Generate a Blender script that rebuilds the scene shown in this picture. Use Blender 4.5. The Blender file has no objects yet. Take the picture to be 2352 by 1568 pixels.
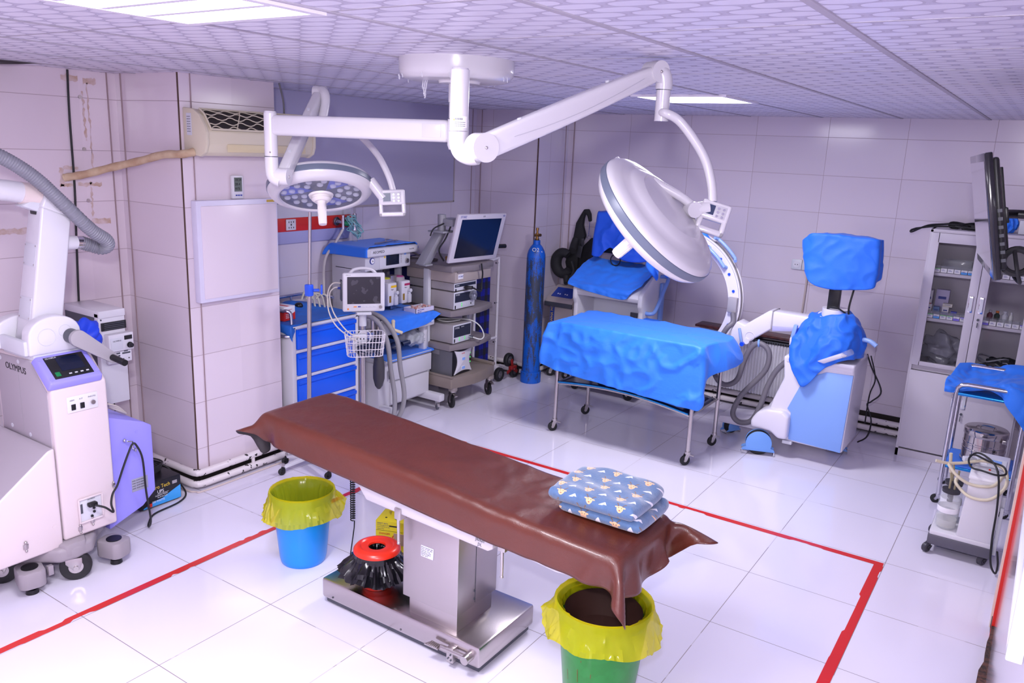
import bpy, bmesh, math, random
import numpy as np
from mathutils import Vector, Matrix, Euler, Quaternion
random.seed(7)
SC = bpy.context.scene
COL = SC.collection
PI = math.pi

# ------------------------------------------------------------------ materials
def lin(c):
    o = []
    for v in c[:3]:
        v = v / 255.0
        o.append(v / 12.92 if v <= 0.04045 else ((v + 0.055) / 1.055) ** 2.4)
    return (o[0], o[1], o[2], 1.0)

MATS = {}
def mat(name, color=(200, 200, 200), rough=0.5, metal=0.0, spec=0.5, coat=0.0, emit=0.0, trans=0.0, alpha=1.0, sheen=0.0, bump=0.0, bscale=40.0, vary=0.0, vscale=6.0, vcol=None, aniso=0.0):
    if name in MATS:
        return MATS[name]
    m = bpy.data.materials.new(name); m.use_nodes = True
    nt = m.node_tree; b = nt.nodes['Principled BSDF']
    b.inputs['Base Color'].default_value = lin(color)
    b.inputs['Roughness'].default_value = rough
    b.inputs['Metallic'].default_value = metal
    b.inputs['Specular IOR Level'].default_value = spec
    b.inputs['Coat Weight'].default_value = coat
    b.inputs['Coat Roughness'].default_value = 0.08
    b.inputs['Transmission Weight'].default_value = trans
    b.inputs['Alpha'].default_value = alpha
    b.inputs['Sheen Weight'].default_value = sheen
    if emit:
        b.inputs['Emission Color'].default_value = lin(color)
        b.inputs['Emission Strength'].default_value = emit
    if bump or vary:
        tc = nt.nodes.new('ShaderNodeTexCoord')
        if bump:
            n = nt.nodes.new('ShaderNodeTexNoise'); n.inputs['Scale'].default_value = bscale; n.inputs['Detail'].default_value = 4
            nt.links.new(tc.outputs['Object'], n.inputs['Vector'])
            bp = nt.nodes.new('ShaderNodeBump'); bp.inputs['Strength'].default_value = bump; bp.inputs['Distance'].default_value = 0.01
            nt.links.new(n.outputs['Fac'], bp.inputs['Height']); nt.links.new(bp.outputs['Normal'], b.inputs['Normal'])
        if vary:
            n2 = nt.nodes.new('ShaderNodeTexNoise'); n2.inputs['Scale'].default_value = vscale; n2.inputs['Detail'].default_value = 6
            nt.links.new(tc.outputs['Object'], n2.inputs['Vector'])
            r = nt.nodes.new('ShaderNodeValToRGB'); r.color_ramp.elements[0].position = 0.5 - vary / 2; r.color_ramp.elements[1].position = 0.5 + vary / 2
            r.color_ramp.elements[0].color = lin(color); r.color_ramp.elements[1].color = lin(vcol or color)
            nt.links.new(n2.outputs['Fac'], r.inputs['Fac']); nt.links.new(r.outputs['Color'], b.inputs['Base Color'])
    MATS[name] = m
    return m

class NT:
    """tiny expression helper on a material's node tree"""
    def __init__(s, m):
        s.nt = m.node_tree; s.b = s.nt.nodes['Principled BSDF']
    def new(s, t): return s.nt.nodes.new(t)
    def link(s, a, b): s.nt.links.new(a, b)
    def m(s, op, a, b=None, c=None):
        n = s.new('ShaderNodeMath'); n.operation = op
        for i, v in enumerate((a, b, c)):
            if v is None: continue
            if isinstance(v, (int, float)): n.inputs[i].default_value = v
            else: s.link(v, n.inputs[i])
        return n.outputs[0]
    def co(s):
        t = s.new('ShaderNodeTexCoord'); x = s.new('ShaderNodeSeparateXYZ'); s.link(t.outputs['Object'], x.inputs[0])
        return t.outputs['Object'], x.outputs[0], x.outputs[1], x.outputs[2]
    def noise(s, v, scale, detail=4, rough=0.5):
        n = s.new('ShaderNodeTexNoise'); n.inputs['Scale'].default_value = scale; n.inputs['Detail'].default_value = detail; n.inputs['Roughness'].default_value = rough
        s.link(v, n.inputs['Vector']); return n.outputs['Fac']
    def mix(s, f, a, b):
        n = s.new('ShaderNodeMix'); n.data_type = 'RGBA'
        if isinstance(f, (int, float)): n.inputs[0].default_value = f
        else: s.link(f, n.inputs[0])
        for i, v in ((6, a), (7, b)):
            if isinstance(v, tuple): n.inputs[i].default_value = lin(v)
            else: s.link(v, n.inputs[i])
        return n.outputs[2]
    def bump(s, h, strength=0.3, dist=0.002):
        n = s.new('ShaderNodeBump'); n.inputs['Strength'].default_value = strength; n.inputs['Distance'].default_value = dist
        s.link(h, n.inputs['Height']); s.link(n.outputs['Normal'], s.b.inputs['Normal'])
    def line(s, c, period, off, w):
        """1 on a joint of width w every period"""
        f = s.m('FRACT', s.m('DIVIDE', s.m('SUBTRACT', c, off - w / 2), period))
        return s.m('LESS_THAN', f, w / period)

# ------------------------------------------------------------------ mesh builder
def frame(x, y, z=0.0, rz=0.0):
    return Matrix.Translation((x, y, z)) @ Matrix.Rotation(rz, 4, 'Z')

def basis(o, xa, za):
    """matrix with local z along za, local x near xa"""
    z = Vector(za).normalized(); x = Vector(xa); x = (x - z * x.dot(z)).normalized(); y = z.cross(x)
    m = Matrix((x, y, z)).transposed().to_4x4(); m.translation = Vector(o)
    return m

def spline(pts, n=6, closed=False):
    P = [Vector(p) for p in pts]; out = []
    N = len(P); rng = N if closed else N - 1
    for i in range(rng):
        if closed: a, b, c, d = P[(i - 1) % N], P[i], P[(i + 1) % N], P[(i + 2) % N]
        else: a, b, c, d = P[max(i - 1, 0)], P[i], P[i + 1], P[min(i + 2, N - 1)]
        for k in range(n):
            t = k / n
            out.append(0.5 * ((2 * b) + (c - a) * t + (2 * a - 5 * b + 4 * c - d) * t * t + (3 * b - a - 3 * c + d) * t ** 3))
    if not closed: out.append(P[-1])
    return out

class G:
    def __init__(s, m=None):
        s.bm = bmesh.new(); s.M = m
    def _bev(s, verts, bev, seg=2):
        if bev <= 0: return
        es = list({e for v in verts for e in v.link_edges})
        bmesh.ops.bevel(s.bm, geom=es, offset=bev, segments=seg, affect='EDGES', profile=0.5, clamp_overlap=True)
    def box(s, x0, x1, y0, y1, z0, z1, bev=0.0, seg=2):
        vs = [s.bm.verts.new((x, y, z)) for z in (z0, z1) for x, y in ((x0, y0), (x1, y0), (x1, y1), (x0, y1))]
        for f in ((3, 2, 1, 0), (4, 5, 6, 7), (0, 1, 5, 4), (1, 2, 6, 5), (2, 3, 7, 6), (3, 0, 4, 7)):
            s.bm.faces.new([vs[i] for i in f])
        s._bev(vs, bev, seg); return s
    def obox(s, c, size, m, bev=0.0, seg=2):
        """box of given size centred on c in the 3x3/4x4 orientation m"""
        m3 = m.to_3x3(); c = Vector(c); vs = []
        for z in (-.5, .5):
            for x, y in ((-.5, -.5), (.5, -.5), (.5, .5), (-.5, .5)):
                vs.append(s.bm.verts.new(c + m3 @ Vector((x * size[0], y * size[1], z * size[2]))))
        for f in ((3, 2, 1, 0), (4, 5, 6, 7), (0, 1, 5, 4), (1, 2, 6, 5), (2, 3, 7, 6), (3, 0, 4, 7)):
            s.bm.faces.new([vs[i] for i in f])
        s._bev(vs, bev, seg); return s
    def hexa(s, bottom, top, bev=0.0, seg=2):
        """eight-corner solid: four bottom corners, four top corners (counter-clockwise from above)"""
        vs = [s.bm.verts.new(p) for p in list(bottom) + list(top)]
        for f in ((3, 2, 1, 0), (4, 5, 6, 7), (0, 1, 5, 4), (1, 2, 6, 5), (2, 3, 7, 6), (3, 0, 4, 7)):
            s.bm.faces.new([vs[i] for i in f])
        s._bev(vs, bev, seg); return s
    def prism(s, poly, ax, a0, a1, bev=0.0, seg=2):
        def P(u, v, a):
            return (a, u, v) if ax == 'x' else (u, a, v) if ax == 'y' else (u, v, a)
        A = [s.bm.verts.new(P(u, v, a0)) for u, v in poly]; B = [s.bm.verts.new(P(u, v, a1)) for u, v in poly]
        n = len(poly)
        fs = [s.bm.faces.new(A), s.bm.faces.new(list(reversed(B)))]
        for i in range(n):
            fs.append(s.bm.faces.new((A[i], B[i], B[(i + 1) % n], A[(i + 1) % n])))
        bmesh.ops.recalc_face_normals(s.bm, faces=fs)
        s._bev(A + B, bev, seg); return s
    def ring(s, c, x, y, r, n):
        return [s.bm.verts.new(c + x * (r * math.cos(2 * PI * i / n)) + y * (r * math.sin(2 * PI * i / n))) for i in range(n)]
    def skin(s, rings, cap=True, closed=False):
        n = len(rings[0]); R = len(rings)
        for k in range(R if closed else R - 1):
            a, b = rings[k], rings[(k + 1) % R]
            for i in range(n):
                s.bm.faces.new((a[i], a[(i + 1) % n], b[(i + 1) % n], b[i]))
        if cap and not closed:
            s.bm.faces.new(list(reversed(rings[0]))); s.bm.faces.new(rings[-1])
        return s
    def cyl(s, p0, p1, r0, r1=None, n=20, cap=True):
        p0, p1 = Vector(p0), Vector(p1); r1 = r0 if r1 is None else r1
        d = (p1 - p0).normalized(); x = d.orthogonal().normalized(); y = d.cross(x)
        return s.skin([s.ring(p0, x, y, r0, n), s.ring(p1, x, y, r1, n)], cap)
    def tube(s, pts, r, n=8, closed=False, sm=0, cap=True):
        if sm: pts = spline(pts, sm, closed)
        P = [Vector(p) for p in pts]; N = len(P); rings = []
        t0 = (P[1] - P[0]).normalized(); x = t0.orthogonal().normalized()
        for i in range(N):
            if closed: t = (P[(i + 1) % N] - P[i - 1]).normalized()
            else: t = (P[min(i + 1, N - 1)] - P[max(i - 1, 0)]).normalized()
            x = (x - t * x.dot(t))
            x = x.normalized() if x.length > 1e-6 else t.orthogonal().normalized()
            y = t.cross(x)
            rr = r(i / (N - 1)) if callable(r) else r
            rings.append(s.ring(P[i], x, y, rr, n))
        return s.skin(rings, cap, closed)
    def lathe(s, prof, c=(0, 0), n=32, m=None, fn=None, cap=False):
        """prof: (r, z); fn(angle, k) -> (dr, dz)"""
        rings = []
        for k, (r, z) in enumerate(prof):
            ring = []
            for i in range(n):
                a = 2 * PI * i / n; rr, zz = r, z
                if fn:
                    dr, dz = fn(a, k); rr += dr; zz += dz
                v = Vector((rr * math.cos(a), rr * math.sin(a), zz))
                v = (m @ v) if m is not None else v + Vector((c[0], c[1], 0))
                ring.append(s.bm.verts.new(v))
            rings.append(ring)
        return s.skin(rings, cap)
    def sph(s, c, r, sc=(1, 1, 1), u=16, v=10):
        m = Matrix.Translation(c) @ Matrix.Diagonal((r * sc[0], r * sc[1], r * sc[2], 1))
        bmesh.ops.create_uvsphere(s.bm, u_segments=u, v_segments=v, radius=1, matrix=m); return s
    def torus(s, c, R, r, axis=(0, 0, 1), n=24, k=8):
        z = Vector(axis).normalized(); x = z.orthogonal().normalized(); y = z.cross(x)
        return s.tube([Vector(c) + x * (R * math.cos(2 * PI * i / n)) + y * (R * math.sin(2 * PI * i / n)) for i in range(n)], r, k, True)
    def grid(s, P):
        n, m = len(P), len(P[0])
        V = [[s.bm.verts.new(P[i][j]) for j in range(m)] for i in range(n)]
        for i in range(n - 1):
            for j in range(m - 1):
                s.bm.faces.new((V[i][j], V[i + 1][j], V[i + 1][j + 1], V[i][j + 1]))
        return s
    def poly(s, pts):
        s.bm.faces.new([s.bm.verts.new(p) for p in pts]); return s
    def done(s, name, mt, parent=None, sharp=38, flat=False):
        me = bpy.data.meshes.new(name)
        if s.M is not None: s.bm.transform(s.M)
        if parent is not None:
            r = parent
            while r.parent: r = r.parent
            s.bm.transform(ROOT[r.name].inverted())
        s.bm.normal_update(); s.bm.to_mesh(me); s.bm.free()
        for mm in (mt if isinstance(mt, (list, tuple)) else [mt]): me.materials.append(mm)
        if not flat:
            me.polygons.foreach_set('use_smooth', [True] * len(me.polygons))
            me.set_sharp_from_angle(angle=math.radians(sharp))
        o = bpy.data.objects.new(name, me); COL.objects.link(o)
        if parent is not None: o.parent = parent
        return o

ROOT = {}
def thing(name, label, cat, loc=(0, 0, 0), rz=0.0, group=None):
    o = bpy.data.objects.new(name, None); COL.objects.link(o)
    o.empty_display_size = 0.1
    o.location = loc; o.rotation_euler = (0, 0, rz)
    o['label'] = label; o['category'] = cat
    if group: o['group'] = group
    ROOT[o.name] = Matrix.Translation(loc) @ Matrix.Rotation(rz, 4, 'Z')
    return o
def tag(o, label, cat, group=None, kind=None):
    o['label'] = label; o['category'] = cat
    if group: o['group'] = group
    if kind: o['kind'] = kind
    return o
def struct(o, label=None):
    o['kind'] = 'structure'
    if label: o['label'] = label
    return o
def centre(o):
    """put a single-mesh thing's origin at the middle of its base"""
    me = o.data; vs = [v.co.copy() for v in me.vertices]
    c = Vector(((min(v.x for v in vs) + max(v.x for v in vs)) / 2, (min(v.y for v in vs) + max(v.y for v in vs)) / 2, min(v.z for v in vs)))
    me.transform(Matrix.Translation(-c)); o.location = c
    return o
def dup(root, loc, rz=0.0, label=None, group=None):
    r = root.copy(); COL.objects.link(r); r.location = loc; r.rotation_euler = (0, 0, rz)
    if label: r['label'] = label
    if group: r['group'] = group
    for ch in list(root.children):
        c = ch.copy(); COL.objects.link(c); c.parent = r
        for g in ch.children:
            d = g.copy(); COL.objects.link(d); d.parent = c
    return r

def text(s, size, m, mt, parent, name='lettering', ext=0.0006, align='LEFT', sx=1.0):
    """flat raised lettering; m: local x = reading direction, local z = outward"""
    cu = bpy.data.curves.new('lettering', 'FONT'); cu.body = s; cu.size = size; cu.extrude = ext; cu.align_x = align; cu.align_y = 'CENTER'; cu.resolution_u = 3
    o = bpy.data.objects.new('lettering_curve', cu); COL.objects.link(o)
    dg = bpy.context.evaluated_depsgraph_get(); dg.update()
    me = bpy.data.meshes.new_from_object(o.evaluated_get(dg))
    bpy.data.objects.remove(o); bpy.data.curves.remove(cu)
    me.transform(m @ Matrix.Diagonal((sx, 1, 1, 1)))
    r = parent
    while r.parent: r = r.parent
    me.transform(ROOT[r.name].inverted())
    me.materials.clear(); me.materials.append(mt)
    ob = bpy.data.objects.new(name, me); COL.objects.link(ob); ob.parent = parent
    return ob

# ------------------------------------------------------------------ cloth: sheets that really fall and fold over what they lie on
def cloth(nx, ny, h, init, boxes=(), steps=160, it=14, pins=None, bend=0.25, seed=1, floor=None, fn=None, fric=0.85, noise=0.003, rest=1.0, grav=9.8):
    """nx x ny sheet; init(i, j) -> xyz; boxes: (M, (hx, hy, hz)) solids that hold it up"""
    rng = np.random.RandomState(seed)
    P = np.array([[init(i, j) for j in range(ny)] for i in range(nx)], float)
    P += rng.normal(0, noise, P.shape); Q = P.copy()
    pin = np.zeros((nx, ny), bool)
    if pins:
        for (i, j) in pins: pin[i, j] = True
    P0 = P.copy(); hr = h * rest
    bx = []
    for m, hs in boxes:
        a = np.array(m); bx.append((a[:3, :3], a[:3, 3], np.array(hs, float)))
    def con(di, dj, L, k, off):
        sl = lambda o, d, n: None
        A = (slice(None), slice(None))
        i0 = np.arange(max(0, -di), nx - max(0, di)); j0 = np.arange(max(0, -dj), ny - max(0, dj))
        if di: i0 = i0[(i0 // max(1, abs(di))) % 2 == off]
        else: j0 = j0[(j0 // max(1, abs(dj))) % 2 == off]
        if not len(i0) or not len(j0): return
        I, J = np.ix_(i0, j0)
        a = P[I, J]; b = P[I + di, J + dj]
        d = b - a; l = np.linalg.norm(d, axis=2, keepdims=True) + 1e-9
        c = d * ((l - L) / l) * (0.5 * k)
        wa = (~pin[I, J])[..., None]; wb = (~pin[I + di, J + dj])[..., None]
        P[I, J] = a + c * wa; P[I + di, J + dj] = b - c * wb
    C = [(1, 0, hr, 1.0), (0, 1, hr, 1.0), (1, 1, hr * 2 ** .5, 0.5), (1, -1, hr * 2 ** .5, 0.5), (2, 0, 2 * hr, bend), (0, 2, 2 * hr, bend)]
    dt = 1 / 60.0
    for st in range(steps):
        V = (P - Q) * 0.975; Q = P.copy()
        P += V; P[..., 2] -= grav * dt * dt * (~pin)
        P[pin] = P0[pin]
        for k in range(it):
            for di, dj, L, kk in C:
                con(di, dj, L, kk, 0); con(di, dj, L, kk, 1)
            for R, t, hs in bx:
                q = (P - t) @ R
                ins = hs - np.abs(q)
                inside = (ins > 0).all(axis=2)
                if inside.any():
                    qi = q[inside]; di_ = ins[inside].copy()
                    di_[:, 2] = np.where(qi[:, 2] > 0, di_[:, 2] * 0.6, 9)
                    ax = di_.argmin(axis=1); r = np.arange(len(ax))
                    sg = np.sign(qi[r, ax]); sg[sg == 0] = 1
                    qi[r, ax] = sg * hs[ax]
                    P[inside] = qi @ R.T + t
                    if k == it - 1: Q[inside] = Q[inside] * (1 - fric) + P[inside] * fric
            if fn is not None: fn(P, Q)
            if floor is not None: P[..., 2] = np.maximum(P[..., 2], floor)
    return P

def cloth_mesh(P, name, mt, parent=None, thick=0.0015, levels=1):
    g = G(); g.grid([[tuple(P[i, j]) for j in range(P.shape[1])] for i in range(P.shape[0])])
    o = g.done(name, mt, parent, sharp=180)
    if levels:
        s = o.modifiers.new('smooth', 'SUBSURF'); s.levels = levels; s.render_levels = levels
    if thick:
        s = o.modifiers.new('thickness', 'SOLIDIFY'); s.thickness = thick; s.offset = 0
        if isinstance(mt, (list, tuple)) and len(mt) > 1: s.material_offset = 1
    return o

from mathutils import noise as MN
def crumple(name, label, cat, c, s, mt, seed, parent=None):
    r = random.Random(seed); g = G(); bmesh.ops.create_icosphere(g.bm, subdivisions=4, radius=1); f = [r.uniform(3, 12) for _ in range(6)]
    for v_ in g.bm.verts:
        p = v_.co.copy(); nz = .16 * math.sin(f[0] * p.x + f[1] * p.y) + .12 * math.sin(f[2] * p.y - f[3] * p.z) + .08 * math.sin(f[4] * 2 * p.z + f[5] * p.x)
        q = Vector((p.x * s[0], p.y * s[1], p.z * s[2])) * (1 + nz)
        v_.co = Vector(c) + Vector((q.x, q.y, max(q.z, -s[2])))
    o = g.done(name, mt, parent, sharp=50)
    return tag(centre(o), label, cat) if label else o
def ridge(p, sc, seed):
    """sharp paper-like creases"""
    q = Vector((p[0] * sc + seed * 7.3, p[1] * sc - seed * 3.1, p[2] * sc + seed))
    a = 1 - abs(MN.noise(q)) * 2.2; b = 1 - abs(MN.noise(q * 2.3 + Vector((5, 1, 2)))) * 2.2
    return (a * .65 + b * .35) - .5
def cat1(L, n, closed=False):
    """n points along a smooth curve through L"""
    P = [Vector(p) for p in L]; N = len(P); out = []
    for k in range(n):
        t = k / (n if closed else n - 1) * (N if closed else N - 1); i = int(t); f = t - i
        if not closed and i >= N - 1: i, f = N - 2, 1.0
        g_ = (lambda j: P[j % N]) if closed else (lambda j: P[min(max(j, 0), N - 1)])
        a, b, c, d = g_(i - 1), g_(i), g_(i + 1), g_(i + 2)
        out.append(0.5 * ((2 * b) + (c - a) * f + (2 * a - 5 * b + 4 * c - d) * f * f + (3 * b - a - 3 * c + d) * f ** 3))
    return out
def lin1(L, n):
    P = [Vector(p) for p in L]; d = [0]
    for i in range(1, len(P)): d.append(d[-1] + max((P[i] - P[i - 1]).length, 1e-5))
    out = []
    for k in range(n):
        s = d[-1] * k / (n - 1); i = 0
        while i < len(P) - 2 and d[i + 1] < s: i += 1
        out.append(P[i].lerp(P[i + 1], min(1, (s - d[i]) / (d[i + 1] - d[i]))))
    return out
def sheet(rows, nu, nv, amp, sc, seed, up=None, edge=0.0, straight=False):
    """cloth through a net of control points (rows of points), with creases along its normal; up: keeps creases from sinking"""
    A = [(lin1 if straight else cat1)(r, nv) for r in rows]
    cols = [cat1([A[i][j] for i in range(len(A))], nu) for j in range(nv)]
    P = np.array([[tuple(cols[j][i]) for j in range(nv)] for i in range(nu)])
    return wrinkle(P, amp, sc, seed)
def wrinkle(P, amp, sc, seed, positive=True, wgt=None, closed=False):
    du = np.gradient(P, axis=0); dv = np.gradient(P, axis=1)
    if closed: du = np.roll(P, -1, 0) - np.roll(P, 1, 0)
    nrm = np.cross(du, dv); nrm /= np.linalg.norm(nrm, axis=2, keepdims=True) + 1e-9
    Q = P.copy()
    for i in range(P.shape[0]):
        for j in range(P.shape[1]):
            h = ridge(P[i, j], sc, seed)
            if positive: h = max(0, h + .25)
            Q[i, j] += nrm[i, j] * h * amp * (wgt(i, j) if wgt else 1)
    return Q
def skirt(edge, hem, spine, n, rows, top_rows, amp, sc, seed, bulge=0.0, topamp=None, closed_edge=True, round_=True):
    """drape: closed loop of top-edge points, matching hem points below, spine inside the top"""
    f = cat1 if round_ else None
    E_ = cat1(edge, n, True); H_ = cat1(hem, n, True); S0, S1 = Vector(spine[0]), Vector(spine[1]); d = S1 - S0; L2 = max(d.length_squared, 1e-9)
    P = np.zeros((n, rows + top_rows, 3))
    cen = (S0 + S1) / 2
    for i in range(n):
        e, h = E_[i], H_[i]; t = min(1, max(0, (e - S0).dot(d) / L2)); s = S0 + d * t
        for j in range(top_rows):
            q = s.lerp(e, j / top_rows); P[i, j] = q
        out = Vector((e.x - cen.x, e.y - cen.y, 0)); out = out.normalized() if out.length > 1e-6 else out
        for j in range(rows):
            u = j / (rows - 1); q = e.lerp(h, u) + out * bulge * math.sin(PI * u); P[i, top_rows + j] = q
    W = wrinkle(P, -amp, sc, seed, True, lambda i, j: (topamp if topamp is not None else .5) if j < top_rows else 1.0, True)
    return W
def ring_mesh(P, name, mt, parent=None, thick=.0015, levels=0):
    n = P.shape[0]; g = G(); V = [[g.bm.verts.new(tuple(P[i, j])) for j in range(P.shape[1])] for i in range(n)]
    for i in range(n):
        for j in range(P.shape[1] - 1): g.bm.faces.new((V[i][j], V[i][j + 1], V[(i + 1) % n][j + 1], V[(i + 1) % n][j]))
    bmesh.ops.remove_doubles(g.bm, verts=g.bm.verts[:], dist=.0006)
    bmesh.ops.recalc_face_normals(g.bm, faces=g.bm.faces[:])
    o = g.done(name, mt, parent, sharp=180)
    if levels: s = o.modifiers.new('smooth', 'SUBSURF'); s.levels = levels; s.render_levels = levels
    if thick: s = o.modifiers.new('thickness', 'SOLIDIFY'); s.thickness = thick; s.offset = 0
    return o
# ------------------------------------------------------------------ camera
cam = bpy.data.cameras.new('camera'); cob = bpy.data.objects.new('camera', cam); COL.objects.link(cob)
cam.sensor_width = 36.0; cam.lens = 36.0 * 1852.70 / 2352.0; cam.clip_start = 0.02
_y, _p, _r = -5.82404167e-01, 2.36813961e-01, 4.18500865e-02
fw = Vector((math.sin(_y) * math.cos(_p), math.cos(_y) * math.cos(_p), -math.sin(_p)))
rt = Vector((math.cos(_y), -math.sin(_y), 0)); up = rt.cross(fw)
rt2 = rt * math.cos(_r) + up * math.sin(_r); up2 = up * math.cos(_r) - rt * math.sin(_r)
mm = Matrix((rt2, up2, -fw)).transposed().to_4x4(); mm.translation = (2.8905, -1.7322, 2.2313)
cob.matrix_world = mm
SC.camera = cob

# ------------------------------------------------------------------ plain materials
WHITE = mat('white_enamel', (214, 212, 218), 0.3)
LAMPW = mat('lamp_white', (204, 201, 205), 0.25, coat=0.3)
CREAM = mat('cream_plastic', (214, 205, 180), 0.42)
BEIGE = mat('beige_plastic', (206, 195, 196), 0.45)
PALE = mat('pale_plastic', (204, 205, 212), 0.4)
GREY = mat('grey_plastic', (160, 155, 160), 0.5)
WARMGREY = mat('warm_grey_plastic', (140, 130, 128), 0.5)
DGREY = mat('dark_grey_plastic', (70, 72, 82), 0.42)
BLACK = mat('black_plastic', (20, 20, 23), 0.38)
RUBBER = mat('black_rubber', (26, 26, 29), 0.6)
STEEL = mat('brushed_steel', (196, 190, 188), 0.3, metal=1.0)
CHROME = mat('chrome', (215, 215, 220), 0.12, metal=1.0)
BRASS = mat('brass', (170, 130, 75), 0.35, metal=1.0)
GLOSSBLK = mat('dark_screen', (12, 14, 20), 0.08)
SCREENGREY = mat('grey_screen', (62, 60, 68), 0.16)
SCREENBLUE = mat('blue_black_screen', (14, 22, 46), 0.12)
LILAC = mat('lilac_plastic', (148, 142, 232), 0.4)
BLUEP = mat('pale_blue_plastic', (130, 170, 236), 0.38)
BLUED = mat('bright_blue_plastic', (10, 92, 232), 0.32)
RED = mat('red_plastic', (216, 46, 26), 0.28)
GREENLED = mat('green_button', (30, 190, 70), 0.3)
ORANGE = mat('orange_button', (235, 130, 30), 0.4)
YEL = mat('yellow_card', (226, 206, 20), 0.5)
DRAPE = mat('blue_drape', (38, 122, 236), 0.62, sheen=0.15, bump=0.12, bscale=260)
CARTBLUE = mat('blue_sheet', (36, 104, 196), 0.6, bump=0.1, bscale=200)
NAVY = mat('navy_cloth', (26, 32, 104), 0.8)
PAPER = mat('white_paper', (232, 230, 234), 0.6)
INK = mat('black_ink', (24, 22, 26), 0.6)
INKBLUE = mat('blue_ink', (44, 60, 150), 0.6)
INKGREY = mat('grey_ink', (105, 105, 112), 0.6)
INKRED = mat('red_ink', (205, 40, 36), 0.6)
WHITEINK = mat('white_ink', (236, 236, 240), 0.6)
GREYBLUE = mat('blue_grey_plastic', (96, 104, 122), 0.36)

def glassy(name, color, transp=0.8, rough=0.05, tcol=None):
    """thin clear sheet: part see-through, part glossy"""
    if name in MATS: return MATS[name]
    m = bpy.data.materials.new(name); m.use_nodes = True; nt = m.node_tree; b = nt.nodes['Principled BSDF']
    b.inputs['Base Color'].default_value = lin(color); b.inputs['Roughness'].default_value = rough
    tr = nt.nodes.new('ShaderNodeBsdfTransparent'); tr.inputs[0].default_value = lin(tcol or (255, 255, 255))
    mx = nt.nodes.new('ShaderNodeMixShader'); mx.inputs[0].default_value = transp
    nt.links.new(b.outputs[0], mx.inputs[1]); nt.links.new(tr.outputs[0], mx.inputs[2])
    nt.links.new(mx.outputs[0], nt.nodes['Material Output'].inputs['Surface'])
    MATS[name] = m; return m
GLASS = glassy('clear_glass', (40, 44, 46), 0.9, 0.02)
CLEARP = glassy('clear_plastic', (190, 192, 200), 0.8, 0.1)

# ------------------------------------------------------------------ tiled walls, floor, ceiling
def tile_mat(name, axis, off, base=(216, 203, 211)):
    m = mat(name, base, 0.16, spec=0.5)
    n = NT(m); v, x, y, z = n.co(); h = x if axis == 'x' else y
    jz = n.line(z, 0.308, 0.255, 0.0035); jh = n.line(h, 0.6 if off < 50 else 400.0, off, 0.0035)
    j = n.m('MAXIMUM', jz, jh)
    # every tile a touch lighter or darker
    cx_ = n.m('FLOOR', n.m('DIVIDE', n.m('SUBTRACT', h, off), 0.6)); cz_ = n.m('FLOOR', n.m('DIVIDE', n.m('SUBTRACT', z, 0.255), 0.308))
    cb = n.new('ShaderNodeCombineXYZ'); n.link(cx_, cb.inputs[0]); n.link(cz_, cb.inputs[1])
    wn = n.new('ShaderNodeTexWhiteNoise'); n.link(cb.outputs[0], wn.inputs['Vector'])
    c1 = n.mix(wn.outputs['Value'], base, tuple(min(255, int(c * 1.03)) for c in base))
    col = n.mix(n.m('MULTIPLY', j, .75), c1, (150, 130, 132))
    n.link(col, n.b.inputs['Base Color'])
    n.link(n.m('ADD', n.m('MULTIPLY', j, 0.5), 0.16), n.b.inputs['Roughness'])
    hh = n.m('SUBTRACT', n.m('MULTIPLY', n.noise(v, 1.6, 2), 0.6), n.m('MULTIPLY', j, 1.0))
    n.bump(hh, 0.35, 0.002)
    return m
TWX = tile_mat('wall_tile_back', 'x', 0.02, (207, 197, 208))
TWXC = tile_mat('wall_tile_column_side', 'x', 100)
TWY = tile_mat('wall_tile_column_front', 'y', 100)
TWYL = tile_mat('wall_tile_left', 'y', 100, (217, 204, 211))
TWYR = tile_mat('wall_tile_recess', 'y', 2.09, (206, 198, 211))

mf = mat('floor_tile', (222, 218, 232), 0.12, spec=0.5)
n = NT(mf); v, x, y, z = n.co()
j = n.m('MAXIMUM', n.line(x, 0.6, 0.0, 0.004), n.line(y, 0.6, 0.0, 0.004))
dirt = n.m('GREATER_THAN', n.noise(v, 2.3, 3), 0.42)
c1 = n.mix(n.noise(v, 0.9, 3), (219, 214, 232), (230, 226, 238))
n.link(n.mix(n.m('MULTIPLY', j, n.m('ADD', n.m('MULTIPLY', dirt, 0.4), 0.45)), c1, (128, 116, 116)), n.b.inputs['Base Color'])
n.link(n.m('ADD', n.m('MULTIPLY', j, 0.4), n.m('ADD', 0.07, n.m('MULTIPLY', n.noise(v, 3.5, 4), 0.08))), n.b.inputs['Roughness'])
n.bump(n.m('SUBTRACT', n.m('MULTIPLY', n.noise(v, 1.1, 1), 0.5), n.m('MULTIPLY', j, 1.0)), 0.25, 0.0015)

mc = mat('ceiling_tile', (206, 202, 216), 0.6)
n = NT(mc); v, x, y, z = n.co()
rowf = n.m('DIVIDE', n.m('ADD', y, 0.065), 0.0672); row = n.m('FLOOR', rowf)
colf = n.m('ADD', n.m('DIVIDE', n.m('SUBTRACT', x, .545), 0.15125), n.m('MULTIPLY', n.m('FLOORED_MODULO', row, 2.0), 0.5))
fu = n.m('ABSOLUTE', n.m('SUBTRACT', n.m('FRACT', colf), 0.5)); fv = n.m('ABSOLUTE', n.m('SUBTRACT', n.m('FRACT', rowf), 0.5))
dd = n.m('ADD', n.m('POWER', n.m('DIVIDE', fu, 0.47), 2.6), n.m('POWER', n.m('DIVIDE', fv, 0.52), 2.6))
inside = n.m('LESS_THAN', dd, 0.72); rim = n.m('MULTIPLY', n.m('GREATER_THAN', dd, 0.72), n.m('LESS_THAN', dd, 0.95))
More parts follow.
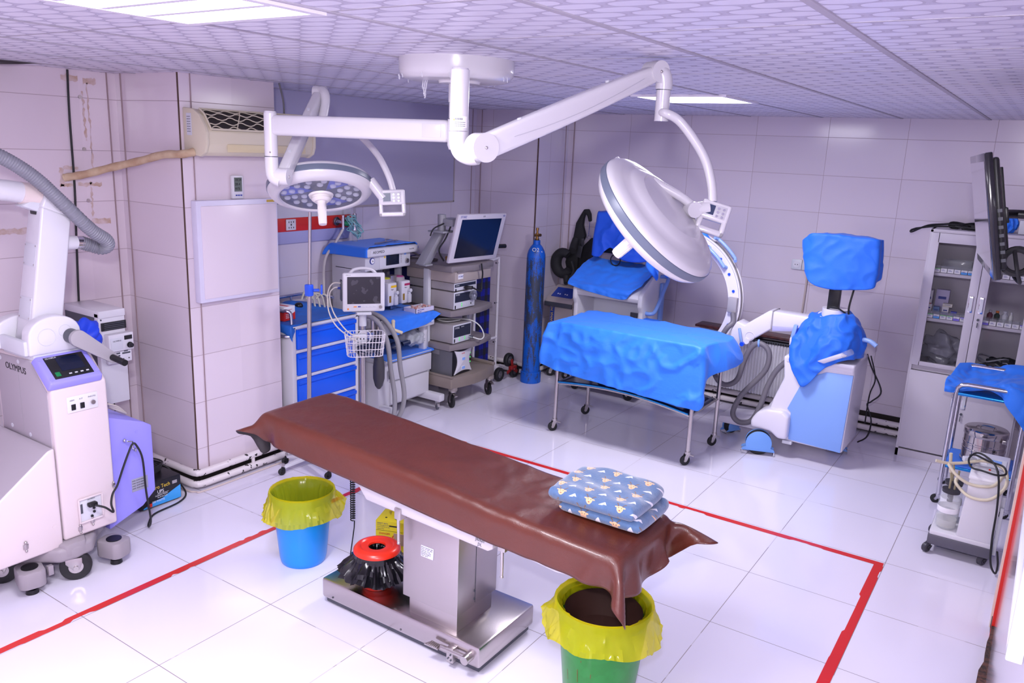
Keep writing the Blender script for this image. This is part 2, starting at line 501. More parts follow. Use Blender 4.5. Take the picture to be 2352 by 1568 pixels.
grain = n.noise(v, 260, 2)
c1 = n.mix(grain, (176, 172, 190), (200, 196, 212))
c2 = n.mix(inside, c1, (222, 219, 232))
n.link(n.mix(n.m('MULTIPLY', rim, 0.55), c2, (166, 160, 176)), n.b.inputs['Base Color'])
n.link(n.m('SUBTRACT', 0.6, n.m('MULTIPLY', inside, 0.25)), n.b.inputs['Roughness'])
n.bump(n.m('ADD', inside, n.m('MULTIPLY', grain, 0.6)), 0.3, 0.0015)

ZC = 2.57
def slab(name, m, *b, **k):
    return struct(G().box(*b, **k).done(name, m))
slab('floor', mf, -2.4, 3.7, -2.9, 5.7, -0.12, 0.0)
# ceiling boards (with one lifted corner above the left wall) and the openings the lamps sit in
slab('ceiling', mc, -2.4, 3.7, -2.9, 5.7, ZC, ZC + 0.1)
slab('wall_left', TWYL, -2.25, -2.09, -2.9, 1.235, 0.0, ZC)
o = slab('wall_column', TWY, -2.25, -1.45, 1.235, 1.93, 0.085, ZC); o.data.materials.append(TWXC)
for p in o.data.polygons:
    if abs(p.normal.y) > .5: p.material_index = 1
slab('wall_recess', TWYR, -2.25, -1.98, 1.93, 5.6, 0.0, ZC)
o = slab('wall_corner_column', TWX, -1.98, -1.25, 4.87, 5.42, 0.085, ZC); o.data.materials.append(TWYR)
for p in o.data.polygons:
    if abs(p.normal.x) > .5: p.material_index = 1
slab('wall_back', TWX, -2.25, 3.6, 5.42, 5.6, 0.0, ZC)
slab('wall_alcove', TWYR, 3.45, 3.6, 2.95, 5.42, 0.0, ZC)
slab('wall_right', mat('right_wall_tile', (214, 206, 220), 0.07, coat=0.4), 2.965, 3.45, -2.9, 2.95, 0.06, ZC)
slab('wall_front', TWX, -2.25, 3.6, -2.9, -2.65, 0.0, ZC)
# dark gap under the tiled columns and the broken wall foot on the right
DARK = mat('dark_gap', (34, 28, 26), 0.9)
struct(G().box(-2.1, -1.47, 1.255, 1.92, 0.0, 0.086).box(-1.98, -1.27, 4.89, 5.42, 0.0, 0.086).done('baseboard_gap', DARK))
rot = mat('broken_plaster', (52, 40, 35), 0.9, vary=0.2, vscale=40, vcol=(96, 62, 52), bump=0.8, bscale=50)
g = G(); rnd = random.Random(3)
pts = [(2.955, -2.6)]; yy = -2.6
for i in range(60):
    yy += 5.5 / 60; pts.append((2.955 - abs(rnd.gauss(0, .004)) - (0.02 if 46 < i < 51 else 0), yy))
g.prism(pts + [(2.99, yy), (2.99, -2.6)], 'z', 0.0, 0.062)
struct(g.done('baseboard_right', rot))
# end of the right wall: cream plaster and a red strip
struct(G().box(2.944, 2.985, 2.62, 2.99, 0.0, ZC).done('trim_1', mat('cream_plaster', (222, 204, 188), 0.6)))
struct(G().box(2.952, 2.99, 2.52, 2.62, 0.0, ZC).done('trim_2', mat('red_paint', (200, 36, 22), 0.35)))
# corner beads of the tiled walls
BEAD = mat('white_bead', (210, 202, 210), 0.25)
g = G()
g.box(-2.092, -2.082, 1.175, 1.181, 0, ZC).box(-2.03, -2.024, 1.228, 1.236, 0.09, ZC)
g.box(-1.915, -1.909, 4.863, 4.871, 0.09, ZC).box(-1.982, -1.974, 4.80, 4.806, 0, ZC)
g.box(-1.19, -1.184, 5.412, 5.422, 0, ZC).box(-1.252, -1.244, 5.36, 5.366, 0.09, ZC)
g.box(-1.456, -1.443, 1.31, 1.314, 0.09, ZC)
struct(g.done('trim_3', mat('grout_brown', (160, 140, 142), 0.6)))
g = G().box(-1.456, -1.449, 1.229, 1.236, 0.09, ZC).box(-1.256, -1.247, 4.862, 4.872, 0.09, ZC)
struct(g.done('trim_4', mat('dark_grout', (84, 62, 52), 0.7)))

# red marking tape on the floor, worn along its edges
def strip(p0, p1, w, seed, wear):
    r = random.Random(seed); d = (Vector(p1) - Vector(p0)); L = d.length; d.normalize(); nn = Vector((-d.y, d.x, 0))
    k = int(L / 0.02); A = []; B = []
    a = b = 0
    for i in range(k + 1):
        if r.random() < wear: a = r.choice((0, 0, r.random() * w * 0.3))
        if r.random() < wear: b = r.choice((0, 0, r.random() * w * 0.3))
        c = Vector(p0) + d * (L * i / k)
        A.append(c + nn * (w / 2 - a)); B.append(c - nn * (w / 2 - b))
    return A, B
TAPE = mat('red_tape', (206, 36, 32), 0.3, bump=0.05, bscale=80)
g = G()
for p0, p1, w, sd, wr in (((-0.624, -2.6, 0), (-0.624, 1.9, 0), 0.046, 4, .3), ((-0.624, 1.9, 0), (-0.624, 3.0, 0), 0.046, 5, .05), ((-0.6, 2.962, 0), (2.395, 2.962, 0), 0.046, 6, .05), ((2.374, 2.94, 0), (2.374, -2.6, 0), 0.05, 7, .12)):
    A, B = strip(p0, p1, w, sd, wr)
    for z in (0.0012,):
        VA = [g.bm.verts.new((q.x, q.y, z)) for q in A]; VB = [g.bm.verts.new((q.x, q.y, z)) for q in B]
        for i in range(len(A) - 1): g.bm.faces.new((VB[i], VB[i + 1], VA[i + 1], VA[i]))
o = g.done('floor_marking_tape', TAPE, flat=True); struct(o); bpy.context.view_layer.update()

# ceiling grid
BAR = mat('ceiling_bar', (172, 166, 176), 0.55)
g = G()
xs = [0.545 + 0.605 * k for k in range(-5, 6)]; ys = [-0.065 + 0.605 * k for k in range(-5, 10)]
for q in xs: g.box(q - .011, q + .011, -2.9, 5.6, ZC - .004, ZC + .01)
for q in ys: g.box(-2.3, 3.6, q - .006, q + .006, ZC - .0012, ZC + .01)
struct(g.done('trim_5', BAR))
# lifted board corner at the left wall
struct(G().prism([(0.35, ZC - .006), (0.66, ZC - .004), (0.66, ZC - .0035), (0.5, ZC - .02)], 'x', -2.07, -1.86).done('trim_6', mat('lifted_board_edge', (60, 52, 56), 0.8)))

# ------------------------------------------------------------------ lamps in the ceiling
LEDM = mat('lit_diffuser', (236, 240, 255), 0.4, emit=14.0)
FRAMEM = mat('lamp_frame', (226, 222, 230), 0.35)
def panel(x0, y0, label, nst=4, strength=None):
    t = thing('ceiling_light_panel', label, 'ceiling light', (x0 + .3, y0 + .3, ZC), group='ceiling light panels')
    g = G(); w = .605
    g.box(x0, x0 + .03, y0, y0 + w, ZC - .012, ZC).box(x0 + w - .03, x0 + w, y0, y0 + w, ZC - .012, ZC)
    g.box(x0 + .03, x0 + w - .03, y0, y0 + .03, ZC - .012, ZC).box(x0 + .03, x0 + w - .03, y0 + w - .03, y0 + w, ZC - .012, ZC)
    p = (w - .06) / nst
    for k in range(1, nst): g.box(x0 + .03, x0 + w - .03, y0 + .03 + p * k - .012, y0 + .03 + p * k + .012, ZC - .01, ZC)
    g.done('panel_frame', FRAMEM, t)
    for k in range(nst):
        G().box(x0 + .03, x0 + w - .03, y0 + .03 + p * k + .012, y0 + .03 + p * (k + 1) - .012, ZC - .007, ZC - .001, bev=.004).done('diffuser', LEDM, t)
    return t
panel(0.54, -0.675, 'large striped white ceiling light above the head end of the operating table')
panel(0.60, 2.95, 'small bright ceiling light near the back wall, behind the tilted surgical lamp', nst=1)
# ------------------------------------------------------------------ operating table
T = thing('operating_table', 'steel operating table with a boxy column and long low base under the brown cover', 'operating table', (0.66, 0.985, 0))
STEELB = mat('satin_steel', (192, 184, 184), 0.36, metal=1.0, bump=0.03, bscale=300)
STEELT = mat('satin_steel_top', (190, 182, 182), 0.24, metal=1.0, bump=0.02, bscale=300)
g = G().box(.185, 1.145, .765, 1.205, .035, .138, bev=.012, seg=2); g.done('base', STEELT, T)
G().box(.2, 1.13, .785, 1.185, .008, .036).done('plinth', DGREY, T)
for x in (.24, 1.09):
    for y in (.82, 1.15): G().cyl((x, y, 0), (x, y, .02), .022).done('foot', BLACK, T)
G().box(.72, .995, .80, 1.065, .137, .30, bev=.003).done('lower_column', STEELB, T)
c = G().box(.695, 1.008, .782, 1.08, .225, .64, bev=.004).done('column_cover', STEELB, T)
G().box(1.0075, 1.0095, .91, .9125, .24, .62).done('seam', DGREY, c)
for z in (.26, .3):
    G().cyl((1.008, .905, z), (1.012, .905, z), .005, n=10).done('screw', DGREY, c)
lab = G().box(.80, .871, .7795, .7825, .455, .508, bev=.0008, seg=1).done('type_plate', mat('type_plate', (208, 208, 226), 0.5), T)
for k in range(6):
    text(['Electric Operating Table', 'Power  AC 220V  50Hz', 'Rated load  135 kg', 'Input power 1.0 kVA', 'Serial No. 20180312', 'Class I  type B'][k], .0065, basis((.803, .7793, .502 - .0078 * k), (1, 0, 0), (0, -1, 0)), INKGREY, lab)
TRAY = mat('tray_grey', (196, 190, 196), 0.42)
g = G(); g.prism([(.44, .715), (.50, .645), (1.18, .615), (1.205, .632), (1.205, .70), (1.0, .72), (.5, .76)], 'y', .748, 1.21, bev=.006); tr = g.done('table_frame', TRAY, T)
text('Jiuxin', .026, basis((1.118, .7465, .657), (1, 0, -.05), (0, -1, 0)), INKGREY, tr, sx=.8); 
text('JX', .02, basis((1.13, .7465, .634), (1, 0, -.05), (0, -1, 0)), INKGREY, tr)
g = G(); g.prism([(-.15, .79), (.44, .71), (.44, .735), (-.16, .83)], 'y', .755, 1.205); g.done('head_board', WHITE, T)
g = G(); g.prism([(1.21, .66), (1.50, .632), (1.75, .655), (1.75, .68), (1.21, .70)], 'y', .755, 1.205); g.done('leg_board', WHITE, T)
def seg(x0, z0, x1, z1, th=.085):
    return [(x0, z0 - th), (x1, z1 - th), (x1, z1), (x0, z0)]
g = G()
prof = ((-.215, .905, .34, .868), (.345, .868, 1.15, .806), (1.155, .804, 1.775, .777))
for x0, z0, x1, z1 in prof:
    g = G(); g.prism(seg(x0, z0 - .005, x1, z1 - .005), 'y', .75, 1.212, bev=.03, seg=3); g.done('mattress', BLACK, T)
# side clamps with levers
for x, y0, z in ((1.252, .752, .66), (.695, .752, .63)):
    g = G().box(x - .018, x + .018, y0 - .012, y0 + .03, z - .02, z + .035, bev=.003).cyl((x, y0 - .004, z - .015), (x + .004, y0 - .006, z - .13), .0075, .006)
    g.sph((x + .004, y0 - .006, z - .132), .008, u=10, v=6)
    g.done('rail_clamp', STEEL, T)
# foot brake with ribbed tread
g = G().box(.99, 1.025, .735, .768, .03, .1, bev=.002).cyl((.955, .74, .085), (1.1, .742, .088), .011).cyl((1.1, .765, .088), (1.1, .715, .088), .020)
pd = g.done('brake_pedal', STEEL, T)
g = G(); g.hexa([(.885, .71, .083), (.955, .718, .078), (.955, .75, .078), (.9, .75, .083)], [(.885, .71, .089), (.955, .718, .084), (.955, .75, .084), (.9, .75, .089)])
for i in range(6):
    for k in range(4): g.box(.9 + .009 * i, .9055 + .009 * i, .715 + .008 * k, .7195 + .008 * k, .083, .0925)
g.done('tread', STEEL, pd)
for x, z in ((1.0, .05), (1.013, .07), (1.016, .045)): G().cyl((x, .736, z), (x, .731, z), .004, n=8).done('bolt', DGREY, pd)
for x in (.26, .7, 1.05):
    G().torus((x, .7645, .055), .004, .001, (0, 1, 0), n=12, k=5).done('screw', DGREY, T)

# brown leathercloth cover, falling over all four sides
LEATH = mat('brown_leathercloth', (88, 40, 28), 0.36, coat=0.15)
n = NT(LEATH); v, x, y, z = n.co()
n.link(n.mix(n.noise(v, 5, 5), (80, 35, 25), (100, 47, 33)), n.b.inputs['Base Color'])
n.link(n.m('ADD', .2, n.m('MULTIPLY', n.noise(v, 3.3, 3), .26)), n.b.inputs['Roughness'])
n.bump(n.m('ADD', n.m('MULTIPLY', n.noise(v, 330, 2), .25), n.m('MULTIPLY', n.noise(v, 16, 3), 1.0)), 0.45, 0.006)
LBACK = mat('cover_backing', (42, 36, 40), 0.7)
boxes = []
for x0, z0, x1, z1 in prof:
    L = math.hypot(x1 - x0, z1 - z0); a = math.atan2(z1 - z0, x1 - x0)
    boxes.append((Matrix.Translation(((x0 + x1) / 2, .98, (z0 + z1) / 2)) @ Matrix.Rotation(-a, 4, 'Y') @ Matrix.Translation((0, 0, -.05)), (L / 2 + .006, .246, .054)))
boxes.append((Matrix.Translation((.86, .98, .67)), (.36, .24, .09)))
NX, NY, H_ = 97, 33, .0243
def init(i, j):
    x = -.395 + i * H_ * .992; yv = .608 + j * H_ * .985
    if x > 1.5: yv += (x - 1.5) * .02
    return (x, yv, .99 - .05 * max(0, (x + .2)) / 2)
P = cloth(NX, NY, H_, init, boxes, steps=150, it=16, bend=.8, seed=5, noise=.002, fric=.7)
# stiff corners: the far foot corner juts out, the near head corner folds outwards
for ci, cj, tgt, rad in ((NX - 1, NY - 1, (1.975, 1.235, .712), 15), (0, 0, (-.34, .71, .775), 11)):
    dlt = np.array(tgt) - P[ci, cj]
    for i in range(NX):
        for j in range(NY):
            w = max(0, 1 - (abs(i - ci) + abs(j - cj)) / rad)
            if P[i, j, 0] > 1.79 or P[i, j, 0] < -.225 or P[i, j, 1] > 1.232 or P[i, j, 1] < .728: P[i, j] += dlt * w
ED = 4
for i in range(NX):
    for j in range(NY):
        k = ridge((P[i, j, 0], P[i, j, 1], 0), 5.5, 3); a = max(0, k) * .010 * (1.0 if .75 < P[i, j, 0] < 1.5 else .35)
        P[i, j, 2] += a
cov = cloth_mesh(P, 'table_cover', [LEATH, LBACK], None, .003)
tag(cov, 'glossy brown leathercloth cover hanging over the operating table', 'cover')

# folded fleece blanket
FLE = mat('blue_fleece', (90, 120, 158), 0.95, sheen=0.6)
n = NT(FLE); v, x, y, z = n.co()
pv = n.m('ADD', y, z)
S_ = .066
gy = n.m('DIVIDE', pv, S_); ry = n.m('FLOOR', gy)
gx = n.m('ADD', n.m('DIVIDE', x, S_), n.m('MULTIPLY', n.m('FLOORED_MODULO', ry, 2.0), .5)); rx = n.m('FLOOR', gx)
cb = n.new('ShaderNodeCombineXYZ'); n.link(rx, cb.inputs[0]); n.link(ry, cb.inputs[1])
wn = n.new('ShaderNodeTexWhiteNoise'); n.link(cb.outputs[0], wn.inputs['Vector'])
wc = n.new('ShaderNodeSeparateColor'); n.link(wn.outputs['Color'], wc.inputs[0])
dx = n.m('MULTIPLY', n.m('SUBTRACT', n.m('SUBTRACT', n.m('FRACT', gx), .5), n.m('MULTIPLY', n.m('SUBTRACT', wc.outputs[0], .5), .22)), S_ / 1.42)
dy = n.m('MULTIPLY', n.m('SUBTRACT', n.m('SUBTRACT', n.m('FRACT', gy), .5), n.m('MULTIPLY', n.m('SUBTRACT', wc.outputs[1], .5), .1)), S_ / 1.42)
rnd_ = n.m('MULTIPLY', n.m('FLOORED_MODULO', n.m('ADD', rx, ry), 2.0), 1.0)
def ell(cx0, cy0, rx, ry, ax=None):
    a = n.m('DIVIDE', n.m('SUBTRACT', ax if ax is not None else dx, cx0), rx); b = n.m('DIVIDE', n.m('SUBTRACT', dy, cy0), ry)
    return n.m('LESS_THAN', n.m('ADD', n.m('MULTIPLY', a, a), n.m('MULTIPLY', b, b)), 1.0)
adx = n.m('ABSOLUTE', dx)
head = n.m('MAXIMUM', ell(0, -.003, .0095, .012), n.m('MAXIMUM', ell(0, -.008, .007, .009), ell(.011, .003, .005, .003, adx)))
eyes = ell(.0042, .001, .0013, .0016, adx); nose = ell(0, -.009, .0025, .002)
st = n.m('SUBTRACT', adx, n.m('ADD', .005, n.m('MULTIPLY', n.m('SUBTRACT', dy, .006), .55)))
ant = n.m('MULTIPLY', n.m('LESS_THAN', n.m('ABSOLUTE', st), .0016), n.m('MULTIPLY', n.m('GREATER_THAN', dy, .006), n.m('LESS_THAN', dy, .02)))
st2 = n.m('SUBTRACT', dy, n.m('ADD', .011, n.m('MULTIPLY', n.m('SUBTRACT', adx, .006), .9)))
ant2 = n.m('MULTIPLY', n.m('LESS_THAN', n.m('ABSOLUTE', st2), .0016), n.m('MULTIPLY', n.m('GREATER_THAN', adx, .007), n.m('LESS_THAN', adx, .015)))
ant = n.m('MAXIMUM', ant, ant2)
bird = n.m('LESS_THAN', n.m('ADD', n.m('ABSOLUTE', n.m('SUBTRACT', dx, n.m('MULTIPLY', dy, .4))), n.m('MULTIPLY', n.m('ABSOLUTE', n.m('ADD', dy, n.m('MULTIPLY', adx, .7))), 1.6)), .011)
isd = n.m('GREATER_THAN', rnd_, .46)
base = n.mix(n.noise(v, 55, 4), (70, 100, 140), (92, 122, 160))
c1 = n.mix(n.m('MULTIPLY', isd, ant), base, (112, 88, 68))
c2 = n.mix(n.m('MULTIPLY', isd, head), c1, (236, 184, 138))
c3 = n.mix(n.m('MULTIPLY', isd, eyes), c2, (90, 60, 50)); c4 = n.mix(n.m('MULTIPLY', isd, nose), c3, (214, 70, 50))
c5 = n.mix(n.m('MULTIPLY', n.m('SUBTRACT', 1.0, isd), bird), c4, (232, 232, 240))
n.link(c5, n.b.inputs['Base Color'])
n.bump(n.noise(v, 180, 3), .5, .003)
bl = thing('fleece_blanket', 'folded pale blue fleece blanket with tan animal heads on it, on the brown cover', 'blanket', (1.56, 1.04, .79))
def puff(x0, x1, y0, y1, z0, z1, seed, lift=0.0, hump=0.0):
    """one soft fold: thick slab with rounded folds and gentle waves"""
    r = random.Random(seed); g = G(); nu, nv = 44, 36; h = (z1 - z0) / 2; rad = h * 1.15
    ph = [r.random() * 6 for _ in range(6)]; cr_ = .05
    def prof(d): return math.sqrt(max(0, 1 - (1 - min(d / rad, 1)) ** 2))
    us = [math.sin(PI * (i / nu - .5)) for i in range(nu + 1)]; ws = [math.sin(PI * (j / nv - .5)) for j in range(nv + 1)]
    def pt(u, w, side):
        u2 = u * math.sqrt(1 - .10 * w * w * w * w); w2 = w * math.sqrt(1 - .10 * u ** 4)
        X = (x0 + x1) / 2 + (x1 - x0) / 2 * u2; Y = (y0 + y1) / 2 + (y1 - y0) / 2 * w2
        e = prof(min((1 - abs(u)) * (x1 - x0) / 2, (1 - abs(w)) * (y1 - y0) / 2))
        zc = (z0 + z1) / 2
        wob = .005 * math.sin(5 * u + ph[0]) * math.cos(4 * w + ph[1]) + .003 * math.sin(11 * w + 7 * u + ph[2])
        hp = hump * math.exp(-((u - .35) / .5) ** 2 - ((w - .65) / .35) ** 2) + hump * .5 * math.exp(-((u + .5) / .35) ** 2 - ((w - .8) / .3) ** 2)
        return (X, Y, zc + lift * (u + 1) / 2 + e * (h + wob + hp) if side > 0 else zc + lift * (u + 1) / 2 - e * h)
    for s_ in (1, -1):
        Pm = [[pt(u, w, s_) for w in ws] for u in us]
        g.grid(Pm if s_ > 0 else [list(reversed(q)) for q in Pm])
    bmesh.ops.remove_doubles(g.bm, verts=g.bm.verts[:], dist=.0004)
    return g
puff(1.40, 1.775, .905, 1.205, .801, .860, 1).done('lower_fold', FLE, bl, sharp=180)
puff(1.36, 1.755, .882, 1.19, .848, .915, 2, lift=.004, hump=.024).done('upper_fold', FLE, bl, sharp=180)

# ------------------------------------------------------------------ bins under and beside the table
def bagmat(name, col, tr, a):
    m = bpy.data.materials.new(name); m.use_nodes = True; nt = m.node_tree; b = nt.nodes['Principled BSDF']
    b.inputs['Base Color'].default_value = lin(col); b.inputs['Roughness'].default_value = .16
    t = nt.nodes.new('ShaderNodeBsdfTransparent'); t.inputs[0].default_value = lin(tr)
    tl = nt.nodes.new('ShaderNodeBsdfTranslucent'); tl.inputs[0].default_value = lin(col)
    x0 = nt.nodes.new('ShaderNodeMixShader'); x0.inputs[0].default_value = .35; nt.links.new(b.outputs[0], x0.inputs[1]); nt.links.new(tl.outputs[0], x0.inputs[2])
    x1 = nt.nodes.new('ShaderNodeMixShader'); x1.inputs[0].default_value = a; nt.links.new(x0.outputs[0], x1.inputs[1]); nt.links.new(t.outputs[0], x1.inputs[2])
    nt.links.new(x1.outputs[0], nt.nodes['Material Output'].inputs['Surface'])
    return m
BAGY = bagmat('yellow_bag_film', (240, 226, 30), (240, 236, 120), .52)
BAGK = mat('black_bag_film', (16, 15, 20), 0.2)
def bag(c, r, ztop, drop, depth, seed, flare, mt, name, parent, nk=130, inn=(.64, .70, .80)):
    """bin liner: down the inside, over the rim, crumpled skirt outside"""
    rr = random.Random(seed)
    prof = [(r * inn[0], ztop - depth), (r * inn[1], ztop - depth * .6), (r * inn[2], ztop - depth * .25), (r * .885, ztop - .02), (r * 1.0, ztop + .007), (r * 1.05, ztop + .004), (r * 1.075, ztop - .018), (r * 1.08, ztop - drop * .28), (r * (1.08 + flare * .25), ztop - drop * .45), (r * (1.08 + flare * .55), ztop - drop * .62), (r * (1.08 + flare * .8), ztop - drop * .82), (r * (1.08 + flare), ztop - drop)]
    kk = len(prof); o1 = rr.random() * 50
    def nz(a, k, sc): return MN.noise(Vector((math.cos(a) * sc + o1, math.sin(a) * sc, k * .35)))
    def fn(a, k):
        w = (1 - 2.6 * abs(nz(a, k, 5.5))) * .6 + nz(a, k, 11) * .6; lo = nz(a, 0, 1.6) * 1.6
        if k <= 3: return (w * .010 * (1.2 - k * .3), 0)
        if k <= 6: return (abs(w) * .003, w * .002)
        s = (k - 6) / (kk - 7)
        return (.014 * s * abs(w) + (w * .016 + lo * .016) * s * (flare * 4), (lo * 1.0 + w * .45) * .034 * s)
    g = G(); g.lathe(prof, c, nk, None, fn)
    o = g.done(name, mt, parent, sharp=24)
    return o
BB = thing('waste_bin', 'bright blue waste bin with a yellow liner, by the head end of the table', 'bin', (-.215, 1.005, 0), group='waste bins with yellow liners')
BLUEBIN = mat('sky_blue_plastic', (24, 142, 236), 0.3)
c = (-.215, 1.005)
G().lathe([(0, .012), (.10, .01), (.113, 0), (.118, .006), (.124, .03), (.156, .365), (.163, .37), (.166, .396), (.158, .40), (.152, .38), (.118, .03), (0, .02)], c, 48).done('bin_body', BLUEBIN, BB)
G().tube([(c[0] + .168 * math.cos(a), c[1] + .168 * math.sin(a), .36 - .11 * math.sin((a - 3.6) / 1.2 * PI)) for a in [3.6 + 1.2 * k / 14 for k in range(15)]], .004).done('handle', CHROME, BB)
bag(c, .163, .406, .125, .30, 11, .20, BAGY, 'bin_liner', BB)

GB = thing('waste_bin', 'large dark green waste bin with a yellow liner, under the table foot end', 'bin', (1.62, .96, 0), group='waste bins with yellow liners')
GREENBIN = mat('green_plastic', (26, 122, 42), 0.3, vary=.06, vscale=14, vcol=(30, 128, 48))
c = (1.62, .96)
G().lathe([(0, .012), (.12, .01), (.132, 0), (.138, .008), (.146, .03), (.184, .41), (.192, .416), (.194, .44), (.186, .444), (.178, .42), (.14, .03), (0, .02)], c, 48).done('bin_body', GREENBIN, GB)
BR = mat('painted_table_reflection', (52, 26, 18), .6)
G().lathe([(.160, .415), (.158, .40), (.14, .30), (0, .29)], c, 48).done('painted_reflection', BR, GB)  # brown lining paints the table's reflection and shade inside the bin
bag(c, .192, .452, .135, .06, 23, .14, BAGY, 'bin_liner', GB, 130, (.85, .87, .88))
g = G()
for a, z, h in ((4.25, .14, .05), (4.6, .16, .06), (4.95, .2, .02), (4.4, .07, .012), (4.7, .26, .01), (5.05, .1, .02)):
    r0 = .146 + (z - .03) / .38 * .038 + .0008; r1 = .146 + (z + h - .03) / .38 * .038 + .0008
    g.poly([(c[0] + r0 * math.cos(a), c[1] + r0 * math.sin(a), z), (c[0] + r0 * math.cos(a + .012), c[1] + r0 * math.sin(a + .012), z), (c[0] + r1 * math.cos(a + .014), c[1] + r1 * math.sin(a + .014), z + h), (c[0] + r1 * math.cos(a), c[1] + r1 * math.sin(a), z + h)])
g.done('rust_streak', mat('rust', (128, 62, 40), .8), GB, flat=True)

RB = thing('pedal_bucket', 'small red bucket with a holed red lid and black liner, standing on the table base', 'bucket', (.44, .885, .1395))
c = (.44, .885); z0 = .1395
G().lathe([(0, z0 + .006), (.066, z0 + .004), (.070, z0), (.072, z0 + .03), (.080, z0 + .032), (.082, z0 + .042), (.09, z0 + .06), (.104, z0 + .185), (.098, z0 + .185), (.074, z0 + .03), (0, z0 + .02)], c, 40).done('bucket_body', RED, RB)
G().lathe([(.040, z0 + .195), (.042, z0 + .204), (.05, z0 + .207), (.075, z0 + .205), (.082, z0 + .210), (.092, z0 + .209), (.104, z0 + .203), (.113, z0 + .192), (.114, z0 + .183), (.108, z0 + .182), (.1, z0 + .19), (.04, z0 + .195)], c, 48).done('lid', RED, RB)
bag(c, .101, z0 + .185, .115, .12, 31, .52, BAGK, 'bin_liner', RB, 130)

# yellow sharps box
SB = thing('sharps_box', 'yellow cardboard sharps box with a round hole in its top, behind the red bucket', 'sharps box', (.10, 1.385, 0), math.radians(22))
m = frame(.10, 1.385, 0, math.radians(22))
G(m).box(-.08, .08, -.075, .075, 0, .205, bev=.002).done('box_body', YEL, SB)
G(m).hexa([(-.02, .0, .203), (.079, .0, .203), (.079, .075, .203), (-.02, .075, .203)], [(-.02, .03, .222), (.079, .03, .222), (.079, .075, .25), (-.02, .075, .25)]).done('lid_flap', YEL, SB)
G(m).cyl((.035, -.02, .2045), (.035, -.02, .2062), .024, n=24).done('hole', mat('hole_dark', (70, 40, 34), .8), SB)
G(m).cyl((-.035, -.03, .2045), (-.035, -.03, .206), .006, n=12).done('hole', INK, SB)
G(m).box(-.076, .076, -.0762, -.0752, .148, .1495).box(.0802, .081, -.07, .07, .148, .1495).done('fold_line', INK, SB)
fm = m @ basis((-.07, -.0757, .185), (1, 0, 0), (0, -1, 0))
for k, s in enumerate(('SAFETY BOX', 'For used syringes and needles', 'Do not overfill. Do not reuse', 'Capacity 5 litres')):
    text(s, .011 if k == 0 else .006, m @ basis((-.07, -.0758, .19 - .0105 * k), (1, 0, 0), (0, -1, 0)), INKGREY, SB)
text('DANGER', .016, m @ basis((-.06, -.0758, .13), (1, 0, 0), (0, -1, 0)), INKRED, SB)
g = G(m)
for a in (PI / 2, PI / 2 + 2 * PI / 3, PI / 2 + 4 * PI / 3):
    cc = Vector((.035 + .017 * math.cos(a), -.0762, .095 + .017 * math.sin(a)))
    g.tube([cc + Vector((.016 * math.cos(a + t), 0, .016 * math.sin(a + t))) for t in [(-2.35 + 4.7 * k / 16) for k in range(17)]], .0028, 6)
g.torus((.035, -.0762, .095), .0135, .0016, (0, 1, 0), 20, 5)
g.done('biohazard_mark', INKRED, SB)
sl = G(m).box(.0, .05, -.0775, -.0757, .176, .183).done('slot', INK, SB)
tg = tag(centre(G().hexa([(.195, 1.285, .10), (.25, 1.305, .10), (.25, 1.308, .10), (.195, 1.288, .10)], [(.185, 1.285, .165), (.24, 1.305, .165), (.24, 1.308, .165), (.185, 1.288, .165)]).done('cardboard_tag', mat('brown_card', (170, 140, 116), .8))), 'small brown card tag hanging in front of the yellow sharps box', 'tag')

# hand control on its coiled lead, hanging from the table frame
hc = thing('hand_control', 'black coiled lead hanging from the table frame, its hand control behind the red bucket', 'hand control', (-.005, 1.17, .0))
pts = []
x0, y0 = -.005, 1.17
for i in range(30 * 10 + 1):
    t = i / 10; pts.append((x0 + .012 * math.cos(2 * PI * t), y0 + .012 * math.sin(2 * PI * t), .62 - .013 * t))
G().tube([(x0, y0, .73), (x0, y0, .66), (x0 + .006, y0, .63)] + pts + [(x0 + .01, y0, .19), (x0 - .0, y0 - .02, .03), (x0 + .05, y0 - .08, .012), (x0 + .1, y0 - .12, .015)], .0032, 6).done('coiled_lead', RUBBER, hc)
G().obox((.12, 1.02, .018), (.05, .12, .03), Matrix.Rotation(.5, 3, 'Z'), bev=.008).done('handset', BLACK, hc)
# ------------------------------------------------------------------ operating microscope on its wheeled stand
MS = thing('operating_microscope', 'tall beige and grey operating microscope stand with a slanted lilac control panel', 'microscope', (-1.18, .25, 0))
# base casting and feet
g = G(); g.prism([(-1.72, -.12), (-1.14, -.13), (-1.03, .0), (-.93, .08), (-.915, .16), (-.93, .25), (-1.04, .33), (-1.13, .44), (-1.26, .58), (-1.72, .62)], 'z', .125, .20, bev=.02, seg=3)
g.prism([(-1.06, .06), (-.92, .11), (-.92, .21), (-1.06, .27)], 'z', .14, .215, bev=.015)
BASEG = mat('base_casting', (150, 142, 148), 0.5, bump=.04, bscale=220)
g.done('base', BASEG, MS)
def foot_pod(cx, cy, rz):
    m = frame(cx, cy, 0, rz)
    p = G(m).prism([(-.085, -.035), (-.06, -.06), (.045, -.06), (.065, -.035), (.065, .035), (.045, .06), (-.06, .06), (-.085, .035)], 'z', .045, .135, bev=.012, seg=2).done('outrigger_foot', BASEG, MS)
    G(m).cyl((-.005, 0, .134), (-.005, 0, .139), .038, n=28).done('pad', BLACK, p)
    G(m).cyl((0, 0, .045), (0, 0, .02), .012).cyl((0, 0, .022), (0, 0, 0), .027, .03).done('levelling_foot', BLACK, p)
foot_pod(-.995, -.035, -.25); foot_pod(-.955, .375, .3)
